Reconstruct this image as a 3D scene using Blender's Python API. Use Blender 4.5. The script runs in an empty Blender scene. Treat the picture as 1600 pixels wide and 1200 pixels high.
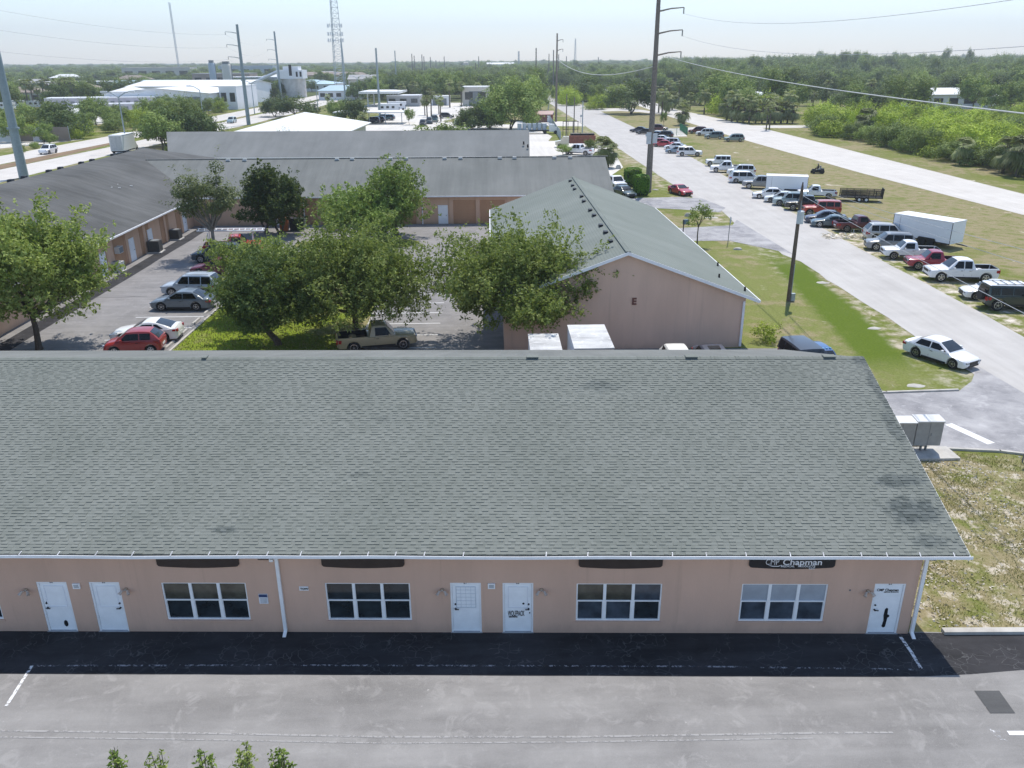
import bpy, math, random
import numpy as np
from mathutils import Vector, Matrix
R = math.radians
random.seed(7); rng = np.random.default_rng(7)
SC = bpy.context.scene
COL = SC.collection

# ------------------------------------------------------------------ camera, sky, sun, exposure
H = 18.0; FPX = 1275.0
PITCH = math.atan(506/FPX); YAW = R(1.45); ROLL = R(0.35)
cp_, sp_ = math.cos(PITCH), math.sin(PITCH)
FW = Vector((math.sin(YAW)*cp_, math.cos(YAW)*cp_, -sp_))
_r0 = Vector((math.cos(YAW), -math.sin(YAW), 0)); _u0 = _r0.cross(FW)
RT = _r0*math.cos(ROLL) - _u0*math.sin(ROLL)
UP = _u0*math.cos(ROLL) + _r0*math.sin(ROLL)
cam = bpy.data.objects.new('camera', bpy.data.cameras.new('camera'))
COL.objects.link(cam)
cam.matrix_world = Matrix(((RT.x, UP.x, -FW.x, 0), (RT.y, UP.y, -FW.y, 0), (RT.z, UP.z, -FW.z, H), (0, 0, 0, 1)))
cam.data.sensor_width = 36; cam.data.lens = FPX/1600*36
cam.data.clip_start = 0.5; cam.data.clip_end = 40000
SC.camera = cam
SUN_EL, SUN_AZ = R(64.5), R(21)            # azimuth from +Y towards +X
w = bpy.data.worlds.new('World'); SC.world = w; w.use_nodes = True
nt = w.node_tree; bg = nt.nodes['Background']
sky = nt.nodes.new('ShaderNodeTexSky'); sky.sky_type = 'NISHITA'; sky.sun_disc = False
sky.sun_elevation = SUN_EL; sky.sun_rotation = SUN_AZ; sky.air_density = 1.15; sky.dust_density = 0.25; sky.ozone_density = 1.6
_tc = nt.nodes.new('ShaderNodeTexCoord'); _sp = nt.nodes.new('ShaderNodeSeparateXYZ'); nt.links.new(_tc.outputs['Generated'], _sp.inputs[0])
_mr = nt.nodes.new('ShaderNodeMapRange'); nt.links.new(_sp.outputs[2], _mr.inputs[0]); _mr.inputs[1].default_value = 0.0; _mr.inputs[2].default_value = 0.45
_mc = nt.nodes.new('ShaderNodeMix'); _mc.data_type = 'RGBA'; nt.links.new(_mr.outputs[0], _mc.inputs[0]); _mc.inputs[6].default_value = (.79, .85, 1.06, 1); _mc.inputs[7].default_value = (1, 1, 1, 1)
_mm = nt.nodes.new('ShaderNodeMix'); _mm.data_type = 'RGBA'; _mm.blend_type = 'MULTIPLY'; _mm.inputs[0].default_value = 1.0; nt.links.new(sky.outputs[0], _mm.inputs[6]); nt.links.new(_mc.outputs[2], _mm.inputs[7])
nt.links.new(_mm.outputs[2], bg.inputs[0]); bg.inputs[1].default_value = 0.15
sl = bpy.data.lights.new('sun', 'SUN'); sl.energy = 3.8; sl.angle = R(0.53); sl.color = (1.0, 0.945, 0.86)
so = bpy.data.objects.new('sun', sl); COL.objects.link(so)
sv = Vector((math.sin(SUN_AZ)*math.cos(SUN_EL), math.cos(SUN_AZ)*math.cos(SUN_EL), math.sin(SUN_EL)))
so.rotation_euler = (-sv).to_track_quat('-Z', 'Y').to_euler(); so.location = (60, 120, 160)
SC.view_settings.view_transform = 'Standard'; SC.view_settings.look = 'None'
SC.view_settings.exposure = 0.36; SC.view_settings.gamma = 1.0; SC.view_settings.use_curve_mapping = False

def at(px, py, z=0.0):
    """ground position of something measured in the survey photo"""
    d = FW + RT*((px-800)/FPX) + UP*((600-py)/FPX); t = (z-H)/d.z
    return Vector((d.x*t, d.y*t, z))
def ray(px, py): return FW + RT*((px-800)/FPX) + UP*((600-py)/FPX)

# ------------------------------------------------------------------ node helpers
class NT:
    def __init__(s, name):
        s.m = bpy.data.materials.new(name); s.m.use_nodes = True; s.t = s.m.node_tree
        s.b = s.t.nodes['Principled BSDF']; s.o = s.t.nodes['Material Output']
    def n(s, k, **kw):
        x = s.t.nodes.new(k)
        for a, b in kw.items(): setattr(x, a, b)
        return x
    def put(s, sock, v):
        if isinstance(v, bpy.types.NodeSocket): s.t.links.new(v, sock)
        elif isinstance(v, (tuple, list)) and len(v) == 3 and sock.type == 'RGBA': sock.default_value = (*v, 1)
        else: sock.default_value = v
    def pos(s): return s.n('ShaderNodeNewGeometry').outputs['Position']
    def obj(s): return s.n('ShaderNodeTexCoord').outputs['Object']
    def mp(s, v, scale=(1, 1, 1), rot=(0, 0, 0), loc=(0, 0, 0)):
        x = s.n('ShaderNodeMapping'); s.put(x.inputs[0], v); x.inputs[3].default_value = scale; x.inputs[2].default_value = rot; x.inputs[1].default_value = loc
        return x.outputs[0]
    def noise(s, v, scale, detail=4, rough=.6, dist=0):
        x = s.n('ShaderNodeTexNoise'); s.put(x.inputs['Vector'], v); x.inputs['Scale'].default_value = scale
        x.inputs['Detail'].default_value = detail; x.inputs['Roughness'].default_value = rough; x.inputs['Distortion'].default_value = dist
        return x.outputs[0]
    def voro(s, v, scale, feat='F1'):
        x = s.n('ShaderNodeTexVoronoi', feature=feat); s.put(x.inputs['Vector'], v); x.inputs['Scale'].default_value = scale
        return x.outputs['Distance']
    def ramp(s, f, st, interp='LINEAR'):
        x = s.n('ShaderNodeValToRGB'); s.put(x.inputs[0], f); r = x.color_ramp; r.interpolation = interp
        while len(r.elements) < len(st): r.elements.new(.5)
        for e, (p, c) in zip(r.elements, st):
            e.position = p; e.color = (*c, 1) if isinstance(c, (tuple, list)) else (c, c, c, 1)
        return x.outputs[0]
    def mix(s, f, a, b, mode='MIX'):
        x = s.n('ShaderNodeMix', data_type='RGBA', blend_type=mode); s.put(x.inputs[0], f); s.put(x.inputs[6], a); s.put(x.inputs[7], b)
        return x.outputs[2]
    def math(s, op, a, b=0.0, c=None):
        x = s.n('ShaderNodeMath', operation=op); s.put(x.inputs[0], a); s.put(x.inputs[1], b)
        if c is not None: s.put(x.inputs[2], c)
        return x.outputs[0]
    def sep(s, v):
        x = s.n('ShaderNodeSeparateXYZ'); s.put(x.inputs[0], v); return x.outputs
    def smooth(s, v, a, b):
        x = s.n('ShaderNodeMapRange', interpolation_type='SMOOTHSTEP'); s.put(x.inputs[0], v); x.inputs[1].default_value = a; x.inputs[2].default_value = b
        return x.outputs[0]
    def bump(s, h, d=.02, k=1.0):
        x = s.n('ShaderNodeBump'); s.put(x.inputs['Height'], h); x.inputs['Distance'].default_value = d; x.inputs['Strength'].default_value = k
        s.t.links.new(x.outputs[0], s.b.inputs['Normal'])
    def fin(s, col, rough=.8, spec=.3):
        s.put(s.b.inputs['Base Color'], col); s.put(s.b.inputs['Roughness'], rough); s.b.inputs['Specular IOR Level'].default_value = spec
        return s.m
MC = {}
def plain(name, col, rough=.6, metal=0, spec=.4, var=.12, scale=3.0, coat=0):
    """painted / moulded surface with slight uneven colour"""
    if name in MC: return MC[name]
    n = NT(name); f = n.noise(n.obj(), scale, 5)
    k = n.ramp(f, [(.3, tuple(c*(1-var) for c in col)), (.7, tuple(min(1, c*(1+var)) for c in col))])
    n.fin(k, rough, spec); n.b.inputs['Metallic'].default_value = metal
    if coat: n.b.inputs['Coat Weight'].default_value = coat; n.b.inputs['Coat Roughness'].default_value = .08
    MC[name] = n.m; return n.m
def paint(name, col, metal=.0):
    return plain('paint_'+name, col, .35, metal, .5, .04, 1.5, .6)

# ------------------------------------------------------------------ mesh helpers
class MB:
    def __init__(s): s.v = []; s.f = []; s.mi = []
    def add(s, vs, fs, mi=0):
        o = len(s.v); s.v += [tuple(p) for p in vs]; s.f += [tuple(i+o for i in f) for f in fs]; s.mi += [mi]*len(fs); return s
    def box(s, c, d, rz=0, mi=0, taper=1.0):
        x, y, z = d[0]/2, d[1]/2, d[2]/2; cr, sr = math.cos(rz), math.sin(rz); vs = []
        for k in (-1, 1):
            t = taper if k > 0 else 1
            for a, b in ((-1, -1), (1, -1), (1, 1), (-1, 1)):
                vs.append((c[0]+a*x*t*cr-b*y*t*sr, c[1]+a*x*t*sr+b*y*t*cr, c[2]+k*z))
        return s.add(vs, [(3, 2, 1, 0), (4, 5, 6, 7), (0, 1, 5, 4), (1, 2, 6, 5), (2, 3, 7, 6), (3, 0, 4, 7)], mi)
    def b2(s, lo, hi, mi=0):
        return s.box([(a+b)/2 for a, b in zip(lo, hi)], [b-a for a, b in zip(lo, hi)], 0, mi)
    def prism(s, poly, z0, z1, mi=0):
        n = len(poly)
        return s.add([(p[0], p[1], z0) for p in poly]+[(p[0], p[1], z1) for p in poly],
                     [tuple(range(n-1, -1, -1)), tuple(range(n, 2*n))]+[(i, (i+1) % n, n+(i+1) % n, n+i) for i in range(n)], mi)
    def prism_y(s, poly, y0, y1, mi=0):      # polygon in XZ extruded along Y
        n = len(poly)
        return s.add([(p[0], y0, p[1]) for p in poly]+[(p[0], y1, p[1]) for p in poly],
                     [tuple(range(n)), tuple(range(2*n-1, n-1, -1))]+[((i+1) % n, i, n+i, n+(i+1) % n) for i in range(n)], mi)
    def tube(s, pts, r, n=8, cap=True, mi=0):
        pts = [Vector(p) for p in pts]; rs = r if isinstance(r, (list, tuple)) else [r]*len(pts); o = len(s.v); vs = []
        for i, p in enumerate(pts):
            d = (pts[min(i+1, len(pts)-1)]-pts[max(i-1, 0)]).normalized()
            a = d.cross(Vector((0, 0, 1)) if abs(d.z) < .95 else Vector((1, 0, 0))).normalized(); b = d.cross(a)
            for k in range(n):
                t = 2*math.pi*k/n; vs.append(p+(a*math.cos(t)+b*math.sin(t))*rs[i])
        fs = [(i*n+k, i*n+(k+1) % n, (i+1)*n+(k+1) % n, (i+1)*n+k) for i in range(len(pts)-1) for k in range(n)]
        if cap: fs += [tuple(range(n-1, -1, -1)), tuple(range((len(pts)-1)*n, len(pts)*n))]
        return s.add(vs, fs, mi)
    def loft(s, rings, close=False, cap=True, mi=0):
        n = len(rings[0]); vs = [p for r in rings for p in r]; fs = []
        m = n if close else n-1
        for i in range(len(rings)-1):
            for k in range(m): fs.append((i*n+k, i*n+(k+1) % n, (i+1)*n+(k+1) % n, (i+1)*n+k))
        if cap: fs += [tuple(range(n-1, -1, -1)), tuple(range((len(rings)-1)*n, len(rings)*n))]
        return s.add(vs, fs, mi)
    def mesh(s, name, mats, smooth=None):
        me = bpy.data.meshes.new(name); me.from_pydata(s.v, [], s.f)
        for m in (mats if isinstance(mats, (list, tuple)) else [mats]): me.materials.append(m)
        if any(s.mi): me.polygons.foreach_set('material_index', s.mi)
        if smooth:
            me.polygons.foreach_set('use_smooth', [True]*len(s.f)); me.set_sharp_from_angle(angle=R(smooth))
        me.update(); return me
    def build(s, name, mats, parent=None, smooth=None):
        return link(name, s.mesh(name, mats, smooth), parent)
def link(name, me, parent=None):
    o = bpy.data.objects.new(name, me); COL.objects.link(o)
    if parent is not None: o.parent = parent
    return o
def tag(o, label=None, cat=None, group=None, kind=None):
    for k, v in (('label', label), ('category', cat), ('group', group), ('kind', kind)):
        if v: o[k] = v
    return o
def empty(name, loc=(0, 0, 0), rz=0, label=None, cat=None, group=None):
    o = bpy.data.objects.new(name, None); COL.objects.link(o); o.location = loc; o.rotation_euler = (0, 0, rz); o.empty_display_size = .3
    return tag(o, label, cat, group)
def copy_tree(o, parent=None):
    c = o.copy(); COL.objects.link(c); c.parent = parent
    for ch in [x for x in KIDS.get(o.name, o.children)]: copy_tree(ch, c)
    return c
KIDS = {}
def quads_mesh(name, V, mat):
    """V: (n,4,3) array of separate quads"""
    n = V.shape[0]; me = bpy.data.meshes.new(name)
    me.vertices.add(n*4); me.vertices.foreach_set('co', V.reshape(-1).astype(np.float32))
    me.loops.add(n*4); me.loops.foreach_set('vertex_index', np.arange(n*4, dtype=np.int32))
    me.polygons.add(n); me.polygons.foreach_set('loop_start', np.arange(0, n*4, 4, dtype=np.int32))
    me.materials.append(mat); me.update(calc_edges=True); return me
def leaf_quads(P, size, asp=.45, droop=0.0, flat=.5, g=rng, N=None):
    """one rhombic leaf card per point of P, randomly turned"""
    n = len(P); a = g.normal(size=(n, 3)); a[:, 2] = a[:, 2]*flat-droop; a /= np.linalg.norm(a, axis=1)[:, None]+1e-9
    b = g.normal(size=(n, 3)); b -= (b*a).sum(1)[:, None]*a; b /= np.linalg.norm(b, axis=1)[:, None]+1e-9
    if N is not None:
        nn = N*1.0+np.array([0, 0, .55])+g.normal(size=(n, 3))*.42; nn /= np.linalg.norm(nn, axis=1)[:, None]; a = g.normal(size=(n, 3)); a -= (a*nn).sum(1)[:, None]*nn; a /= np.linalg.norm(a, axis=1)[:, None]; b = np.cross(nn, a)
    L = (size*g.uniform(.6, 1.4, n))[:, None]; a = a*L*.5; b = b*L*asp*.5
    return np.stack([P-a, P+b-a*.1, P+a, P-b-a*.1], 1)

# ------------------------------------------------------------------ materials
def m_leaf(name, c0, c1, c2, trans=.25):
    n = NT(name); g = n.n('ShaderNodeNewGeometry'); oi = n.n('ShaderNodeObjectInfo')
    base = n.ramp(g.outputs['Random Per Island'], [(0, c0), (.55, c1), (1, c2)])
    k = n.noise(n.pos(), .5, 2)
    base = n.mix(n.smooth(k, .35, .7), base, n.mix(.55, base, c2), 'MIX')
    v = n.math('MULTIPLY_ADD', oi.outputs['Random'], .7, .68)
    hs = n.n('ShaderNodeHueSaturation'); n.put(hs.inputs['Value'], v); n.put(hs.inputs['Color'], base)
    n.fin(hs.outputs[0], .6, .15)
    tr = n.n('ShaderNodeBsdfTranslucent'); n.put(tr.inputs[0], n.mix(.5, hs.outputs[0], (.25, .32, .03)))
    ms = n.n('ShaderNodeMixShader'); ms.inputs[0].default_value = trans
    n.t.links.new(n.b.outputs[0], ms.inputs[1]); n.t.links.new(tr.outputs[0], ms.inputs[2]); n.t.links.new(ms.outputs[0], n.o.inputs[0])
    return n.m
LEAF_OAK = m_leaf('oak_leaves', (.065, .105, .016), (.19, .25, .052), (.39, .45, .15), .38)
LEAF_BRIGHT = m_leaf('bright_leaves', (.075, .13, .02), (.145, .215, .04), (.26, .33, .09))
LEAF_DARK = m_leaf('dark_leaves', (.03, .06, .018), (.065, .11, .03), (.13, .18, .055))
LEAF_VINE = m_leaf('vine_leaves', (.15, .22, .018), (.28, .38, .03), (.44, .53, .06))
LEAF_WOOD = m_leaf('woodland_leaves', (.075, .125, .03), (.155, .22, .052), (.27, .34, .09))
LEAF_PALM = m_leaf('palm_fronds', (.10, .14, .04), (.19, .23, .08), (.34, .35, .18))
LEAF_PINE = m_leaf('pine_needles', (.06, .09, .035), (.12, .15, .06), (.2, .22, .1))
HEDGE = m_leaf('hedge_leaves', (.05, .13, .01), (.10, .24, .012), (.18, .34, .03))
DRYLEAF = m_leaf('dry_scraps', (.35, .30, .22), (.55, .48, .38), (.75, .70, .62), .1)
BLADE = m_leaf('grass_blades', (.12, .14, .03), (.2, .21, .06), (.36, .32, .14), .2)
def m_bark(name='bark', c=(.13, .11, .09)):
    n = NT(name); p = n.mp(n.obj(), (6, 6, 1.2)); f = n.noise(p, 3, 6, .7)
    n.bump(f, .05); return n.fin(n.ramp(f, [(.3, tuple(x*.45 for x in c)), (.7, tuple(x*1.5 for x in c))]), .95, .1)
BARK = m_bark(); BARK_PALE = m_bark('pale_bark', (.26, .23, .19)); POLEWOOD = m_bark('pole_wood', (.23, .20, .175)); POLE_DK = m_bark('dark_pole_wood', (.16, .125, .10))
def m_ground():
    n = NT('grass_ground'); p = n.pos(); x, y, z = n.sep(p)
    a = n.noise(p, .09, 5, .62, .6); b = n.noise(p, .75, 6, .68); c = n.noise(p, 7.0, 4, .7); fine = n.noise(p, 24, 3, .7)
    green = n.ramp(c, [(.3, (.095, .12, .02)), (.7, (.19, .215, .05))])
    dry = n.ramp(c, [(.3, (.205, .17, .085)), (.7, (.335, .285, .175))])
    sand = n.ramp(b, [(.3, (.42, .36, .27)), (.7, (.66, .60, .52))])
    f = n.math('MULTIPLY_ADD', b, .6, n.math('MULTIPLY', a, .7))
    # lush watered swale beside the road
    sw = n.math('ABSOLUTE', n.math('SUBTRACT', x, n.math('MULTIPLY_ADD', y, .11, 19.85)))
    lawn = n.math('MULTIPLY', n.math('MULTIPLY', n.smooth(x, 15, 18), n.smooth(x, 29, 25)), n.math('MULTIPLY', n.smooth(y, 42, 46), n.smooth(y, 92, 80)))
    swm = n.math('MULTIPLY', n.smooth(n.math('ADD', sw, n.math('ADD', n.math('MULTIPLY', a, 1.4), n.math('MULTIPLY', b, 1.2))), 3.5, 2.4), n.math('MULTIPLY', n.smooth(y, 45, 50), n.smooth(y, 82, 72)))
    # dry open field right of the parked row
    fld = n.math('MULTIPLY', n.smooth(x, 36, 42), n.smooth(x, 84, 66))
    fld = n.math('MULTIPLY', fld, n.smooth(n.math('ADD', n.noise(p, .075, 4), n.math('MULTIPLY', n.smooth(x, 45, 54), .16)), .38, .56))
    near = n.math('MULTIPLY', n.smooth(x, 14, 16), n.smooth(y, 36, 33)); fldn = n.math('MULTIPLY', near, .95)
    dryf = n.math('MAXIMUM', n.smooth(f, .60, .76), n.math('MULTIPLY', n.math('MAXIMUM', fld, fldn), n.smooth(b, .30, .58)))
    col = n.mix(dryf, green, dry)
    # worn sandy ground where cars park and along the verges
    park = n.math('MULTIPLY', n.math('MULTIPLY', n.smooth(x, 36, 37.5), n.smooth(x, 42.5, 39)), n.math('MULTIPLY', n.smooth(y, 40, 50), n.smooth(y, 185, 165)))
    verge = n.math('MULTIPLY', n.math('MULTIPLY', n.smooth(x, 24.5, 27), n.smooth(x, 31, 29)), .5)
    far = n.smooth(y, 150, 320)
    sp = n.math('MAXIMUM', n.math('MULTIPLY', n.smooth(b, .42, .66), n.math('MAXIMUM', park, verge)), n.math('MULTIPLY', n.smooth(n.noise(p, .22, 5, .7, .8), .64, .70), n.math('SUBTRACT', 1, far)))
    sp = n.math('MAXIMUM', sp, n.math('MULTIPLY', n.math('MULTIPLY', near, n.smooth(n.noise(p, 1.3, 6, .78), .51, .60)), .8))
    col = n.mix(sp, col, sand)
    col = n.mix(n.math('MULTIPLY', lawn, n.smooth(n.math('ADD', a, n.math('MULTIPLY', b, .5)), .95, .60)), col, n.ramp(c, [(.3, (.135, .155, .04)), (.7, (.235, .25, .085))]))
    col = n.mix(n.math('MULTIPLY', swm, n.smooth(b, .05, .48)), col, n.ramp(c, [(.3, (.072, .112, .010)), (.7, (.118, .165, .018))]))
    isl = n.math('MULTIPLY', n.math('MULTIPLY', n.smooth(x, -22.5, -21.5), n.smooth(x, -8, -9)), n.math('MULTIPLY', n.smooth(y, 42, 43), n.smooth(y, 70, 69)))
    col = n.mix(n.math('MULTIPLY', isl, n.smooth(a, .62, .45)), col, n.ramp(c, [(.3, (.12, .18, .012)), (.7, (.24, .30, .03))]))
    col = n.mix(n.math('MULTIPLY', n.smooth(y, 330, 420), .75), col, (.06, .085, .03))
    n.bump(n.math('ADD', c, n.math('MULTIPLY', fine, .5)), .06, .7)
    return n.fin(col, .95, .1)
def m_asphalt(name, lo, hi, blot=(.0, .0), cracks=.0, streak=None):
    n = NT(name); p = n.pos(); f = n.noise(p, .35, 6, .65, .4); g = n.noise(p, 60, 3, .8); st = n.noise(n.mp(p, streak or (.25, 1.6, 1)), 1.0, 5, .65)
    k = n.math('ADD', n.math('MULTIPLY', f, .5), n.math('MULTIPLY', st, .5))
    col = n.ramp(k, [(.36, lo), (.62, hi)])
    col = n.mix(n.math('MULTIPLY', n.smooth(n.noise(p, 1.1, 5, .7, 1.2), .52, .68), .5), col, tuple(min(1, c*1.22) for c in hi))
    col = n.mix(n.math('MULTIPLY', n.smooth(g, .35, .75), .35), col, tuple(min(1, c*1.55) for c in hi))
    col = n.mix(n.smooth(n.noise(p, 5, 4, .7), .68, .74), col, tuple(min(1, c*1.5) for c in hi))
    if cracks:
        w_ = n.n('ShaderNodeVectorMath', operation='ADD'); n.put(w_.inputs[0], p)
        nc = n.n('ShaderNodeTexNoise'); n.put(nc.inputs['Vector'], p); nc.inputs['Scale'].default_value = 1.5
        sc = n.n('ShaderNodeVectorMath', operation='SCALE'); n.put(sc.inputs[0], nc.outputs['Color']); sc.inputs['Scale'].default_value = .8
        n.put(w_.inputs[1], sc.outputs[0])
        v = n.voro(w_.outputs[0], 2.4, 'DISTANCE_TO_EDGE')
        m = n.math('MULTIPLY', n.smooth(v, .03, .004), n.smooth(n.noise(p, .8, 3), .46, .56))
        col = n.mix(n.math('MULTIPLY', m, cracks), col, (.5, .5, .5))
    n.bump(g, .006, .5)
    return n.fin(col, .9, .2)
ASPH_LOT = m_asphalt('worn_asphalt', (.152, .146, .140), (.270, .260, .249), streak=(.13, .9, 1))
ASPH_SEAL = m_asphalt('shade_dark_sealcoat', (.014, .014, .0145), (.044, .043, .047), cracks=.11)  # dark sealcoat, with the depth of the eave shadow put into its colour
ASPH_IN = m_asphalt('courtyard_asphalt', (.15, .145, .142), (.245, .235, .23))
ASPH_DRV = m_asphalt('driveway_asphalt', (.15, .148, .158), (.38, .37, .37), streak=(.5, .5, 1))
ASPH_PATCH = m_asphalt('dark_patch', (.06, .06, .06), (.10, .10, .10))
def m_conc(name, lo, hi, sc=.25):
    n = NT(name); p = n.pos(); f = n.noise(p, sc, 7, .62, .3); g = n.noise(p, 30, 3, .8); s2 = n.noise(n.mp(p, (1.2, .05, 1)), 1.0, 4, .6)
    col = n.ramp(n.math('ADD', n.math('MULTIPLY', f, .6), n.math('MULTIPLY', s2, .4)), [(.35, lo), (.65, hi)])
    col = n.mix(n.math('MULTIPLY', n.smooth(g, .4, .8), .25), col, tuple(c*.7 for c in lo))
    return n.fin(col, .92, .15)
ROAD = m_conc('pale_road', (.40, .38, .36), (.51, .49, .465))
ROAD2 = m_conc('pale_road_far', (.50, .47, .435), (.60, .57, .53))
SANDLOT = m_conc('sand_lot', (.52, .49, .45), (.68, .65, .60), .06)
KERB = m_conc('kerb_concrete', (.36, .34, .31), (.55, .53, .49), 1.5)
MARK = None
def m_mark(name, wear=.5, c=(.72, .72, .72)):
    n = NT(name); p = n.pos(); f = n.noise(p, 9, 5, .75); f2 = n.noise(p, 1.3, 3)
    n.fin(c, .85, .2); m = n.smooth(n.math('ADD', n.math('MULTIPLY', f, .65), n.math('MULTIPLY', f2, .35)), wear-.06, wear+.04)
    n.put(n.b.inputs['Alpha'], m); return n.m
LINE = m_mark('worn_line_paint', .50); LINE_FAINT = m_mark('faint_line_paint', .56, (.6, .6, .6)); LINE_OK = m_mark('line_paint', .36)
TYREMARK = m_mark('pale_scrape', .47, (.33, .32, .31)); LINE_GREY = m_mark('grey_line_paint', .54, (.30, .30, .32))
def m_stucco(name, c, sc=14):
    n = NT(name); p = n.pos(); f = n.noise(p, sc, 5, .75); g = n.noise(n.mp(p, (1, 1, .25)), .7, 5, .6)
    col = n.ramp(g, [(.3, tuple(x*.92 for x in c)), (.7, tuple(x*1.07 for x in c))])
    z_ = n.sep(p)[2]; dirt = n.math('MULTIPLY', n.smooth(n.math('ADD', z_, n.math('MULTIPLY', n.noise(n.mp(p, (1.5, 1.5, .6)), 1.0, 5, .7), .9)), .95, .38), .55)
    col = n.mix(dirt, col, tuple(x*k for x, k in zip(c, (.62, .64, .66))))
    drip = n.math('MULTIPLY', n.smooth(n.noise(n.mp(p, (3.2, 3.2, .12)), 1.0, 4, .65), .56, .72), .30); col = n.mix(drip, col, tuple(x*.72 for x in c))
    col = n.mix(n.math('MULTIPLY', f, .22), col, tuple(x*.72 for x in c)); n.bump(f, .012, .6)
    return n.fin(col, .92, .15)
STUC = m_stucco('pink_stucco', (.64, .43, .325)); STUC_TAN = m_stucco('tan_stucco', (.68, .45, .31)); STUC_E = m_stucco('rose_stucco', (.69, .485, .37))
TAN_DOOR = m_stucco('tan_door_paint', (.50, .29, .17), 3)
def m_roof(name, lo, hi, streak=(2.2, .12, .12), rows=True, stain=.5, yscale=1.0):
    """weathered shingle field for the more distant roofs (object space, x across the slope run)"""
    n = NT(name); p = n.obj(); f = n.noise(n.mp(p, streak), 1.0, 6, .65); g = n.noise(p, .16, 4, .6); h = n.noise(n.mp(p, (5, 30, 30)), 1.0, 2, .8)
    k = n.math('ADD', n.math('MULTIPLY', f, .4), n.math('ADD', n.math('MULTIPLY', g, .45), n.math('MULTIPLY', h, .15)))
    col = n.ramp(k, [(.36, lo), (.62, hi)])
    if rows:
        w_ = n.n('ShaderNodeTexWave', wave_type='BANDS', bands_direction='Y' if yscale > 0 else 'X'); n.put(w_.inputs[0], p); w_.inputs['Scale'].default_value = 1.65
        w_.inputs['Distortion'].default_value = 1.2
        col = n.mix(n.math('MULTIPLY', n.smooth(w_.outputs['Fac'], .7, 1.0), .22), col, tuple(x*.45 for x in lo))
    return n.fin(col, .93, .12)
ROOF_D = m_roof('grey_shingles', (.142, .149, .142), (.208, .214, .204), streak=(1.5, .1, .1))
ROOF_WING = m_roof('dark_shingles', (.070, .071, .069), (.142, .143, .140), streak=(.1, 1.3, .1), yscale=-1)
ROOF_E = m_roof('green_grey_shingles', (.165, .186, .168), (.215, .236, .216), streak=(.15, .5, .15), yscale=-1)
ROOF_F = m_roof('pale_grey_shingles', (.165, .172, .170), (.225, .232, .228), streak=(.6, .1, .1))
def m_shingle():
    n = NT('laminated_shingles'); g = n.n('ShaderNodeNewGeometry'); p = g.outputs['Position']; o = n.obj()
    base = n.ramp(g.outputs['Random Per Island'], [(0, (.186, .197, .176)), (.5, (.202, .213, .191)), (1, (.216, .227, .205))])
    c = n.noise(p, .35, 5, .6); base = n.mix(n.smooth(c, .35, .72), base, n.mix(1.0, base, (.88, .89, .88), 'MULTIPLY'))
    gr = n.noise(p, 90, 2, .8); base = n.mix(n.math('MULTIPLY', gr, .25), base, (.12, .14, .135))
    st = None; wob = n.math('MULTIPLY', n.math('SUBTRACT', n.noise(p, 1.7, 4, .7), .5), 1.9)
    ox, oy, oz = n.sep(p)
    for (cx, cy, rx, ry, k) in STAINS:
        d = n.math('SQRT', n.math('ADD', n.math('POWER', n.math('DIVIDE', n.math('SUBTRACT', ox, cx), rx), 2), n.math('POWER', n.math('DIVIDE', n.math('SUBTRACT', oy, cy), ry), 2)))
        m = n.math('MULTIPLY', n.smooth(n.math('ADD', d, wob), 1.15, .6), k)
        st = m if st is None else n.math('MAXIMUM', st, m)
    base = n.mix(st, base, n.mix(g.outputs['Random Per Island'], (.06, .072, .07), (.12, .135, .13)))
    n.bump(gr, .003, .4)
    return n.fin(base, .92, .15)
WHITE = plain('white_trim', (.84, .84, .84), .45, var=.06); WHITE_D = plain('white_door', (.88, .90, .92), .4, var=.05)
FRAME_W = plain('window_frame', (.86, .87, .88), .4, var=.05)
BLACK = plain('black_paint', (.012, .012, .014), .5); RUBBER = plain('rubber', (.018, .018, .019), .8); DARK = plain('dark_void', (.008, .008, .009), .9)
STEEL = plain('galvanised_steel', (.36, .41, .44), .55, .3); STEEL_D = plain('dull_steel', (.20, .215, .225), .6, .2); CHROME = plain('rim_metal', (.55, .56, .58), .3, .8)
CONC = plain('concrete', (.52, .50, .47), .9, var=.2, scale=.5); METAL_W = plain('white_metal_siding', (.74, .75, .77), .5, var=.05, scale=.2)
SIGN_BR = plain('brown_sign_board', (.040, .026, .021), .6); SIGN_BK = plain('black_sign_board', (.010, .011, .014), .4); LETTER = plain('white_lettering', (.82, .82, .84), .5)
def glass(name, col=(.012, .016, .02), rough=.06, var=.4):
    n = NT(name); f = n.noise(n.obj(), 1.7, 3); n.fin(n.ramp(f, [(.35, tuple(c*(1-var) for c in col)), (.7, tuple(c*(1+var) for c in col))]), rough, .7); return n.m
GLASS = glass('car_glass', (.018, .022, .026), .12); GLASS_S = glass('side_glass', (.006, .007, .008), .15); GLASS_S.node_tree.nodes['Principled BSDF'].inputs['Specular IOR Level'].default_value = .28; PANE = glass('window_glass', (.022, .03, .036), .08); PANE_TAN = glass('window_shade_tan', (.075, .072, .055), .12)
PANE_BLIND = glass('window_blind', (.34, .38, .43), .25, .1); PANE_MID = glass('window_blind_low', (.055, .07, .09), .12)
LAMP_R = plain('tail_lamp', (.35, .02, .02), .25); LAMP_W = plain('head_lamp', (.30, .32, .34), .12)

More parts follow.
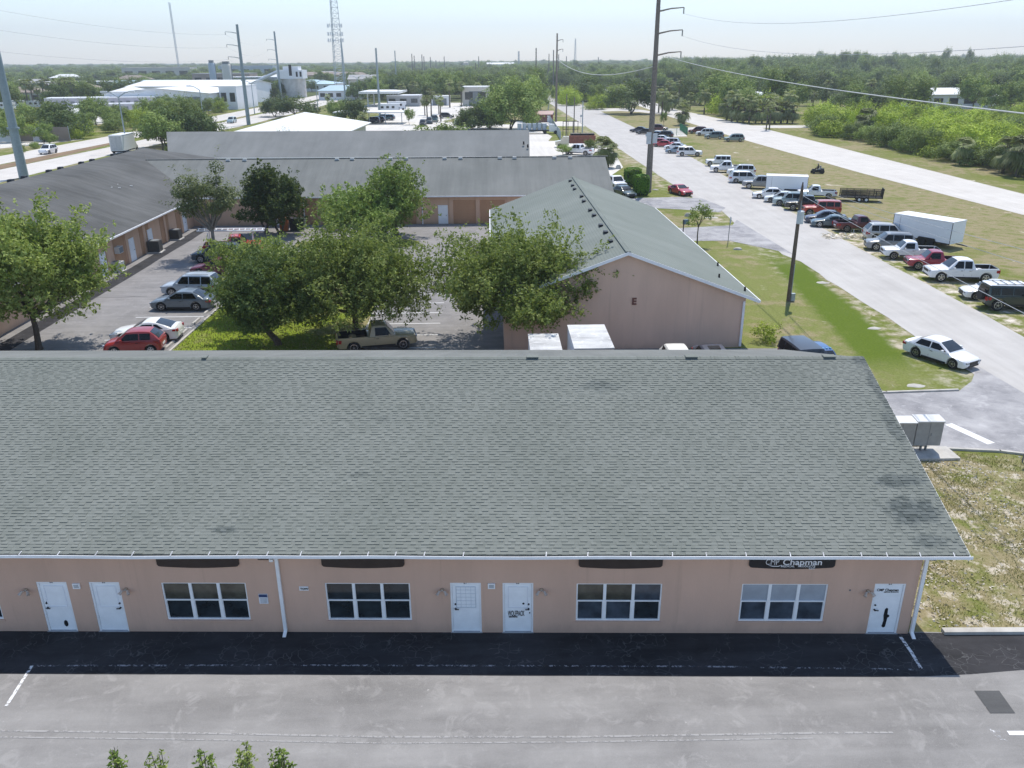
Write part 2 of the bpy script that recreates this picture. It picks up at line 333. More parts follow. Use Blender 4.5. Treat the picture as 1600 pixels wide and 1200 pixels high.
# ------------------------------------------------------------------ setting: ground and paved sheets
def sheet(name, pts, z, mat, kind='structure'):
    pts = [(p[0], p[1]) for p in pts]
    a = sum(pts[i][0]*pts[(i+1) % len(pts)][1]-pts[(i+1) % len(pts)][0]*pts[i][1] for i in range(len(pts)))
    if a < 0: pts = pts[::-1]
    m = MB(); m.add([(x, y, z) for x, y in pts], [tuple(range(len(pts)))])
    return tag(m.build(name, mat), kind=kind)
def A(*l): return [at(x, y) for x, y in l]
def wob(a, b, n, s):
    """edge from a to b that wanders a little, as broken verge edges do"""
    out = []
    for i in range(n):
        t = i/n; k = 0 if i == 0 else random.uniform(-s, s); out.append((a[0]+(b[0]-a[0])*t+k, a[1]+(b[1]-a[1])*t+k*.3))
    return out
g = MB(); xs = [-10000, -3000, -900, -300, -100, 100, 300, 900, 3000, 10000]; ys = [-200, 0, 100, 300, 900, 3000, 12000]
g.add([(x, y, 0) for y in ys for x in xs], [(j*10+i, j*10+i+1, (j+1)*10+i+1, (j+1)*10+i) for j in range(6) for i in range(9)])
tag(g.build('ground', m_ground()), kind='structure')
FO = Vector((-1.05, 22.60, 0)); FA = R(-2.24); FD = Vector((math.cos(FA), math.sin(FA), 0)); FN = Vector((-FD.y, FD.x, 0))   # facade line
def fp(u, v=0, z=0): p = FO+FD*u+FN*v; return Vector((p.x, p.y, z))
# front lot, sealcoat strip widened and darkened to fill in the eave shadow
sheet('front_lot', [fp(-40, .1), fp(15.6, .1), (20, 21.75), (60, 20.9), (60, -10), (-60, -10), (-60, 23.5)], .010, ASPH_LOT)
sheet('sealcoat_shade_strip', [fp(-40, .05), fp(15.5, .05), (20, 21.70)]+wob((20, 20.4), (14.2, 20.0), 8, .06)+[(13.4, 19.99)]+wob(fp(13, -2.08), fp(-40, -2.08), 40, .025), .014, ASPH_SEAL)
def strip(name, pts, wd, mat, z=.018):
    pts = [Vector((p[0], p[1], 0)) for p in pts]; m = MB(); L = []; Q = []
    for i, p in enumerate(pts):
        d = (pts[min(i+1, len(pts)-1)]-pts[max(0, i-1)]).normalized(); nn = Vector((-d.y, d.x, 0))*wd/2
        L.append(p+nn); Q.append(p-nn)
    k = len(pts); m.add([(a.x, a.y, z) for a in L+Q], [(k+i, k+i+1, i+1, i) for i in range(k-1)])
    return tag(m.build(name, mat), kind='structure')
strip('parking_line', A((50, 1041), (420, 1040), (800, 1041), (1100, 1042), (1440, 1047)), .07, LINE_GREY, .0205)
strip('parking_line', A((1407, 996), (1424, 1020), (1440, 1047)), .11, LINE, .0215)
strip('parking_line', A((50, 1041), (10, 1104)), .10, LINE, .0215)
strip('tyre_track', A((-20, 1142), (300, 1146), (600, 1152), (900, 1152), (1270, 1146), (1395, 1145)), .07, TYREMARK)
strip('tyre_track', A((-20, 1152), (300, 1156), (600, 1162), (900, 1160), (1270, 1154)), .05, TYREMARK)
strip('parking_line', A((1575, 1146), (1700, 1146)), .16, LINE_OK)
strip('parking_line', A((1548, 1136), (1572, 1160)), .32, LINE_FAINT)
sheet('asphalt_patch', A((1522, 1080), (1561, 1080), (1586, 1115), (1547, 1115)), .022, ASPH_PATCH)
m = MB(); m.b2((0, -.12, 0), (45, .12, .13)); o = m.build('kerb', KERB); o.location = (15.0, 22.03, 0); o.rotation_euler.z = R(-1.6); tag(o, kind='structure')
# courtyard between the buildings
sheet('courtyard_lot', [(-36, 44), (20, 42), (20, 51), (0.8, 51.8), (0.8, 88), (20.5, 89), (20.5, 96.8), (-36, 97.5)], .008, ASPH_IN)
isl = [(-21.6, 43), (-21.4, 62), (-20.6, 68), (-18, 70), (-12, 69.5), (-9.3, 66), (-9.0, 58), (-9.4, 43)]
sheet('planting_island', isl, .05, bpy.data.materials['grass_ground'])
m = MB()
for i in range(len(isl)-1):
    a, b = Vector((*isl[i], 0)), Vector((*isl[i+1], 0)); d = b-a; m.box(((a+b)/2+Vector((0, 0, .06)))[:], (d.length+.1, .16, .15), math.atan2(d.y, d.x))
tag(m.build('island_kerb', KERB), kind='structure')
def blob(c, rx, ry, n=18, k=.08): return [(c[0]+rx*math.cos(t*2*math.pi/n)*random.uniform(1-k, 1+k), c[1]+ry*math.sin(t*2*math.pi/n)*random.uniform(1-k, 1+k)) for t in range(n)]
sheet('planting_island', blob((-14, 86), 6.5, 3.2), .05, bpy.data.materials['grass_ground'])
sheet('sealcoat_shade_strip', [(-33.95, 46), (-32.5, 46)]+wob((-32.5, 48), (-32.6, 97), 20, .05)+[(-33.95, 97)], .0125, ASPH_SEAL)
for k in range(8): strip('stall_line', [(-27.0, 46.6+2.72*k), (-21.9, 46.6+2.72*k)], .11, LINE_OK)
for k, (yy, lab) in enumerate(((47.9, 'hidden most'), (50.7, 'nearest the red hatchback'), (53.4, 'just beyond the white coupe'), (56.1, 'third along the grass edge'), (58.8, 'below the slate grey saloon'), (61.5, 'in front of the slate grey saloon'))):
    m = MB(); m.box((-22.0, yy, .08), (.18, 1.7, .13), taper=.85); tag(m.build('wheel_stop', KERB), 'pale concrete wheel stop at the grass edge, %s' % lab, 'wheel stop', 'wheel stops along the courtyard grass')
for k in range(9): strip('stall_line', [(-8.9, 46.8+2.72*k), (-3.8, 46.8+2.72*k)], .11, LINE_OK)
strip('pavement_crack', [(-34.5, 66.2), (-31, 66.0), (-28.5, 66.3)], .06, ASPH_PATCH)
# roads
def line_xy(*q): return [(x, y) for x, y in q]
L_ = wob((28.0, 26), (29.3, 44), 6, .12)+wob((29.4, 46), (29.4, 78), 14, .14)+[(28.8, 79), (29.3, 84), (28.3, 92), (29.0, 98), (29.5, 104), (28.7, 112)]+wob((28.3, 114), (28.2, 270), 24, .15)+[(27, 420), (24, 640)]
R_ = [(31.5, 640), (37, 420), (42, 338)]+wob((41.5, 260), (39.6, 148), 12, .2)+wob((38.6, 130), (36.9, 54), 16, .12)+wob((36.7, 52), (36.0, 5), 8, .1)
sheet('road', [(28.0, 5)]+L_+R_, .016, ROAD)
sheet('second_road', wob((66, 60), (66, 99), 4, .1)+wob((62.5, 140), (60.2, 230), 5, .15)+[(61, 300), (66, 470), (70, 640), (78, 640), (76, 470), (72.5, 325)]+wob((76.3, 243), (75.2, 114), 7, .15)+[(75, 60)], .014, ROAD2)
sheet('side_street', [(42, 224.5), (61, 226), (61, 243), (52, 237), (42, 238)], .013, ROAD2)
sheet('side_street', A((1150, 203), (1165, 196), (1200, 196), (1300, 196), (1400, 196), (1400, 199.5), (1180, 200)), .012, ROAD2)
sheet('side_street', [(-36, 262), (-36, 276), (28, 268), (28, 247)], .011, SANDLOT)
sheet('side_street', A((900, 172), (985, 170), (985, 173), (905, 175)), .010, ROAD2)
sheet('side_street', A((905, 170), (985, 169), (1045, 178), (1045, 181), (1000, 175)), .009, ROAD2)
sheet('apron', [(15.5, 43.6), (22.7, 42.9), (27.0, 43.1), (28.6, 44.6), (30.4, 47.2), (30.8, 36), (28.5, 30), (27.0, 34.6), (24.8, 35.4), (22.1, 35.8), (20.4, 36.5), (15.5, 37.2)], .019, ASPH_DRV)
strip('stop_line', [(24.0, 38.6), (24.9, 36.2)], .5, LINE_OK, .026)
sheet('apron', [(14, 114.9), (20.0, 114.9), (26.4, 115.4), (29.4, 114.0), (30.6, 106.2), (29.0, 103), (24.6, 105.3), (18, 107.6), (14, 107.6)], .020, ASPH_DRV)
sheet('apron', [(17, 92.2), (22.0, 93.0), (28.1, 94.2), (29.6, 97.6), (29.9, 79), (25.4, 85.6), (20.9, 85.8), (17, 85.5)], .021, ASPH_DRV)
m = MB()
for pl in ([(15.5, 43.7), (22.7, 43.0), (27.0, 43.2)], [(20.4, 36.4), (22.1, 35.7), (24.8, 35.3), (27, 34.5)]):
    for a, b in zip(pl, pl[1:]):
        a, b = Vector((*a, 0)), Vector((*b, 0)); d = b-a; m.box(((a+b)/2+Vector((0, 0, .05)))[:], (d.length+.05, .16, .12), math.atan2(d.y, d.x))
tag(m.build('driveway_kerb', KERB), kind='structure')
# highway, left
sheet('highway', wob((-79.4, 90), (-79.4, 190), 8, .1)+[(-76.5, 235), (-73.5, 270), (-72, 363), (-74, 530), (-78, 900), (-86, 900), (-84, 530), (-83, 363), (-85.5, 270), (-87, 196), (-89, 155), (-89, 90)], .014, ROAD2)
sheet('highway', [(-93.5, 90), (-93.6, 164), (-91.5, 207), (-88, 271), (-86.5, 363), (-87.5, 530), (-89.5, 900), (-99, 900), (-98, 530), (-97.6, 388), (-98, 300), (-100, 226), (-102, 178), (-103, 90)], .013, ROAD2)
sheet('median', blob((-91.0, 175), 2.0, 46, 30, .1), .012, plain('dirt_median', (.20, .135, .075), .95, var=.35, scale=.4))
# pale lots in the middle distance
sheet('far_lot', [(-37, 232), (-36, 300), (-55, 372), (-50, 400), (-8, 395), (4, 380), (6, 300), (8, 262), (14, 235), (16, 215), (8, 160), (8, 232)], .009, SANDLOT)
sheet('far_lot', [(7.4, 140), (8, 200), (26.5, 206), (27, 196), (25.5, 168), (24, 150), (20, 138)], .0095, SANDLOT)
sheet('far_lot', A((0, 232), (0, 214), (70, 211), (130, 218), (60, 226)), .009, SANDLOT)
sheet('far_lot', A((20, 185), (60, 178), (150, 172), (260, 168), (260, 178), (150, 195), (60, 195)), .009, SANDLOT)
sheet('grass_plot', A((740, 178), (820, 180), (800, 195), (690, 190)), .0115, bpy.data.materials['grass_ground'])

# ------------------------------------------------------------------ front building
def wall_uv(px, py, v=0.0):
    d = ray(px, py); o = FO+FN*v-Vector((0, 0, H)); t = o.dot(FN)/d.dot(FN); p = Vector((0, 0, H))+d*t
    return ((p-FO).dot(FD), p.z)
EV, EZ, RV, RZ = -.45, 3.40, 9.40, 6.50
UL, UR = -40.0, 16.05
sl_len = math.hypot(RV-EV, RZ-EZ); S = (RV-EV)/sl_len; Cz = (RZ-EZ)/sl_len
def roof_xy(px, py):
    """point on the front roof slope seen at that pixel, as world x, y"""
    nrm = (FN*(-(RZ-EZ))+Vector((0, 0, RV-EV))).normalized(); d = ray(px, py); p0 = fp(0, RV, RZ)-Vector((0, 0, H))
    p = Vector((0, 0, H))+d*(p0.dot(nrm)/d.dot(nrm)); return p.x, p.y
STAINS = []
for px, py, rx, ry, k in ((1405, 752, .95, .35, .75), (1425, 800, 1.1, .6, .85), (1455, 845, .7, .3, .6), (935, 604, .75, .38, .55), (348, 828, .55, .14, .7), (560, 742, .4, .15, .4),
                          (1372, 610, .22, 1.6, .65), (1398, 670, .3, 1.2, .6), (1350, 565, .5, .5, .7), (600, 655, .3, .2, .3)):
    STAINS.append((*roof_xy(px, py), rx, ry, k))
SHING = m_shingle()
fb = empty('commercial_building', FO, FA, 'long pink stucco building in the foreground with grey shingle roof, white doors and windows', 'building')
# walls with real openings: list of (u0, z0, u1, z1)
doors_px = [((57, 912), (76, 990)), ((139, 912), (156, 990)), ((703, 911), (706, 990)), ((785, 911), (786, 990)), ((1367, 912), (1353, 993))]
DOORS = []
for (a, b) in doors_px:
    u = (wall_uv(*a)[0]+wall_uv(*b)[0])/2; DOORS.append((u, 0.0, u+1.02, 2.01))
WINS = []
for a, b in (((251, 911), (389, 970)), ((507, 911), (638, 969)), ((901, 911), (1029, 970)), ((1160, 912), (1289, 971)), ((-130, 911), (7, 970))):
    u0, z1 = wall_uv(*a); u1, z0 = wall_uv(*b); u1 = u0+2.82 if a[0] > -100 else u1; u0 = u1-2.82 if a[0] < -100 else u0
    WINS.append((u0, .50, u1, 1.99))
WU = 14.86; WT = 3.26
cuts = sorted(DOORS+WINS); wm = MB(); TH = .2
def wbox(u0, z0, u1, z1): wm.b2((u0, 0, z0), (u1, TH, z1))
cu = UL+1
for (u0, z0, u1, z1) in cuts:
    wbox(cu, 0, u0, WT); wbox(u0, z1, u1, WT)
    if z0 > 0: wbox(u0, 0, u1, z0)
    cu = u1
wbox(cu, 0, WU, WT)
# gable end wall (right), left end and back
gz = lambda v: min(EZ+(v-EV)*(RZ-EZ)/(RV-EV), EZ+(2*RV-EV-v)*(RZ-EZ)/(RV-EV))-.16
def gable(m, x0, x1, v0, v1, vr):
    poly = [(v0, 0), (v1, 0), (v1, gz(v1)), (vr, gz(vr)), (v0, gz(v0))]; n = 5
    m.add([(x0, a, b) for a, b in poly]+[(x1, a, b) for a, b in poly], [(4, 3, 2, 1, 0), (5, 6, 7, 8, 9)]+[(i, (i+1) % n, n+(i+1) % n, n+i) for i in range(n)])
gable(wm, WU-.2, WU-.002, .2, 2*RV-.2, RV); gable(wm, UL+1.2, UL+1.4, .2, 2*RV-.2, RV)
wm.b2((UL+1, 2*RV-.2, 0), (WU, 2*RV, WT))
wm.build('wall', STUC, fb)
# roof: real shingle courses with raised tabs on the slope we see
rm = MB(); exp = .1305; nr = int(sl_len/exp)+1; drop = .007
def rp(u, s, h): return (u, EV+S*s-Cz*h, EZ+Cz*s+S*h)
for r in range(nr):
    s0 = r*exp; s1 = min((r+1)*exp+.012, sl_len); u = UL+random.uniform(0, .25); k = random.random() < .5
    while u < UR:
        wdt = random.uniform(.12, .27) if k else random.uniform(.12, .26); ue = min(u+wdt, UR)
        h = (.020 if k else .006)+random.uniform(-.002, .004)
        jag = random.uniform(-.006, .006)
        a, b, c, d = rp(u, s0+jag, h), rp(ue, s0+jag, h), rp(ue, s1, .001), rp(u, s1, .001)
        e, f = rp(u, s0+jag, -.01), rp(ue, s0+jag, -.01)
        rm.add([a, b, c, d, e, f], [(0, 1, 2, 3), (4, 5, 1, 0), (4, 0, 3), (1, 5, 2)])
        u = ue; k = (not k) if random.random() < .9 else k
RL = rm.build('roof', SHING, fb)
bm_ = MB()     # deck, back slope, ridge caps
bm_.add([rp(UL, 0, -.03), rp(UR, 0, -.03), rp(UR, sl_len, -.03), rp(UL, sl_len, -.03), (UR, 2*RV-EV, EZ), (UL, 2*RV-EV, EZ),
         rp(UL, 0, -.14), rp(UR, 0, -.14), (UR, RV, RZ-.2), (UL, RV, RZ-.2), (UR, 2*RV-EV, EZ-.14), (UL, 2*RV-EV, EZ-.14)],
        [(0, 1, 2, 3), (3, 2, 4, 5), (7, 6, 9, 8), (8, 9, 11, 10), (0, 6, 7, 1), (5, 4, 10, 11), (1, 7, 8, 2), (2, 8, 10, 4), (3, 9, 6, 0), (5, 11, 9, 3)])
bm_.build('roof_deck', ROOF_D, fb)
cap = MB(); u = UL
while u < UR-.05:
    ue = min(u+.31, UR); t = .028+random.uniform(-.01, .012)
    cap.add([(u, RV-.15, RZ-.035+t*.4), (ue, RV-.15, RZ-.04), (u, RV, RZ+t), (ue, RV, RZ+.02), (u, RV+.15, RZ-.01+t*.4), (ue, RV+.15, RZ-.015), (u, RV-.15, RZ-.05), (u, RV+.15, RZ-.05)],
            [(0, 1, 3, 2), (2, 3, 5, 4), (6, 0, 2, 4, 7)]); u += .145
cap.build('ridge_cap', SHING, fb)
for px in (320, 832, 1080, 1295): vt = MB(); vt.box((wall_uv(px, 558, RV)[0], RV+.02, RZ+.05), (.5 if px != 320 else .2, .3, .04), 0); vt.build('ridge_vent', SHING, fb)
# rake board, soffit, gutter with straps
t = MB(); t.b2((UR-.03, EV, EZ-.2), (UR, EV+.02, EZ-.03))
rb = [(UR-.03, EV-.01, EZ-.15), (UR+.012, EV-.01, EZ-.15), (UR+.012, RV, RZ-.16), (UR-.03, RV, RZ-.16), (UR-.03, EV-.01, EZ+.0), (UR+.012, EV-.01, EZ+.0), (UR+.012, RV, RZ-.01), (UR-.03, RV, RZ-.01)]
t.add(rb, [(3, 2, 1, 0), (4, 5, 6, 7), (0, 1, 5, 4), (1, 2, 6, 5), (2, 3, 7, 6), (3, 0, 4, 7)]); t.build('rake_board', WHITE, fb)
t = MB(); t.b2((UL, EV+.03, 3.262), (UR-.04, -.003, 3.28)); t.b2((WU+.003, .0, 3.0), (UR-.05, .6, 3.02)); t.build('soffit', plain('soffit', (.5, .47, .43), .7), fb)
gt = MB(); us = np.linspace(UL, UR+.06, 60)
sag = lambda u: -.035*math.exp(-((u-wall_uv(228, 870)[0])/1.1)**2)-.03*math.exp(-((u-wall_uv(780, 870)[0])/1.6)**2)+.006*math.sin(u*1.7)
prof = [(-.012, -.075), (-.012, .012), (-.03, .012), (-.036, -.09), (.06, -.09), (.06, -.075)]
gt.loft([[(u, EV-.06+a, EZ-.015+b+sag(u)) for a, b in prof] for u in us], close=True)
gu = gt.build('gutter', WHITE, fb)
for px in (-40, 32, 92, 151, 208, 268, 327, 371, 418, 470, 531, 575, 618, 663, 724, 853, 918, 985, 1050, 1103, 1165, 1234, 1286, 1345, 1385, 1437, 1490):
    u = wall_uv(px, 868, EV)[0]; ss = MB(); ss.add([(u-.016, EV-.098, EZ+.004), (u+.016, EV-.098, EZ+.004), (u+.034, EV+.08, EZ+.055), (u+.002, EV+.08, EZ+.055), (u-.016, EV-.098, EZ-.02), (u+.016, EV-.098, EZ-.02)], [(0, 1, 2, 3), (4, 5, 1, 0), (3, 2, 1, 0)]); ss.build('gutter_strap', LETTER, fb)
def downspout(px, py, bottom=(0, 0), side=0):
    u = wall_uv(px, py)[0]; m = MB()
    m.b2((u-.055, -.095, .12), (u+.055, -.01, 3.02)); 
    m.add([(u-.05, EV-.06, 3.24), (u+.05, EV-.06, 3.24), (u+.05, -.10, 3.0), (u-.05, -.10, 3.0), (u-.05, EV+.02, 3.26), (u+.05, EV+.02, 3.26), (u+.05, -.01, 3.06), (u-.05, -.01, 3.06)],
          [(0, 1, 2, 3), (7, 6, 5, 4), (0, 3, 7, 4), (1, 5, 6, 2)])
    m.add([(u-.055, -.095, .14), (u+.055, -.095, .14), (u+.055, -.30, .03), (u-.055, -.30, .03), (u-.055, -.01, .10), (u+.055, -.01, .10), (u+.055, -.28, .0), (u-.055, -.28, .0)],
          [(3, 2, 1, 0), (4, 5, 6, 7), (0, 4, 7, 3), (1, 2, 6, 5)])
    return m.build('downspout', WHITE, fb)
downspout(440, 930); downspout(1434, 935)
# doors
def text(name, s, size, mat, parent, loc, ext=.004, bold=0.0, sx=1.0):
    c = bpy.data.curves.new(name, 'FONT'); c.body = s; c.size = size; c.extrude = ext; c.offset = bold; c.align_x = 'LEFT'; c.resolution_u = 3
    o = bpy.data.objects.new(name, c); COL.objects.link(o); dg = bpy.context.evaluated_depsgraph_get()
    me = bpy.data.meshes.new_from_object(o.evaluated_get(dg)); bpy.data.objects.remove(o); me.materials.clear(); me.materials.append(mat)
    o = link(name, me, parent); o.location = loc; o.rotation_euler = (R(90), 0, 0); o.scale = (sx, 1, 1); return o
NUMS = ['B-6', 'B-5', 'B-7', 'B-8', 'B-9']
for i, (u0, z0, u1, z1) in enumerate(DOORS):
    m = MB(); m.b2((u0, .02, 0), (u0+.06, .13, z1)); m.b2((u1-.06, .02, 0), (u1, .13, z1)); m.b2((u0+.06, .02, z1-.06), (u1-.06, .13, z1)); fr = m.build('door_frame', FRAME_W, fb)
    m = MB(); a, b = u0+.065, u1-.065; y = .06
    m.b2((a, y, .035), (b, y+.045, z1-.065))
    if i == 4: m.b2((a+.04, y-.008, .14), (b-.04, y, .16))
    d = m.build('door', WHITE_D, fb)
    # glazed / boarded upper light with raised bead
    if i != 4:
        x0, x1, q0, q1 = a+.11, b-.11, .98, z1-.18; m = MB()
        for lo, hi in (((x0, q0), (x1, q0+.03)), ((x0, q1-.03), (x1, q1)), ((x0, q0+.03), (x0+.03, q1-.03)), ((x1-.03, q0+.03), (x1, q1-.03))): m.b2((lo[0], y-.014, lo[1]), (hi[0], y-.001, hi[1]))
        if i == 2:
            for k in range(1, 4): m.b2((x0+k*(x1-x0)/4-.006, y-.01, q0+.03), (x0+k*(x1-x0)/4+.006, y-.002, q1-.03))
            for k in range(1, 6): m.b2((x0+.03, y-.011, q0+k*(q1-q0)/6-.006), (x1-.03, y-.003, q0+k*(q1-q0)/6+.006))
        m.build('door_light', plain('door_light_%d' % i, (.80, .82, .86) if i != 2 else (.62, .66, .70), .35, var=.1, scale=1.2), d)
    hx = a+.09 if i in (0, 2, 4) else b-.09; s = 1 if i in (0, 2, 4) else -1
    m = MB(); m.tube([(hx, y, .95), (hx, y-.06, .95)], .03, 10); m.box((hx+s*.05, y-.07, .95), (.13, .02, .03)); m.build('handle', plain('dark_metal', (.06, .06, .07), .35, .6), d)
    m = MB(); m.tube([(hx, y, 1.13), (hx, y-.03, 1.13)], .032, 10); m.build('lock', plain('dark_metal', (.06, .06, .07), .35, .6), d)
    m = MB(); m.b2((u0-.02, -.03, .0), (u1+.02, .12, .03)); m.build('threshold', plain('threshold', (.35, .36, .38), .5), d)
    text('unit_number', NUMS[i], .075, plain('dark_ink', (.07, .07, .08), .6), d, ((u0+u1)/2-.06, .016, z1-.052), bold=.001)
def shape_on(door_i, pts, mat, name, y=.052):
    u0, z0, u1, z1 = DOORS[door_i]; m = MB(); m.prism_y([(u0+a, b) for a, b in pts], y, y+.006); return m.build(name, mat, fb)
ell = lambda cx, cz, rx, rz, n=16: [(cx+rx*math.cos(2*math.pi*k/n), cz+rz*math.sin(2*math.pi*k/n)) for k in range(n)]
shape_on(0, ell(.64, .30, .07, .13), DARK, 'scuff_mark'); shape_on(0, ell(.97, .3, .03, .09), DARK, 'scuff_mark')
shape_on(0, [(.13, 1.10), (.17, 1.12), (.20, 1.20), (.20, 1.34), (.17, 1.34), (.165, 1.2), (.12, 1.15)], DARK, 'scuff_mark')
shape_on(3, ell(.69, 1.15, .038, .035), DARK, 'scuff_mark'); shape_on(3, ell(.90, .78, .02, .03), DARK, 'scuff_mark')
shape_on(4, [(.50, .27), (.56, .22), (.62, .26), (.64, .62), (.69, .66), (.69, .72), (.62, .76), (.61, .98), (.56, 1.02), (.51, .96), (.50, .7), (.53, .5)], DARK, 'kick_scuff')
text('door_sign_text', 'WOLFPACK', .29, BLACK, fb, (DOORS[3][0]+.17, .054, .66), bold=.004, sx=.355)
text('door_sign_text', 'REMODELING', .085, BLACK, fb, (DOORS[3][0]+.2, .054, .59), bold=.003, sx=.55)
text('door_sign_text', 'CMP Chapman', .135, BLACK, fb, (DOORS[4][0]+.12, .054, 1.68), bold=.002, sx=.87)
text('door_sign_text', 'MEDICAL PRODUCTS', .05, BLACK, fb, (DOORS[4][0]+.36, .054, 1.625), bold=.001, sx=1.0)
# windows: three lights wide, single hung
for i, (u0, z0, u1, z1) in enumerate(WINS):
    wd = u1-u0; m = MB(); y0, y1 = .03, .11; fwd = .045
    for lo, hi in (((u0, z0), (u1, z0+fwd)), ((u0, z1-fwd), (u1, z1)), ((u0, z0+fwd), (u0+fwd, z1-fwd)), ((u1-fwd, z0+fwd), (u1, z1-fwd))): m.b2((lo[0], y0, lo[1]), (hi[0], y1, hi[1]))
    for k in (1, 2): x = u0+wd*k/3; m.b2((x-.05, y0+.003, z0+fwd), (x+.05, y1, z1-fwd))
    fr = m.build('window', FRAME_W, fb)
    for k in range(3):
        a = u0+wd*k/3+(.045 if k == 0 else .05); b = u0+wd*(k+1)/3-(.045 if k == 2 else .05); zm = (z0+z1)/2+.03
        m = MB(); m.b2((a, y0+.012, zm-.022), (b, y1, zm+.022)); m.b2((a, y0+.02, z0+fwd), (a+.02, y1-.01, zm-.022)); m.b2((b-.02, y0+.02, z0+fwd), (b, y1-.01, zm-.022)); m.build('sash', FRAME_W, fr)
        up, lo_ = {0: (PANE_TAN, PANE), 1: (PANE, PANE), 2: (PANE_TAN if k < 2 else PANE_MID, PANE_MID if k < 2 else PANE), 3: (PANE_BLIND, PANE_MID), 4: (PANE_TAN, PANE)}[i]
        m = MB(); m.b2((a, y0+.045, zm+.022), (b, y0+.055, z1-fwd)); m.build('pane', up, fr)
        m = MB(); m.b2((a+.02, y0+.052, z0+fwd), (b-.02, y0+.062, zm-.022)); m.build('pane', lo_, fr)
    m = MB(); m.b2((u0-.05, -.035, z0-.05), (u1+.05, .03, z0-.003)); m.build('sill', STUC, fr)
# hanging sign boards under the eave
def board(pa, pb, mat, words=False):
    (u0, z0), (u1, _) = wall_uv(*pa), wall_uv(*pb); zb = 2.615; zt = 3.22; n = 14
    pts = [(u0+.0, zt), (u0, zb+.12), (u0+.05, zb+.06)]+[(u0+.12+(u1-u0-.24)*k/n, zb+.045-.05*math.sin(math.pi*k/n)) for k in range(n+1)]+[(u1-.05, zb+.06), (u1, zb+.12), (u1, zt)]
    m = MB(); m.prism_y(pts, -.06, -.004); o = m.build('sign_board', mat, fb)
    if words:
        w_ = u1-u0
        text('lettering', 'Chapman', .31, LETTER, o, (u0+w_*.385, -.066, 2.775), bold=.004, sx=1.08)
        text('lettering', 'CMP', .30, LETTER, o, (u0+w_*.185, -.066, 2.78), bold=-.002, sx=.74)
        text('lettering', 'MEDICAL', .098, LETTER, o, (u0+w_*.37, -.066, 2.69), bold=.001, sx=1.1); text('lettering', 'PRODUCTS', .098, LETTER, o, (u0+w_*.57, -.066, 2.69), bold=.001, sx=1.1)
        text('lettering', 'LLC', .095, LETTER, o, (u0+w_*.70, -.066, 2.612), bold=.002, sx=1.25)
        m = MB(); m.prism_y([(u0+w_*.22, 2.77), (u0+w_*.27, 2.71), (u0+w_*.345, 2.71), (u0+w_*.385, 2.78), (u0+w_*.34, 2.735), (u0+w_*.275, 2.732)], -.07, -.061); m.build('logo_swoosh', LETTER, o)
board((246, 880), (374, 880), SIGN_BR); board((503, 880), (632, 880), SIGN_BR); board((904, 880), (1035, 880), SIGN_BR); board((1170, 880), (1304, 880), SIGN_BK, True)
# twin spot lamps, vents, notices
def spot(px, py):
    u, z = wall_uv(px, py); m = MB(); m.tube([(u, 0, z), (u, -.05, z)], .06, 12); b = m.build('wall_lamp', plain('lamp_metal', (.42, .33, .25), .5, .3), fb)
    for s in (-1, 1):
        m = MB(); m.tube([(u, -.05, z), (u+s*.07, -.10, z-.02), (u+s*.10, -.13, z-.03)], .014, 6); m.tube([(u+s*.085, -.09, z), (u+s*.16, -.2, z-.09)], [.035, .058], 12); m.build('lamp_head', plain('lamp_shade_metal', (.55, .48, .42), .4, .3), b)
for q in ((41, 921), (197, 920), (691, 921), (846, 921), (1356, 923)): spot(*q)
def plate(px, py, w_, h_, mat, name, y=-.03):
    u, z = wall_uv(px, py); m = MB(); m.b2((u-w_/2, y, z-h_/2), (u+w_/2, -.002, z+h_/2)); return m.build(name, mat, fb), u, z
for q in ((120, 915), (768, 915)):
    o, u, z = plate(*q, .24, .2, WHITE, 'vent_cover', -.05); m = MB()
    for k in range(3): m.b2((u-.08, -.056, z-.055+k*.045), (u+.08, -.0505, z-.035+k*.045))
    m.build('vent_slats', STEEL_D, o)
o, u, z = plate(412, 935, .3, .38, plain('notice_white', (.72, .74, .78), .5), 'notice')
m = MB(); m.b2((u-.14, -.035, z+.07), (u+.14, -.031, z+.18)); m.build('notice_header', plain('notice_blue', (.03, .06, .16), .5), o)
m = MB()
for k in range(5): m.b2((u-.11, -.034, z-.15+k*.04), (u+.11, -.0305, z-.14+k*.04))
m.build('notice_text', STEEL_D, o)
o, u, z = plate(475, 919, .3, .15, WHITE, 'notice'); text('notice_text', 'TOW', .11, BLACK, o, (u-.12, -.036, z-.04), bold=.003)
o, u, z = plate(412, 873, .38, .07, plain('brown_box', (.12, .08, .06), .6), 'cable_box'); o, u, z = plate(425, 872, .12, .12, WHITE, 'camera_housing', -.14)
o, u, z = plate(1328, 922, .05, .05, STEEL_D, 'screw_plate', -.02)

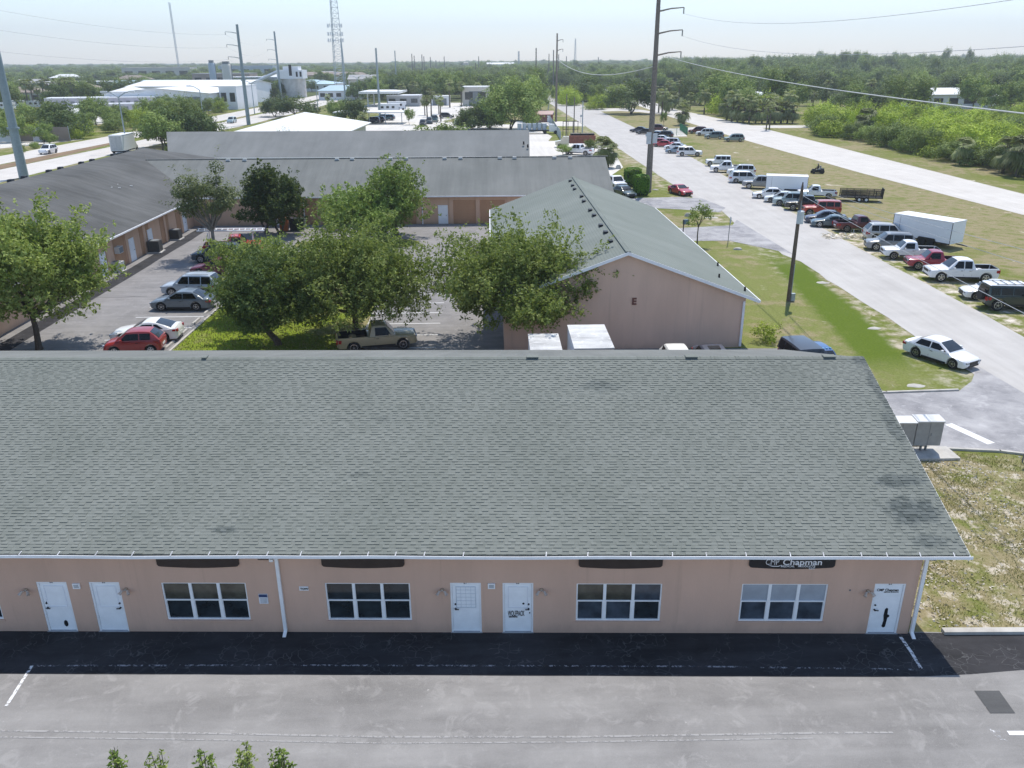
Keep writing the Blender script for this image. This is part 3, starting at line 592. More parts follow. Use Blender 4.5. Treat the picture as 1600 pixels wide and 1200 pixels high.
# electric cabinets beside the building
def cabinet(x, y, rz, label, wd=1.26):
    e = empty('utility_cabinet', (x, y, 0), rz, label, 'cabinet', 'grey electric cabinets beside the driveway')
    m = MB(); m.box((0, 0, 1.12), (wd, .62, 1.24)); m.build('housing', plain('cabinet_grey', (.34, .335, .325), .6), e)
    h = wd/2+.04; m = MB(); m.add([(-h, -.36, 1.745), (h, -.36, 1.745), (h, .36, 1.76), (-h, .36, 1.76), (-h, -.36, 1.80), (h, -.36, 1.80), (h, .36, 1.86), (-h, .36, 1.86)], [(3, 2, 1, 0), (4, 5, 6, 7), (0, 1, 5, 4), (1, 2, 6, 5), (2, 3, 7, 6), (3, 0, 4, 7)]); m.build('lid', plain('cabinet_lid', (.6, .6, .59), .5), e)
    m = MB(); m.tube([(-.12, 0, .1), (-.12, 0, .5)], .06, 8); m.tube([(.12, 0, .1), (.12, 0, .5)], .06, 8); m.build('conduit', STEEL_D, e)
    m = MB(); m.box((0, -.315, 1.1), (.012, .01, 1.15)); m.box((.1, -.32, 1.1), (.03, .03, .14)); m.build('door_seam', STEEL_D, e)
cabinet(19.62, 35.35, R(-2), 'grey electric cabinet half hidden by the near roof edge, left of its twin')
cabinet(21.02, 35.45, R(-2), 'grey electric cabinet standing fully clear of the near roof edge, right of its twin')
m = MB(); m.b2((-.6, -.6, 0), (3.2, .7, .12)); o = m.build('concrete_pad', KERB); o.location = (19.2, 35.1, 0); tag(o, kind='structure')

# ------------------------------------------------------------------ the other buildings of the yard
def roof_slab(m, q, th=.16):
    """q: list of quads/tris (upper surface) -> closed slab of thickness th"""
    for f in q:
        n = len(f); m.add([(x, y, z) for x, y, z in f]+[(x, y, z-th) for x, y, z in f], [tuple(range(n)), tuple(range(2*n-1, n-1, -1))]+[(i, n+i, n+(i+1) % n, (i+1) % n) for i in range(n)])
def gable_walls(m, x0, x1, y0, y1, zt, ridge_axis, ridge_z, ov, p):
    m.b2((x0, y0, 0), (x1, y0+.2, zt)); m.b2((x0, y1-.2, 0), (x1, y1, zt)); m.b2((x0, y0+.2, 0), (x0+.2, y1-.2, zt)); m.b2((x1-.2, y0+.2, 0), (x1, y1-.2, zt))
def wall_door(parent, o, d, n, u, w_=1.0, h=2.1, mat=WHITE_D, name='door', inset=-.03, handle=True):
    """door on a wall through point o, along d, outward normal n"""
    a = math.atan2(d.y, d.x); c = o+d*u+n*.02; m = MB(); m.box((c.x, c.y, h/2), (w_, .06, h), a); dd = m.build(name, mat, parent)
    if handle: k = c+d*(w_*.38)+n*.05; m = MB(); m.box((k.x, k.y, 1.0), (.12, .06, .05), a); m.build('handle', STEEL_D, dd)
    m = MB()
    for s in (-1, 1): k = c+d*(s*(w_/2+.04)); m.box((k.x, k.y, (h+.08)/2), (.08, .10, h+.08), a)
    m.box((c.x, c.y, h+.04), (w_, .1, .08), a); m.build('door_frame', FRAME_W if mat is WHITE_D else mat, dd); return dd
def garage(parent, o, d, n, u, w_=3.6, h=2.75):
    a = math.atan2(d.y, d.x); c = o+d*u+n*.012; m = MB(); k = 7
    for i in range(k): m.box((c.x, c.y, h*(i+.5)/k), (w_, .03, h/k-.025), a)
    m.box((c.x-n.x*.01, c.y-n.y*.01, h/2), (w_, .02, h), a); return m.build('roller_door', TAN_DOOR, parent)
def pilaster(m, o, d, n, u, w_=.6, h=3.1): a = math.atan2(d.y, d.x); c = o+d*u+n*.06; m.box((c.x, c.y, h/2), (w_, .14, h), a)
def dspout(parent, o, d, n, u, h=3.1): a = math.atan2(d.y, d.x); c = o+d*u+n*.06; m = MB(); m.box((c.x, c.y, h/2), (.11, .09, h-.1), a); c = c+n*.15; m.box((c.x, c.y, .08), (.12, .3, .1), a); return m.build('downspout', WHITE, parent)
X_, Y_ = Vector((1, 0, 0)), Vector((0, 1, 0))
def vents(parent, spots, mat, size=(.5, .32, .16), rz=0, name='roof_vent'):
    for p in spots:
        m = MB(); x, y, z = p; m.box((x, y, z+size[2]/2), size, rz, taper=.75); m.box((x, y, z+size[2]), (size[0]*.9, size[1]*.9, .03), rz); m.build(name, mat, parent)
# building with the letter on its gable
e = empty('gable_building', (8.75, 51.4, 0), 0, 'rose stucco building end-on behind the foreground roof, letter E on its gable', 'building')
x0, x1, y0, y1, hw = -7.95, 7.95, 0, 35.2, 8.75; ez, rz_ = 3.35, 6.62
m = MB(); m.b2((x0, .2, 0), (x0+.2, y1, ez+.1)); m.b2((x1-.2, .2, 0), (x1, y1, ez+.1)); gv = lambda x: ez+(hw-abs(x))*(rz_-ez)/hw-.165
for ya, yb in ((0, .2), (y1, y1+.2)): m.prism_y([(x0, 0), (x1, 0), (x1, gv(x1)), (0, gv(0)), (x0, gv(x0))], ya, yb)
m.build('wall', STUC_E, e)
m = MB(); ya, yb = -.35, y1+.5; roof_slab(m, [[(-hw, ya, ez), (0, ya, rz_), (0, yb, rz_), (-hw, yb, ez)][::-1], [(hw, ya, ez), (hw, yb, ez), (0, yb, rz_), (0, ya, rz_)][::1]])
rf = m.build('roof', ROOF_E, e)
m = MB()
for s in (-1, 1): m.add([(s*hw, ya-.03, ez-.2), (0, ya-.03, rz_-.2), (0, ya-.03, rz_+.01), (s*hw, ya-.03, ez+.01), (s*hw, ya+.0, ez-.2), (0, ya, rz_-.2), (0, ya, rz_+.01), (s*hw, ya, ez+.01)], [(0, 1, 2, 3), (7, 6, 5, 4), (0, 4, 5, 1), (3, 2, 6, 7), (0, 3, 7, 4)] if s < 0 else [(3, 2, 1, 0), (4, 5, 6, 7), (1, 5, 4, 0), (7, 6, 2, 3), (4, 7, 3, 0)])
m.build('rake_board', WHITE, rf)
m = MB()
for s in (-1, 1): m.b2((s*hw-.06 if s > 0 else -hw-.08, ya, ez-.16), (hw+.08 if s > 0 else -hw+.06, yb, ez-.02))
m.build('gutter', WHITE, rf)
m = MB(); yy = ya
while yy < yb: m.box((0, yy+.15, rz_+.02), (.34, .28, .05)); yy += .3
m.build('ridge_cap', ROOF_E, rf)
vp = []
for zx, zy in ((812, 442), (788, 397), (764, 363), (730, 312), (711, 286), (679, 241), (668, 217), (633, 180), (623, 162), (611, 139)):
    px, py = 700+zx/3.2, 240+zy/3.2; d = ray(px, py); sl = (rz_-ez)/hw
    # meet the left slope: z = rz_ + (x-8.75)*sl
    t = (rz_-8.75*sl-H)/(d.z-d.x*sl); vp.append((d.x*t-8.75, d.y*t-51.4, H+d.z*t))
vents(rf, vp, BLACK, (.34, .62, .14), 0)
vents(rf, [(6.9, 3.0, 4.0), (8.2, 1.2, 3.55), (8.3, 8.5, 3.5)], DARK, (.12, .12, .28), 0, 'vent_pipe')
t_ = text('building_letter', 'E', .62, plain('brown_letter', (.16, .06, .045), .6), e, (.42, -.03, 3.08), ext=.03, bold=.02)
m = MB(); m.b2((7.76, -.12, .1), (7.90, -.01, 3.2)); m.build('downspout', WHITE, e)
# cross building at the far side of the courtyard
e = empty('row_building', (-10, 97.3, 0), R(-.5), 'long tan row building across the courtyard with grey roof, roller doors and white doors', 'building')
x0, x1 = -37.3, 24.6; ez, rz_, hd = 3.35, 6.62, 9.8
m = MB(); m.b2((-25.5, 0, 0), (x1-.9, .2, ez)); m.b2((x0+1, 2*hd-1, 0), (x1-.9, 2*hd-.8, ez)); m.add([(x1-1.1, .2, 0), (x1-1.1, 2*hd-1, 0), (x1-1.1, 2*hd-1, ez), (x1-1.1, hd-.4, rz_-.2), (x1-1.1, .2, ez), (x1-.9, .2, 0), (x1-.9, 2*hd-1, 0), (x1-.9, 2*hd-1, ez), (x1-.9, hd-.4, rz_-.2), (x1-.9, .2, ez)], [(4, 3, 2, 1, 0), (5, 6, 7, 8, 9)])
m.build('wall', STUC_TAN, e)
m = MB(); ya, yr, yb = -.4, hd-.4, 2*hd-.4
roof_slab(m, [[(-25.2, ya, ez), (x1, ya, ez), (x1, yr, rz_), (-35.0, yr, rz_)], [(-35.0, yr, rz_), (x1, yr, rz_), (x1, yb, ez), (-45, yb, ez)]]); rf = m.build('roof', ROOF_D, e)
m = MB(); m.b2((-25.0, ya-.12, ez-.17), (x1, ya-.02, ez-.03)); m.build('gutter', WHITE, rf)
m = MB(); xx = -35
while xx < x1: m.box((xx+.5, yr, rz_+.02), (.96, .34, .05)); xx += 1
m.build('ridge_cap', ROOF_D, rf)
sp = []
for zx in (148, 224, 415, 493, 685, 764, 960, 1033, 1231, 1310): px = 480+zx/3.2; d = ray(px, 248); t = 106.6/d.y; sp.append((d.x*t+10, yr-.5, rz_-.17))
for px in (356, 382): d = ray(px, 248); t = 106.6/d.y; sp.append((d.x*t+10, yr-.5, rz_-.17))
vents(rf, sp, plain('pale_vent', (.5, .5, .48), .5), (.55, .4, .22))
O = Vector((-25.5, 0, 0)); N_ = Vector((0, -1, 0)); gx = lambda px, y=97.3: (ray(px, 350).x*(y/ray(px, 350).y)+10+25.5)
m = MB(); pil = [gx(p) for p in (462, 500, 560, 622, 655, 706, 747, 795)]
for p in pil: m = MB(); pilaster(m, O, X_, N_, p, .45, 3.15); m.build('pilaster', STUC_TAN, e)
for px in (693, 440, 520): wall_door(e, O, X_, N_, gx(px))
for px in (727, 770, 480, 585, 640): garage(e, O, X_, N_, gx(px), 2.9 if px not in (640,) else 1.6)
for px in (661, 477): dspout(e, O, X_, N_, gx(px))
# long wing at left
e = empty('wing_building', (-47.2, 43, 0), 0, 'tan wing building at the left with long dark grey roof and white side doors', 'building')
ez, rz_, hw, y1 = 3.35, 7.15, 13.0, 74.0
m = MB(); m.b2((hw-.9, .2, 0), (hw-.7, 54.3, ez)); m.b2((-hw+.7, .2, 0), (-hw+.9, y1+11, ez)); m.prism_y([(-hw+.7, 0), (hw-.7, 0), (hw-.7, ez), (0, rz_-.2), (-hw+.7, ez)], 0, .2); m.b2((-hw+.9, y1+10.8, 0), (hw-.9, y1+11, ez)); m.build('wall', STUC_TAN, e)
m = MB(); roof_slab(m, [[(hw, -.4, ez), (hw, 54.4, ez), (4.1, 63.7, 6.6), (0, y1, rz_), (0, -.4, rz_)], [(0, -.4, rz_), (0, y1, rz_), (-hw, y1+12, ez), (-hw, -.4, ez)], [(0, y1, rz_), (hw, y1+12, ez), (-hw, y1+12, ez)], [(0, y1, rz_), (4.1, 63.7, 6.6), (hw, y1+12, ez)]])
rf = m.build('roof', ROOF_WING, e)
m = MB(); m.b2((hw+.02, -.4, ez-.17), (hw+.12, 54.3, ez-.03)); m.build('gutter', WHITE, rf)
vp = []
for zx, zy in ((57, 182), (128, 164), (257, 133), (318, 118), (426, 92), (482, 77), (591, 52), (656, 36)):
    px = zx/3.2; d = ray(px, 290); t = (-48.0)/d.x; vp.append((-.75, d.y*t-43, rz_-.2))
vents(rf, vp, BLACK, (.5, .7, .24))
vents(rf, [(6.3, 49.5, 5.25), (7.0, 48.3, 5.05), (7.4, 50.5, 4.95), (6.5, 47.5, 5.2)], plain('pale_vent', (.5, .5, .48), .5), (.3, .3, .35), 0, 'vent_pipe')
O = Vector((hw-.7, 0, 0)); gy = lambda px, py: at(px, py).y-43
m = MB()
for px, py in ((160, 428), (196, 411), (222, 396), (255, 378), (277, 364)): m = MB(); pilaster(m, O, Y_, X_, gy(px, py), .5, 3.15); m.build('pilaster', STUC_TAN, e)
for px, py in ((204, 407), (233, 391), (284, 362), (160, 432)): wall_door(e, O, Y_, X_, gy(px, py), 1.05)
for px, py in ((213, 402), (186, 417), (244, 384), (268, 370)): garage(e, O, Y_, X_, gy(px, py)+(2 if px != 186 else 0), 2.4)
for px, py in ((226, 395), (288, 360), (165, 427)): dspout(e, O, Y_, X_, gy(px, py))
m = MB(); y = gy(176, 420); m.b2((hw-.65, y-.45, 1.5), (hw-.2, y+.45, 2.1)); wu = m.build('window_air_conditioner', plain('ac_white', (.6, .6, .58), .5), e)
m = MB(); m.b2((hw-.199, y-.4, 1.55), (hw-.185, y+.4, 2.05)); m.build('grille', STEEL_D, wu)
# air conditioners and bins standing along the walls
def ac_unit(x, y, label, s=1.0, mat=None):
    e = empty('air_conditioner', (x, y, 0), random.uniform(-.1, .1), label, 'air conditioner', 'air conditioners standing along the wing wall')
    m = MB(); m.box((0, 0, .05), (1.1*s, 1.1*s, .1)); m.build('pad', CONC, e)
    m = MB(); m.box((0, 0, .12+.4*s), (.85*s, .85*s, .8*s)); m.build('casing', mat or plain('ac_dark', (.06, .06, .058), .6), e)
    m = MB(); m.tube([(0, 0, .12+.8*s), (0, 0, .16+.8*s)], .36*s, 16)
    m.build('fan_guard', STEEL_D, e)
p = at(236, 394); ac_unit(p.x+.5, p.y, 'dark air conditioner against the wing wall beside the second white door', 1.35)
p = at(270, 374); ac_unit(p.x+.4, p.y, 'dark air conditioner on the wing wall nearest the inner corner', 1.2)
p = at(181, 424); ac_unit(p.x+.3, p.y, 'pale air conditioner low on the wing wall nearest the camera', 1.0, plain('ac_white', (.6, .6, .58), .5))
def bin_(px, py, mat, label, s=1.0, name='waste_bin'):
    p = at(px, py); e = empty(name, (p.x, p.y, 0), .1, label, 'bin')
    m = MB(); m.box((0, 0, .55*s), (.62*s, .68*s, 1.0*s), 0, taper=1.12); m.build('body', mat, e)
    m = MB(); m.box((0, 0, 1.08*s), (.74*s, .82*s, .07)); m.build('lid', mat, e)
    m = MB()
    for q in (-.28, .28): m.tube([(q*s-.04, .33*s, .12), (q*s+.04, .33*s, .12)], .12, 10)
    m.build('wheels', RUBBER, e)
bin_(445, 361, plain('orange_plastic', (.45, .13, .03), .5), 'orange wheeled bin standing beside the white door', 1.35)
bin_(460, 360, BLACK, 'black wheeled bin to the right of the orange one', 1.3)
bin_(470, 360, plain('dark_green_plastic', (.02, .05, .03), .5), 'dark green wheeled bin, last of the three by the wall', 1.25)
# building beyond, with the palest roof
e = empty('back_building', (-25, 142.6, 0), R(-2.2), 'long low building beyond the courtyard with a pale grey roof and tree in front', 'building')
x0, x1 = -29, 31.8; ez, rz_, hd = 3.05, 6.55, 9.2
m = MB(); m.b2((x0+.8, 0, 0), (x1-.6, .2, ez)); m.b2((x0+.8, 2*hd, 0), (x1-.6, 2*hd+.2, ez)); m.b2((x1-.8, .2, 0), (x1-.6, 2*hd, ez)); m.b2((x0+.8, .2, 0), (x0+1, 2*hd, ez)); m.build('wall', STUC_TAN, e)
m = MB(); roof_slab(m, [[(x0, -.5, ez), (x1, -.5, ez), (x1, hd-.5, rz_), (x0-3.5, hd-.5, rz_)], [(x0-3.5, hd-.5, rz_), (x1, hd-.5, rz_), (x1, 2*hd+.6, ez), (x0, 2*hd+.6, ez)]]); rf = m.build('roof', ROOF_F, e)
m = MB(); m.b2((x0, -.66, ez-.2), (x1, -.52, ez-.02)); m.build('gutter', WHITE, rf)
vents(rf, [(x1-.3, 2.0, 4.2), (x1-1, 3, 4.6)], DARK, (.3, .3, .5), 0, 'vent_pipe')

# ------------------------------------------------------------------ distant buildings
def far_building(name, label, cx, cy, rz, w_, d, h, kind='flat', roof_h=2.0, wall=METAL_W, roof=METAL_W, wins=0, cat='building', ov=.6, doors=0, z0=0):
    e = empty(name, (cx, cy, z0), rz, label, cat)
    m = MB(); m.b2((-w_/2, 0, 0), (w_/2, .3, h)); m.b2((-w_/2, d-.3, 0), (w_/2, d, h)); m.b2((-w_/2, .3, 0), (-w_/2+.3, d-.3, h)); m.b2((w_/2-.3, .3, 0), (w_/2, d-.3, h))
    if kind == 'gable_x':
        for xa, xb in ((-w_/2+.002, -w_/2+.3), (w_/2-.3, w_/2-.002)): m.add([(xa, 0, h), (xb, 0, h), (xa, d, h), (xb, d, h), (xa, d/2, h+roof_h-.02), (xb, d/2, h+roof_h-.02)], [(0, 4, 2), (1, 3, 5), (0, 1, 5, 4), (2, 4, 5, 3)])
    if kind == 'gable_y': m.prism_y([(-w_/2, h), (w_/2, h), (0, h+roof_h-.02)], .002, .3)
    m.build('wall', wall, e); a, b = w_/2+ov, ov; m = MB()
    if kind == 'flat': m.b2((-a+ov-.05, -.05, h), (a-ov+.05, d+.05, h+.35))
    elif kind == 'gable_x': roof_slab(m, [[(-a, -b, h), (a, -b, h), (a, d/2, h+roof_h), (-a, d/2, h+roof_h)], [(-a, d/2, h+roof_h), (a, d/2, h+roof_h), (a, d+b, h), (-a, d+b, h)]])
    elif kind == 'gable_y': roof_slab(m, [[(-a, -b, h), (0, -b, h+roof_h), (0, d+b, h+roof_h), (-a, d+b, h)], [(0, -b, h+roof_h), (a, -b, h), (a, d+b, h), (0, d+b, h+roof_h)]])
    else:
        q = min(w_, d)/2+ov; r = roof_h; roof_slab(m, [[(-a, -b, h), (a, -b, h), (a-q, d/2, h+r), (-a+q, d/2, h+r)], [(a, -b, h), (a, d+b, h), (a-q, d/2, h+r)], [(a, d+b, h), (-a, d+b, h), (-a+q, d/2, h+r), (a-q, d/2, h+r)], [(-a, d+b, h), (-a, -b, h), (-a+q, d/2, h+r)]])
    m.build('roof', roof, e)
    for k in range(wins):
        x = -w_/2+w_*(k+.5)/wins; m = MB(); m.b2((x-w_/wins*.3, -.06, h*.35), (x+w_/wins*.3, -.01, h*.75)); m.build('window', PANE, e)
    for k in range(doors):
        x = -w_/2+w_*(k+.5)/doors; m = MB(); m.b2((x-w_/doors*.25, -.05, 0), (x+w_/doors*.25, -.01, h*.8)); m.build('door', STEEL_D, e)
    return e
WROOF = plain('white_metal_roof', (.72, .72, .70), .5, var=.05, scale=.3); BROOF = plain('blue_metal_roof', (.42, .56, .62), .45, var=.06, scale=.1)
LILAC = plain('lilac_grey_siding', (.48, .46, .50), .7, var=.15, scale=.3); PINKW = plain('pink_render', (.60, .40, .32), .8, var=.08, scale=.1); BEIGE = plain('beige_render', (.58, .54, .48), .8, var=.1, scale=.1); GREYW = plain('grey_block', (.36, .36, .36), .8, var=.2, scale=.15); BRNR = plain('brown_roof', (.26, .21, .18), .8, var=.2, scale=.1)
far_building('pavilion', 'low building with a white hipped roof behind the pale grey roof', -44.3, 193, R(-2), 24, 26, 3.4, 'hip', 3.4, BEIGE, WROOF, 4, ov=1.3)
e = empty('open_shelter', (-36.5, 262, 0), R(-4), 'long flat white shelter roof behind the white hipped roof', 'shelter')
m = MB(); m.b2((-11, 0, 3.3), (11, 10, 3.6)); m.build('roof', WROOF, e)
for x in (-10, -5, 0, 5, 10):
    m = MB(); m.tube([(x, .5, 0), (x, .5, 3.3)], .12, 6); m.build('post', STEEL, e)
far_building('warehouse', 'large white warehouse with very low gabled roof behind the roadside bushes', -131, 345, R(-4), 42, 40, 6.6, 'gable_y', 2.0, METAL_W, WROOF, 0, doors=3)
far_building('warehouse', 'white metal warehouse with a flat ridge rising behind the first warehouse', -136, 392, R(-3), 52, 44, 8.0, 'gable_x', 2.2, METAL_W, WROOF)
far_building('warehouse', 'tall white box of the warehouse standing beside the steel pole', -105, 352, R(-3), 7, 26, 8.6, 'flat', 1, METAL_W, WROOF, 2)
far_building('storage_shed', 'grey storage shed with rows of narrow bays left of the warehouses', -150, 338, R(10), 40, 9, 5.2, 'flat', 1, LILAC, METAL_W, 0, doors=14)
far_building('storage_shed', 'lower grey storage shed standing in front of the longer one', -140, 322, R(10), 26, 6, 3.6, 'flat', 1, LILAC, METAL_W, 0, doors=9)
far_building('small_house', 'small white house with dark door half hidden by the bushes', -128, 262, R(8), 9, 8, 3.6, 'gable_x', 1.5, METAL_W, WROOF, 0, 'house', doors=1)
far_building('small_house', 'small white round-roofed shed on the storage yard', -142, 345, R(8), 12, 10, 7.4, 'hip', 1.7, METAL_W, WROOF, 0, 'shed')
# concrete plant
def silo(px, base, top, Y, r, label, mat, cap_=True):
    d = ray(px, base); x = d.x*Y/d.y; zt = H+ray(px, top).z*Y/ray(px, top).y; e = empty('silo', (x, Y, 0), 0, label, 'silo')
    m = MB(); m.tube([(0, 0, 0), (0, 0, zt*.93), (0, 0, zt)], [r, r, r*.8], 20); m.build('body', mat, e, 40)
    m = MB(); m.box((0, 0, zt+.8), (r*1.2, r*1.2, 1.8)); m.build('filter_house', STEEL_D, e)
    m = MB(); m.tube([(r*1.05, 0, 0), (r*1.05, 0, zt)], .25, 6); m.build('ladder', STEEL_D, e)
silo(335, 136, 98, 620, 2.3, 'blue-grey cylindrical silo, left of the two slim silos', plain('bluegrey_metal', (.42, .48, .53), .5, var=.1))
silo(358, 140, 100, 600, 3.2, 'cream cylindrical silo to the right of the slimmer blue-grey one', plain('cream_metal', (.62, .58, .50), .5, var=.1))
e = empty('concrete_plant', (-104.5, 470, 0), 0, 'white concrete batching plant on a pale round drum behind the steel poles', 'plant')
m = MB(); m.tube([(0, 0, 0), (0, 0, 9.5)], 6.5, 24); m.build('drum', CONC, e, 40)
m = MB(); m.b2((-7, -6, 9.5), (6.5, 6, 13.8)); m.b2((-4, -4, 13.8), (4, 4, 15.6)); m.build('upper_house', METAL_W, e)
m = MB(); m.b2((-.5, -6.06, 11), (1, -6.01, 16.5)); m.b2((3, -6.06, 10.5), (4, -6.01, 13)); m.b2((5, -6.06, 10.5), (6, -6.01, 13)); m.build('window', DARK, e)
m = MB(); m.tube([(-8, 0, 13), (-24, 0, 6.5)], .9, 6); m.build('conveyor', METAL_W, e)
for px, Y, w_, d, h, lab, wl, rf_, kd in (
    (150, 640, 130, 25, 5, 'very long pale store building among the distant trees at left', BEIGE, WROOF, 'flat'),
    (245, 900, 70, 20, 13, 'distant beige office block of several storeys on the horizon', BEIGE, BEIGE, 'flat'),
    (385, 960, 60, 25, 14, 'distant blue-grey office block behind the cream silo', plain('bluegrey_metal', (.42, .48, .53), .5, var=.1), GREYW, 'flat'),
    (345, 640, 42, 20, 10, 'brownish industrial block between the two silos', plain('brownish_panel', (.38, .30, .26), .8, var=.2, scale=.1), GREYW, 'flat'),
    (395, 600, 38, 20, 8, 'grey industrial block right of the cream silo', GREYW, METAL_W, 'flat'),
    (468, 560, 44, 30, 4.5, 'pale building with a blue hipped metal roof beyond the plant', METAL_W, BROOF, 'hip'),
    (495, 760, 50, 24, 7, 'pink building with flat roof near the lattice tower', PINKW, BRNR, 'gable_x'),
    (527, 430, 20, 10, 4.5, 'pale roadside building with blue roof beside the lattice tower', METAL_W, BROOF, 'hip'),
    (565, 520, 16, 12, 8, 'small pale two-storey house right of the lattice tower', BEIGE, GREYW, 'gable_x'),
    (22, 420, 20, 14, 5, 'brown-roofed house among the trees at the far left', BEIGE, BRNR, 'hip'),
    (125, 470, 15, 12, 5, 'brown-roofed house half hidden among trees left of the street lamp', BEIGE, BRNR, 'hip'),
    (75, 520, 18, 12, 5, 'grey-roofed house showing over the trees at left', BEIGE, GREYW, 'hip'),
    (225, 560, 44, 20, 5, 'pale blue-roofed hall beyond the white warehouses', METAL_W, BROOF, 'gable_x'),
    (868, 900, 50, 20, 9, 'grey block building just over the trees behind the tall poles', GREYW, GREYW, 'flat'),
    (782, 1300, 40, 20, 12.5, 'white building showing above the distant wood', METAL_W, WROOF, 'gable_x')):
    x = ray(px, 120).x*Y/ray(px, 120).y; far_building('distant_building', lab, x, Y, R(-2), w_, d, h, kd, 2.4, wl, rf_, 5)
for i, (px, Y) in enumerate(((200, 700), (425, 700), (510, 900), (555, 800), (100, 800), (40, 560), (300, 1000), (180, 1100))):
    x = ray(px, 112).x*Y/ray(px, 112).y
    far_building('distant_house', 'small pale house far off among the trees on the left side', x, Y, R(-8+5*i), 26, 14, 5.5, 'hip', 3, [BEIGE, METAL_W, PINKW][i % 3], [BRNR, WROOF, GREYW][i % 3], 3)['group'] = 'far small houses among the trees'
# filling station and stores in the middle distance
e = empty('filling_station_canopy', (-45, 372, 0), R(-3), 'flat white filling station canopy on posts beside the highway', 'canopy')
m = MB(); m.b2((-9, -8, 5.2), (8, 16, 6.1)); m.build('roof', WROOF, e)
for x in (-6, 5):
    for y in (-4, 10): m = MB(); m.box((x, y, 2.6), (.5, .5, 5.2)); m.build('post', METAL_W, e)
far_building('filling_station_shop', 'grey filling station shop beneath the end of the white canopy', -36, 366, R(-3), 14, 9, 4.2, 'flat', 1, GREYW, METAL_W, 3)
far_building('block_house', 'square white two-storey building with dark entrance beyond the palms', -5.5, 366, R(-3), 11, 12, 7.4, 'flat', 1, BEIGE, WROOF, 2, doors=1)
far_building('small_shed', 'small white carport shed left of the square white building', -21, 372, R(-3), 8, 7, 3.6, 'flat', 1, METAL_W, WROOF, 0, 'shed', doors=2)
far_building('ranch_house', 'white roofed ranch house beyond the bright bushes at right', 171, 318, R(4), 24, 10, 5.2, 'hip', 2.2, METAL_W, WROOF, 4, 'house')
far_building('ranch_shed', 'pale carport shed to the right of the ranch house', 186, 314, R(4), 8, 6, 4.4, 'gable_x', 1, METAL_W, WROOF, 0, 'shed')
e = empty('greenhouse', (112, 338, 0), R(4), 'row of white round-topped greenhouse tunnels behind the palm clump', 'greenhouse')
for k in range(3):
    m = MB(); m.loft([[(-10+k*8+3.6*math.cos(t), y, 3+2.6*math.sin(t)) for t in np.linspace(0, math.pi, 9)] for y in (0, 14)], cap=True); m.b2((-13.4+k*8, .1, 0), (-6.6+k*8, 13.9, 3)); m.build('tunnel', WROOF, e)
# screen wall and gate of the lot at far left
p = at(30, 222); e = empty('screen_wall', (p.x, p.y, 0), R(3), 'long pale printed screen wall behind the left highway', 'wall')
for k in range(7): m = MB(); m.b2((-18+k*4.3, 0, .1), (-18+k*4.3+4.2, .12, 3.4)); m.build('panel', [METAL_W, plain('pale_lilac_panel', (.5, .5, .56), .6, var=.15, scale=.3), BRNR][(k*2) % 3 if k < 6 else 2], e)
for k in range(8): m = MB(); m.tube([(-18.05+k*4.3, .3, 0), (-18.05+k*4.3, .3, 3.6)], .08, 6); m.build('post', STEEL, e)

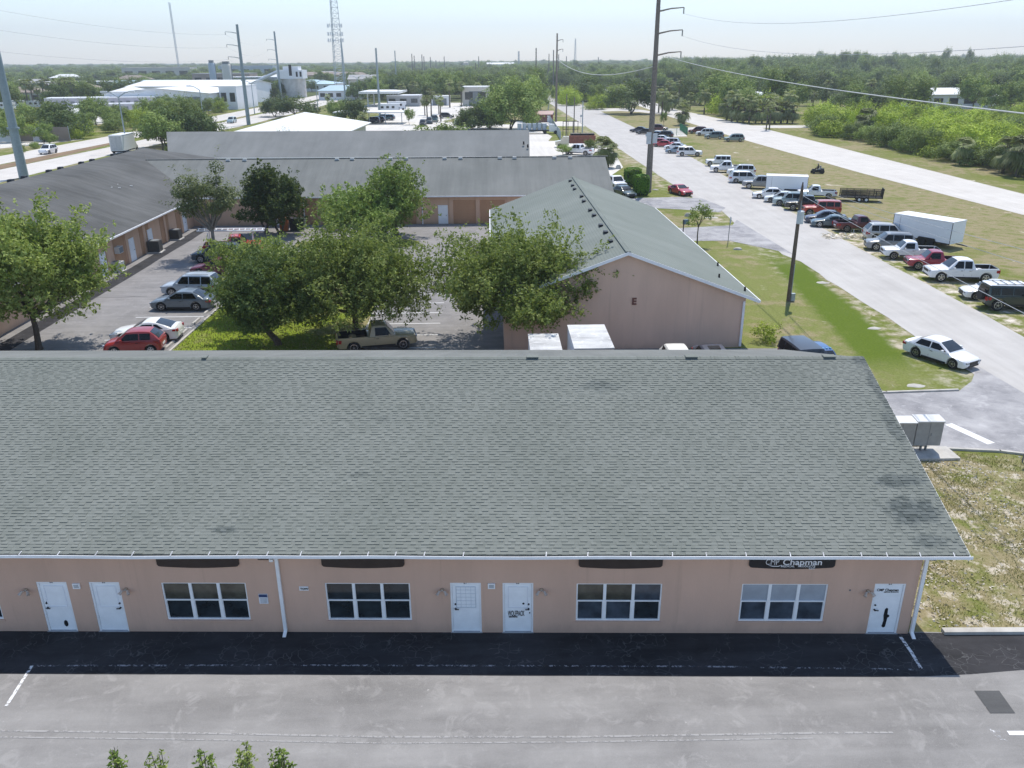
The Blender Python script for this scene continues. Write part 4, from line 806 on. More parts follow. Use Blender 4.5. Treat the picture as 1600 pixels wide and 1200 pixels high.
# ------------------------------------------------------------------ vehicles
# x runs from nose (0) to tail (L); every part is a mesh of its own
SPECS = dict(
 sedan=dict(L=4.75, W=1.82, g=.20, wx=(.92, 3.62), wr=.33, top=[(0, .62), (.25, .74), (1.35, .93), (1.5, .95), (3.9, .98), (4.55, .98), (4.75, .82)], cab=(1.25, 2.15, 3.35, 4.25), roof=1.44, belt=.94, wins=[(1.45, 2.62), (2.70, 3.75)]),
 coupe=dict(L=4.6, W=1.85, g=.18, wx=(.95, 3.6), wr=.35, top=[(0, .58), (.3, .72), (1.4, .90), (3.9, .98), (4.45, 1.0), (4.6, .8)], cab=(1.45, 2.3, 3.1, 4.25), roof=1.34, belt=.92, wins=[(1.75, 2.95), (3.03, 3.7)]),
 hatch=dict(L=3.7, W=1.68, g=.20, wx=(.72, 3.02), wr=.31, top=[(0, .6), (.2, .78), (1.0, .95), (3.5, 1.0), (3.7, .9)], cab=(.85, 1.6, 3.05, 3.66), roof=1.5, belt=.97, wins=[(1.15, 2.35), (2.43, 3.1)]),
 suv=dict(L=4.75, W=1.90, g=.26, wx=(.95, 3.75), wr=.38, top=[(0, .72), (.2, .92), (1.25, 1.06), (4.6, 1.10), (4.75, .95)], cab=(1.15, 1.95, 4.2, 4.70), roof=1.74, belt=1.06, wins=[(1.5, 2.45), (2.53, 3.45), (3.53, 4.3)]),
 bigsuv=dict(L=5.1, W=2.0, g=.3, wx=(1.0, 4.05), wr=.42, top=[(0, .8), (.15, 1.05), (1.4, 1.15), (4.98, 1.18), (5.1, 1.0)], cab=(1.35, 2.1, 4.8, 5.06), roof=1.86, belt=1.14, wins=[(1.65, 2.65), (2.73, 3.7), (3.8, 4.75)]),
 jeep=dict(L=4.5, W=1.87, g=.42, wx=(.75, 3.6), wr=.44, top=[(0, .95), (.1, 1.15), (1.5, 1.2), (4.4, 1.2), (4.5, 1.05)], cab=(1.45, 1.75, 4.35, 4.48), roof=1.86, belt=1.2, wins=[(1.75, 2.6), (2.68, 3.5), (3.6, 4.25)]),
 van=dict(L=5.1, W=2.0, g=.2, wx=(1.0, 4.05), wr=.35, top=[(0, .66), (.25, .88), (.95, 1.02), (4.95, 1.08), (5.1, .9)], cab=(.75, 1.9, 4.5, 5.04), roof=1.76, belt=1.02, wins=[(1.35, 2.4), (2.48, 3.6), (3.7, 4.6)]),
 pickup=dict(L=5.75, W=2.0, g=.38, wx=(1.02, 4.65), wr=.42, top=[(0, .85), (.15, 1.08), (1.55, 1.18), (3.75, 1.2), (5.65, 1.22), (5.75, 1.16)], cab=(1.5, 2.25, 3.45, 3.72), roof=1.88, belt=1.18, wins=[(1.85, 2.72), (2.8, 3.4)], bed=(3.85, 5.62)),
 oldpickup=dict(L=5.3, W=1.88, g=.36, wx=(.95, 4.2), wr=.38, top=[(0, .82), (.12, 1.0), (1.5, 1.07), (3.3, 1.08), (5.2, 1.08), (5.3, 1.0)], cab=(1.42, 2.0, 2.95, 3.12), roof=1.70, belt=1.07, wins=[(1.72, 2.75)], bed=(3.25, 5.18)),
)
def interp(pts, x):
    for (a, b), (c, d) in zip(pts, pts[1:]):
        if x <= c: return b+(d-b)*max(0, (x-a))/(c-a)
    return pts[-1][1]
CM = {}
def car_parts(kind):
    if kind in CM: return CM[kind]
    s = SPECS[kind]; L, W, g, wr, belt = s['L'], s['W'], s['g'], s['wr'], s['belt']; P = []
    xs = set(np.linspace(0, L, 26).round(3)) | {.03, .1, L-.03, L-.1} | {p[0] for p in s['top']}
    ar = wr+.075
    for wx in s['wx']: xs |= {round(wx+ar*math.cos(t), 3) for t in np.linspace(0, math.pi, 13)}
    bed = s.get('bed')
    xs = sorted(xs); rings = []
    def ring(x, inb):
        zt = interp(s['top'], x); zb = g+.02
        for wx in s['wx']:
            if abs(x-wx) < ar-.001: zb = max(zb, wr+math.sqrt(ar*ar-(x-wx)**2))
        e = min(x, L-x); k = 1-.16*max(0, 1-e/.55)**2-.05*max(0, 1-e/.12); w_ = W/2*k
        if e < .12: zb = max(zb, g+.14*(1-e/.12)+.02); zt -= .10*(1-e/.12)**2
        zb = min(zb, zt-.08)
        if inb: r = [(0, .72), (w_-.14, .72), (w_-.12, zt), (w_-.03, zt), (w_, (zt+zb)/2+.05), (w_*.975, zb), (0, zb)]
        else: r = [(0, zt+.025), (w_*.55, zt+.018), (w_*.88, zt-.015), (w_*.975, zt-.085), (w_, max(zb+.02, (zt+zb)/2-.02)), (w_*.965, zb), (0, zb)]
        return [(x, y, z) for y, z in r]+[(x, -y, z) for y, z in r[-2:0:-1]]
    for x in xs:
        if bed and abs(x-bed[0]) < .06 or bed and abs(x-bed[1]) < .04: continue
        rings.append(ring(x, bool(bed and bed[0] < x < bed[1])))
    if bed:
        for b, o_ in ((bed[0], 0), (bed[1], 1)): rings += [ring(b-.001, bool(o_)), ring(b+.001, not o_)]
        rings.sort(key=lambda r: r[0][0])
    m = MB(); m.loft([r[::-1] for r in rings], close=True)
    # cabin
    c0, c1, c2, c3 = s['cab']; zr = s['roof']; wb, wrf = W/2*.965, W/2*(.76 if kind not in ('jeep', 'van', 'bigsuv') else .84)
    yc = lambda z: wb+(wrf-wb)*(z-belt)/(zr-belt)
    def ztop(x):
        if x < c1: t = (x-c0)/(c1-c0); return belt+(zr-belt)*(t**.9)
        if x > c2: t = (c3-x)/(c3-c2); return belt+(zr-belt)*(t**.8)
        return zr+.045*math.sin(math.pi*(x-c1)/(c2-c1))
    rr = []
    for x in sorted(set(list(np.linspace(c0, c1, 6))+list(np.linspace(c1, c2, 7))+list(np.linspace(c2, c3, 6)))):
        z = max(ztop(x), belt+.004); y = yc(min(z, zr)); q = [(0, z+.02), (y*.7, z+.008), (y*.93, z-.008), (y, max(z-.06, belt)), (wb, belt-.03), (0, belt-.05)]
        rr.append([(x, a, b) for a, b in q]+[(x, -a, b) for a, b in q[-2:0:-1]])
    m.loft([r[::-1] for r in rr], close=True)
    P.append(('body', m.mesh('car_body', paint('white', (.8, .8, .8)), 38), 'paint', []))
    def sheet_x(xa, xb, f=.84, n=5, off=.014):
        v = []
        for x in np.linspace(xa, xb, n):
            z = ztop(x); y = yc(min(z, zr))*f; v.append([(x+(-off if x < c1 else off), yy, z+.02+off*.8-.012*abs(q)) for q, yy in ((-1, -y), (-.5, -y*.5), (0, 0), (.5, y*.5), (1, y))])
        k = MB(); vs = [p for r in v for p in r]; k.add(vs, [(i*5+j+1, i*5+j, (i+1)*5+j, (i+1)*5+j+1) for i in range(n-1) for j in range(4)]); return k
    P.append(('windshield', sheet_x(c0+.06, c1-.04).mesh('windshield', GLASS, 60), None, []))
    if kind in ('suv', 'hatch', 'bigsuv', 'van', 'jeep'): ra, rb = c2+.03, c2+(c3-c2)*.9
    else: ra, rb = c2+.05, c3-.05
    P.append(('rear_window', sheet_x(ra, rb, .80).mesh('rear_window', GLASS, 60), None, []))
    zlo, zhi = belt+.035, zr-.085
    for sd in (-1, 1):
        k = MB()
        for i, (a, b) in enumerate(s['wins']):
            pts = []
            for x, z in ((a, zlo), (b, zlo), (b, zhi), ((a+b)/2, zhi), (a, zhi)):
                if z == zhi:
                    lim0 = c0+(c1-c0)*.93+.06; lim1 = c2+(c3-c2)*.12
                    x = min(max(x, lim0 if i == 0 else x), lim1)
                else: x = min(x, c3-(c3-c2)*.12-.05)
                pts.append((x, sd*(yc(z)+.010), z))
            k.add(pts, [(0, 1, 2, 3, 4) if sd < 0 else (4, 3, 2, 1, 0)])
        P.append(('side_windows', k.mesh('side_windows', GLASS_S), None, []))
    # wheels
    for i, wx in enumerate(s['wx']):
        for sd in (-1, 1):
            y1 = sd*(W/2-.015); y0 = sd*(W/2-.235); t = MB(); n = 20
            pr = [(y0, wr*.5), (y0, wr*.93), (y0+sd*.03, wr), (y1-sd*.03, wr), (y1, wr*.93), (y1-sd*.006, wr*.66), (y1-sd*.05, wr*.64), (y1-sd*.05, .01)]
            R_s = [[(wx+r*math.cos(2*math.pi*k/n), y, wr+r*math.sin(2*math.pi*k/n)) for k in range(n)] for y, r in pr]
            t.loft(R_s, close=True); tm = t.mesh('tyre', RUBBER, 40)
            rm_ = MB(); yy = y1-sd*.02
            rm_.loft([[(wx+r*math.cos(2*math.pi*k/n), y, wr+r*math.sin(2*math.pi*k/n)) for k in range(n)] for y, r in ((yy+sd*.012, wr*.66), (yy+sd*.016, wr*.58), (yy-sd*.02, wr*.56))], close=True, cap=False)
            for j in range(5):
                a = 2*math.pi*j/5+.3; u = Vector((math.cos(a), 0, math.sin(a))); v = Vector((-math.sin(a), 0, math.cos(a))); c = Vector((wx, yy, wr))
                rm_.add([c+u*.02+v*.035, c+u*.02-v*.035, c+u*wr*.6-v*.05, c+u*wr*.6+v*.05], [(0, 1, 2, 3), (3, 2, 1, 0)])
            rm_.tube([(wx, yy-sd*.01, wr), (wx, yy+sd*.015, wr)], .07, 10)
            P.append(('wheel', tm, None, [('rim', rm_.mesh('rim', CHROME))]))
    zf = interp(s['top'], .2)
    for sd in (-1, 1):
        k = MB(); z0 = zf-.20; z1 = zf-.05
        k.add([(.03, sd*W*.28, z0), (.12, sd*W*.44, z0+.02), (.42, sd*(W*.478), z1-.02), (.30, sd*W*.42, z1+.035), (.06, sd*W*.29, z1-.02)], [(0, 1, 2, 3, 4), (4, 3, 2, 1, 0)]); k.b2((-.012, min(sd*W*.27, sd*W*.41), z0), (.10, max(sd*W*.27, sd*W*.41), z1-.03))
        P.append(('headlight', k.mesh('headlight', LAMP_W), None, []))
        zt = interp(s['top'], L-.15); k = MB(); ya, yb = sorted((sd*W*.30, sd*W*.435)); h_ = .16 if kind in ('sedan', 'coupe', 'hatch') else .30
        k.b2((L-.13, ya, zt-.12-h_), (L+.006, yb, zt-.12)); k.b2((L-.34, min(sd*W*.44, sd*W*.482), zt-.12-h_*.8), (L-.13, max(sd*W*.44, sd*W*.482), zt-.13)) if True else None
        P.append(('taillight', k.mesh('taillight', LAMP_R), None, []))
        k = MB(); k.box((c0+.42, sd*(W/2+.09), belt+.07), (.12, .2, .14)); P.append(('mirror', k.mesh('mirror', BLACK), 'mirror', []))
    k = MB(); k.b2((-.014, -W*.24, zf-.30), (.05, W*.24, zf-.10)); k.b2((-.016, -W*.30, g+.08), (.06, W*.30, g+.2)); P.append(('grille', k.mesh('grille', BLACK), None, []))
    k = MB(); k.b2((L-.05, -.26, zf*.62), (L+.012, .26, zf*.62+.14)); P.append(('license_plate', k.mesh('license_plate', WHITE), None, []))
    k = MB()
    for sd in (-1, 1):
        for i, (a, b) in enumerate(s['wins'][:2 if kind != 'coupe' else 1]):
            if kind == 'hatch' and i: continue
            x = b+.04; y = sd*(W/2+.002); k.add([(x, y, g+.18), (x+.012, y, g+.18), (x+.012, sd*(wb+.012), belt-.02), (x, sd*(wb+.012), belt-.02)], [(0, 1, 2, 3), (3, 2, 1, 0)])
            k.b2((b-.22, min(y, y+sd*.02), belt-.17), (b-.04, max(y, y+sd*.02), belt-.14))
        y = sd*(W/2-.01); k.b2((s['wx'][0]+ar+.05, min(y, y+sd*.02), g+.0), (s['wx'][1]-ar-.05, max(y, y+sd*.02), g+.12))
    P.append(('door_seam', k.mesh('door_seam', BLACK), None, []))
    if bed:
        k = MB(); b0, b1, q, zr_ = bed[0]+.01, bed[1]-.01, W*.425, 1.0*interp(s['top'], 4.5)-.02
        k.b2((b0, -q, .735), (b1, q, .76)); k.b2((b0, -q, .76), (b1, -q+.03, zr_)); k.b2((b0, q-.03, .76), (b1, q, zr_)); k.b2((b0, -q+.03, .76), (b0+.03, q-.03, zr_)); k.b2((b1-.03, -q+.03, .76), (b1, q-.03, zr_)); P.append(('bed_liner', k.mesh('bed_liner', BLACK), None, []))
    if kind in ('bigsuv', 'suv'):
        k = MB()
        for sd in (-1, 1): k.tube([(c1+.25, sd*wrf*.86, zr+.09), (c2-.1, sd*wrf*.86, zr+.09)], .02, 5)
        P.append(('roof_rail', k.mesh('roof_rail', STEEL_D), None, []))
    CM[kind] = P; return P
def car(kind, colr, px, py, head, label, cat='car', name=None, group=None, zc=.6, metal=.0, roofcol=None, s=1.0, parts=True, xy=None):
    """vehicle whose middle is seen at that pixel; head = direction of the nose in degrees from +X"""
    p = at(px, py, zc) if xy is None else Vector((*xy, 0)); L = SPECS[kind]['L']; a = R(head)
    e = empty(name or {'sedan': 'sedan', 'coupe': 'coupe', 'hatch': 'hatchback', 'suv': 'suv', 'bigsuv': 'suv', 'jeep': 'off_road_car', 'van': 'minivan', 'pickup': 'pickup_truck', 'oldpickup': 'pickup_truck'}[kind], (0, 0, 0), a+math.pi, label, cat, group)
    e.location = (p.x+math.cos(a)*L/2*s, p.y+math.sin(a)*L/2*s, .02); e.scale = (s, s, s)
    pm = paint('_'.join('%d' % int(c*255) for c in colr), colr, metal)
    for nm, me, role, subs in car_parts(kind):
        if not parts and nm in ('mirror', 'license_plate', 'door_seam', 'grille', 'roof_rail'): continue
        o = link(nm, me, e)
        if role: o.material_slots[0].link = 'OBJECT'; o.material_slots[0].material = pm
        for sn, sm in subs: link(sn, sm, o)
    return e
WH, SIL, NAVY, MAR, GRN = (.80, .80, .81), (.46, .48, .51), (.02, .03, .06), (.13, .015, .022), (.10, .17, .17)
RED, BLK, LB = (.36, .02, .03), (.015, .016, .018), (.30, .38, .45)
GR = 'cars parked on the grass beside the road'
R158 = 160
for k, c, px, py, hd, lab, cat in (
 ('sedan', NAVY, 998, 203, 158, 'dark blue car at the far end of the parked row by the road junction', 'car'),
 ('sedan', BLK, 1008, 206, 158, 'black car second from the far end, just behind the tall wooden pole', 'car'),
 ('suv', (.10, .03, .035), 1030, 201, -20, 'brownish maroon car behind the two dark cars at the far end', 'car'),
 ('sedan', LB, 1024, 210, 158, 'pale blue car just to the right of the tall wooden pole', 'car'),
 ('suv', BLK, 1037, 212, 158, 'black rounded car next to the pale blue one in the far row', 'car'),
 ('sedan', WH, 1031, 217, 158, 'white car squeezed between a black car and red cars in the far row', 'car'),
 ('sedan', RED, 1030, 222, 158, 'red car in the far row, the farther of two red neighbours', 'car'),
 ('sedan', (.45, .03, .05), 1036, 225, 158, 'bright red car in the far row, the nearer of two red neighbours', 'car'),
 ('suv', WH, 1046, 223.5, 158, 'white box-shaped car in the far row right of the red ones', 'car'),
 ('sedan', WH, 1055, 229, 158, 'white saloon between the white box-shaped car and the light blue car', 'car'),
 ('sedan', (.20, .28, .36), 1058, 235, 158, 'light blue car partly hidden behind the large white one', 'car'),
 ('bigsuv', WH, 1077, 239, -8, 'large white car, last of the far group, turned away from the road', 'car'),
 ('suv', MAR, 1090, 205, 160, 'dark red car in the second row beside the green fence', 'car'),
 ('suv', WH, 1102, 208, 160, 'white car in the second row between the dark red and grey-green ones', 'car'),
 ('suv', (.13, .19, .20), 1116, 213, 165, 'grey-green car, third in the row on the open grass', 'car'),
 ('suv', (.20, .27, .26), 1147, 217, 170, 'sage green car standing apart at the right of the second row', 'car'),
 ('jeep', WH, 1122, 254, 170, 'white upright car with black windows and fenders at the head of the middle group', 'car'),
 ('pickup', WH, 1136, 263.5, 165, 'white truck-nosed vehicle second in the middle group', 'pickup'),
 ('suv', WH, 1158, 268, 165, 'white car half hidden behind the silver van', 'car'),
 ('van', (.66, .69, .74), 1164, 279, -8, 'silver-white van in the middle group, facing away from the road', 'van'),
 ('pickup', (.25, .26, .27), 1190, 288, 165, 'dark silver pickup hidden behind the white box trailer', 'pickup'),
 ('sedan', WH, 1203, 303, 165, 'white saloon parked just below the white box trailer', 'car'),
 ('sedan', (.70, .73, .74), 1222, 309, 160, 'pearl white car right of the white saloon below the trailer', 'car'),
 ('suv', (.36, .44, .44), 1236, 314, 160, 'pale green-grey car left of the near utility pole', 'car'),
 ('oldpickup', WH, 1276, 302, 165, 'white pickup with a small cab behind the near utility pole', 'pickup'),
 ('pickup', BLK, 1262, 321, 165, 'black crew cab pickup behind the near utility pole', 'pickup'),
 ('jeep', (.42, .055, .03), 1283, 329, 170, 'orange-red boxy car right of the near utility pole', 'car'),
 ('sedan', (.05, .055, .09), 1290, 340, 165, 'dark navy saloon beside the orange-red boxy car', 'car'),
 ('coupe', (.07, .11, .13), 1299, 346, 165, 'dark teal low car next to the navy saloon', 'car'),
 ('oldpickup', (.10, .015, .022), 1340, 352, 0, 'dark maroon pickup with its tail toward the road', 'pickup'),
 ('suv', (.50, .50, .50), 1386, 366, -8, 'silver estate with red tail lamps toward the road, below the large white trailer', 'car'),
 ('suv', (.24, .25, .26), 1390, 381, 166, 'grey car in front of the silver estate, nose to the road', 'car'),
 ('oldpickup', WH, 1422, 394, 170, 'white extended cab pickup between the grey car and the red pickup', 'pickup'),
 ('oldpickup', (.30, .015, .04), 1462, 410, 168, 'crimson pickup between two white pickups', 'pickup'),
 ('pickup', WH, 1500, 427, 172, 'largest white crew cab pickup with chrome nose, near the right edge', 'pickup'),
 ('sedan', (.78, .78, .77), 1551, 455, 168, 'low white saloon beside the dark green off-road car', 'car'),
 ('sedan', (.8, .8, .82), 1470, 549, -62, 'white saloon parked on the near verge facing the driveway', 'car'),
 ('coupe', (.40, .02, .035), 1063, 297, -72, 'red sports car alone on the verge by the road', 'car'),
 ('pickup', WH, 962, 288, -80, 'white pickup parked at the end of the tan row building', 'pickup'),
 ('sedan', (.04, .07, .07), 975, 300, -70, 'black green car in front of the white pickup by the hedges', 'car'),
):
    car(k, c, px, py, hd, lab, cat, group=GR if 990 < px and cat and py < 470 and px != 1063 else None, s={1500: 1.0, 1470: .94}.get(px, .98))
e = car('jeep', (.02, .035, .03), 1580, 470, -6, 'dark green off-road car with white roof, rack and spare wheel at the right edge', 'car')
m = MB(); m.box((2.9, 0, 1.955), (2.9, 1.5, .05), taper=.95); m.build('roof_panel', paint('white', (.8, .8, .8)), e)
m = MB()
for x in (1.9, 2.5, 3.1, 3.7): m.tube([(x, -.65, 2.03), (x, .65, 2.03)], .022, 6)
for y in (-.65, .65): m.tube([(1.7, y, 2.03), (3.9, y, 2.03)], .022, 6)
m.build('roof_rack', BLACK, e)
m = MB(); m.tube([(4.52, .15, 1.12), (4.78, .15, 1.12)], [.42, .42], 20); m.build('spare_wheel', RUBBER, e, 40)
# courtyard cars
car('suv', (.40, .45, .50), 301, 449, 176, 'silver-blue estate car beside the grey saloon in the courtyard', 'car', 'estate_car')
car('sedan', (.12, .15, .175), 287, 470, 178, 'slate grey saloon at the edge of the courtyard grass', 'car')
car('suv', (.03, .05, .065), 341, 399, 176, 'dark blue-black car under the tall pine-like tree', 'car')
car('sedan', (.12, .012, .03), 341, 418, 176, 'burgundy saloon in front of the dark car under the tree', 'car')
car('hatch', (.30, .022, .02), 211, 536, 186, 'small red hatchback behind the leaves of the left tree', 'car')
car('coupe', (.78, .78, .76), 230, 517, 184, 'white low coupe just behind the small red hatchback', 'car')
car('sedan', (.22, .30, .40), 175, 557, 180, 'blue-grey saloon of which only the roof shows over the near ridge', 'car', zc=1.44)
car('oldpickup', (.36, .31, .19), 588, 530, 12, 'olive beige pickup under the leafy trees in the courtyard', 'pickup')
e = car('oldpickup', (.5, .03, .015), 366, 388, 12, 'orange-red and white work truck with a ladder rack behind the cars', 'truck', 'work_truck', s=1.1)
m = MB()
for y in (-.5, .5): m.tube([(-.2, y, 2.1), (5.6, y, 2.35)], .07, 5)
for k in range(12): m.tube([(k*.5, -.5, 2.12+.02*k), (k*.5, .5, 2.12+.02*k)], .04, 5)
for x in (.9, 4.7):
    for y in (-.6, .6): m.tube([(x, y, 1.1), (x, y, 2.15)], .04, 5)
m.build('ladder', METAL_W, e)
# vehicles standing in the gap behind the foreground building
e = car('hatch', (.82, .80, .74), 1060, 552, -90, 'rounded cream-white small car whose roof shows over the near ridge', 'car', zc=1.3)
e = car('sedan', (.06, .07, .10), 1117, 550, -90, 'dark blue-grey car whose roof shows over the near ridge by the gable wall', 'car', zc=1.3)
m = MB(); m.b2((2.3, -.35, 1.505), (2.9, .35, 1.52)); m.build('sunroof', GLASS, e)
e = car('jeep', (.02, .022, .03), 1262, 551, -84, 'black upright car behind the near ridge beside the blue one', 'car', zc=1.5)
e = car('hatch', (.03, .10, .26), 1280, 556, -84, 'bright blue car whose roof shows over the near ridge at right', 'car', zc=1.3, s=1.15)
m = MB()
for k in range(6): m.box((1.75+.0*k, -.5+.2*k, 1.56), (.12, .06, .05))
m.build('roof_lamps', plain('blue_lamp', (.15, .4, .6), .3), e)
def box_van(px, py, z, w_, L, h, label, tint, head=-90, cabc=(.75, .75, .75), zsee=None):
    p = at(px, py, h); e = empty('box_truck', (p.x, p.y, .02), R(head), label, 'truck')
    m = MB(); m.b2((-L/2, -w_/2, .75), (L/2-1.4, w_/2, h-.02)); m.build('box', METAL_W, e)
    m = MB(); m.b2((-L/2-.03, -w_/2-.03, h-.05), (L/2-1.35, w_/2+.03, h+.02)); m.build('roof', tint, e)
    m = MB(); m.prism_y([(L/2-1.38, .5), (L/2+.35, .5), (L/2+.35, 1.15), (L/2-.15, 1.3), (L/2-.6, 2.1), (L/2-1.38, 2.15)], -w_/2+.15, w_/2-.15); c = m.build('cab', paint('cab', cabc), e)
    m = MB(); m.add([(L/2-.14, -w_/2+.25, 1.33), (L/2-.14, w_/2-.25, 1.33), (L/2-.58, w_/2-.3, 2.08), (L/2-.58, -w_/2+.3, 2.08)], [(0, 1, 2, 3)]); m.build('windshield', GLASS, c)
    m = MB(); m.b2((-L/2+.1, -w_/2+.1, .5), (L/2-1.4, w_/2-.1, .74)); m.build('frame', BLACK, e)
    m = MB(); m.b2((-L/2-.012, -w_/2+.12, .85), (-L/2-.002, w_/2-.12, h-.2)); dr = m.build('rear_door', plain('grey_door', (.5, .5, .52), .5), e)
    m = MB(); m.b2((-L/2-.03, -.02, .9), (-L/2-.013, .02, h-.25)); m.build('door_bar', STEEL, dr)
    for x in (-L/2+1.2, L/2-.6):
        for y in (-w_/2+.12, w_/2-.12): m = MB(); m.tube([(x, y-.12, .42), (x, y+.12, .42)], .42, 16); wl = m.build('wheel', RUBBER, e, 40); m = MB(); yy = y+(.125 if y > 0 else -.125); m.tube([(x, yy-.01, .42), (x, yy+.01, .42)], .22, 12); m.build('rim', CHROME, wl)
    return e
OLDROOF = m_asphalt('weathered_white_roof', (.26, .26, .26), (.60, .60, .59))
box_van(853, 545, 0, 1.75, 5.2, 2.85, 'box truck with mottled pale roof standing under the tree, lower of the pair', OLDROOF)
box_van(924, 532, 0, 2.15, 5.6, 3.35, 'box truck with white roof standing against the rose gable wall, taller of the pair', OLDROOF)
box_van(191, 209, 0, 2.6, 8.5, 3.9, 'white box truck driving away on the left highway', METAL_W, head=92)
# highway and middle distance traffic
for k, c, px, py, hd, lab in (
 ('suv', WH, 75, 234, -90, 'white car on the far carriageway beyond the steel pole'),
 ('suv', (.35, .45, .48), 362, 188, -90, 'pale blue-grey car on the highway left of the steel pole'),
 ('suv', (.05, .06, .08), 417, 166, 92, 'dark car on the far carriageway between the two steel poles'),
 ('suv', (.03, .05, .09), 582, 188, 170, 'dark navy car nearest in the small parking bay behind the pale roof'),
 ('suv', (.04, .08, .13), 590, 187, 170, 'blue car in the small bay, between a navy car and a teal one'),
 ('suv', (.25, .35, .4), 598, 183.5, 170, 'pale blue car behind the navy car in the small bay'),
 ('suv', (.03, .09, .11), 605, 184, 170, 'teal car at the right end of the small bay'),
 ('suv', BLK, 661, 192.5, -90, 'black car standing alone left of the palms'),
 ('suv', (.03, .05, .06), 671, 189, -90, 'dark car half hidden behind the palms'),
 ('pickup', (.05, .12, .13), 679, 186, -90, 'dark teal pickup beneath the palms'),
 ('suv', BLK, 698, 181, 0, 'small black car beyond the palms'),
 ('suv', (.55, .53, .5), 715, 192.5, -90, 'silver car left of the big tree group'),
 ('sedan', (.3, .3, .3), 842, 195, 0, 'grey flatbed car by the red shed'),
 ('suv', WH, 545, 146, 92, 'white car far along the highway'), ('suv', (.1, .1, .12), 556, 141, 92, 'dark car far along the highway'),
 ('suv', (.4, .42, .45), 575, 137, 92, 'silver car far along the highway beyond the dark one'),
 ('suv', WH, 610, 128, 0, 'white car far off where the highway meets the trees'), ('suv', (.6, .6, .62), 622, 127, 0, 'pale car farthest along the highway')):
    car(k, c, px, py, hd, lab, s=1.05, zc=.8, parts=False)
# motor homes
def camper(px, py, L, head, label, h=3.2):
    p = at(px, py); e = empty('motor_home', (p.x, p.y, 0), R(head), label, 'motor home'); m = MB()
    m.prism_y([(-L/2, .5), (L/2, .5), (L/2, 1.3), (L/2-.5, 1.6), (L/2+.1, 2.2), (L/2+.1, h), (-L/2, h)], -1.2, 1.2); m.build('body', METAL_W, e)
    m = MB()
    for x in (-L*.3, -L*.05, L*.2): m.b2((x-.5, -1.215, 1.6), (x+.5, -1.205, 2.4))
    m.b2((L/2-.3, -1.22, 1.0), (L/2-.05, -1.205, 2.0)); m.build('window', GLASS, e)
    for x in (-L*.3, L*.32):
        for y in (-1.1, 1.1): m = MB(); m.tube([(x, y-.12, .42), (x, y+.12, .42)], .42, 14); m.build('wheel', RUBBER, e)
camper(608, 176, 8, 5, 'white motor home with black windows, left of the two in the sandy lot'); camper(621, 172, 7, 5, 'white motor home, right and farther of the two in the sandy lot')
camper(8, 172, 8, 0, 'white camper in the storage yard at the far left', 3); camper(25, 168, 7, 10, 'white camper second from the left in the storage yard', 3); camper(60, 169, 8, 10, 'white camper third along, under the palms of the storage yard', 3)
# flatbed with tanks, brown dump truck, white truck behind the row building
p = at(838, 209); e = empty('tank_truck', (p.x, p.y, 0), 0, 'flatbed truck carrying a row of grey barrels beside the pale roof', 'truck')
m = MB(); m.b2((-5, -1.2, .7), (3.2, 1.2, 1.0)); m.build('bed', BLACK, e); m = MB(); m.prism_y([(3.3, .6), (6.0, .6), (6.0, 1.4), (5.0, 1.6), (4.6, 2.4), (3.3, 2.4)], -1.1, 1.1); m.build('cab', paint('white', (.8, .8, .8)), e)
for k in range(6): m = MB(); m.tube([(-4.4+k*1.3, 0, 1.0), (-4.4+k*1.3, 0, 2.6)], .58, 14); m.build('barrel', plain('bluegrey_metal', (.30, .33, .37), .5), e, 40)
for x in (-4, 2.2, 5):
    m = MB(); m.tube([(x, -1.2, .45), (x, 1.2, .45)], .45, 12); m.build('wheel', RUBBER, e)
p = at(897, 230); e = empty('dump_truck', (p.x, p.y, 0), R(178), 'truck with a rusty brown dump bed and dark tarp behind the row building', 'truck')
m = MB(); m.b2((-4.6, -1.2, .9), (1.1, 1.2, 2.5)); b = m.build('dump_bed', plain('rusty_brown', (.20, .075, .05), .8, var=.3), e)
m = MB()
for k in range(9): m.b2((-4.5+k*.68, -1.26, .95), (-4.4+k*.68, -1.205, 2.45))
m.build('ribs', plain('rusty_brown', (.20, .075, .05), .8, var=.3), b)
m = MB(); m.tube([(-4.4, 0, 2.7), (.9, 0, 2.7)], .38, 10); m.build('tarp_roll', BLACK, e)
m = MB(); m.prism_y([(1.2, .6), (4.2, .6), (4.2, 1.3), (3.0, 1.5), (2.4, 2.3), (1.2, 2.3)], -1.05, 1.05); m.build('cab', paint('cream', (.6, .55, .42)), e)
for x in (-3.4, 3.2): m = MB(); m.tube([(x, -1.15, .45), (x, 1.15, .45)], .45, 12); m.build('wheel', RUBBER, e)
car('pickup', WH, 904, 237, 150, 'white pickup in front of the brown dump truck', 'pickup', s=1.1)
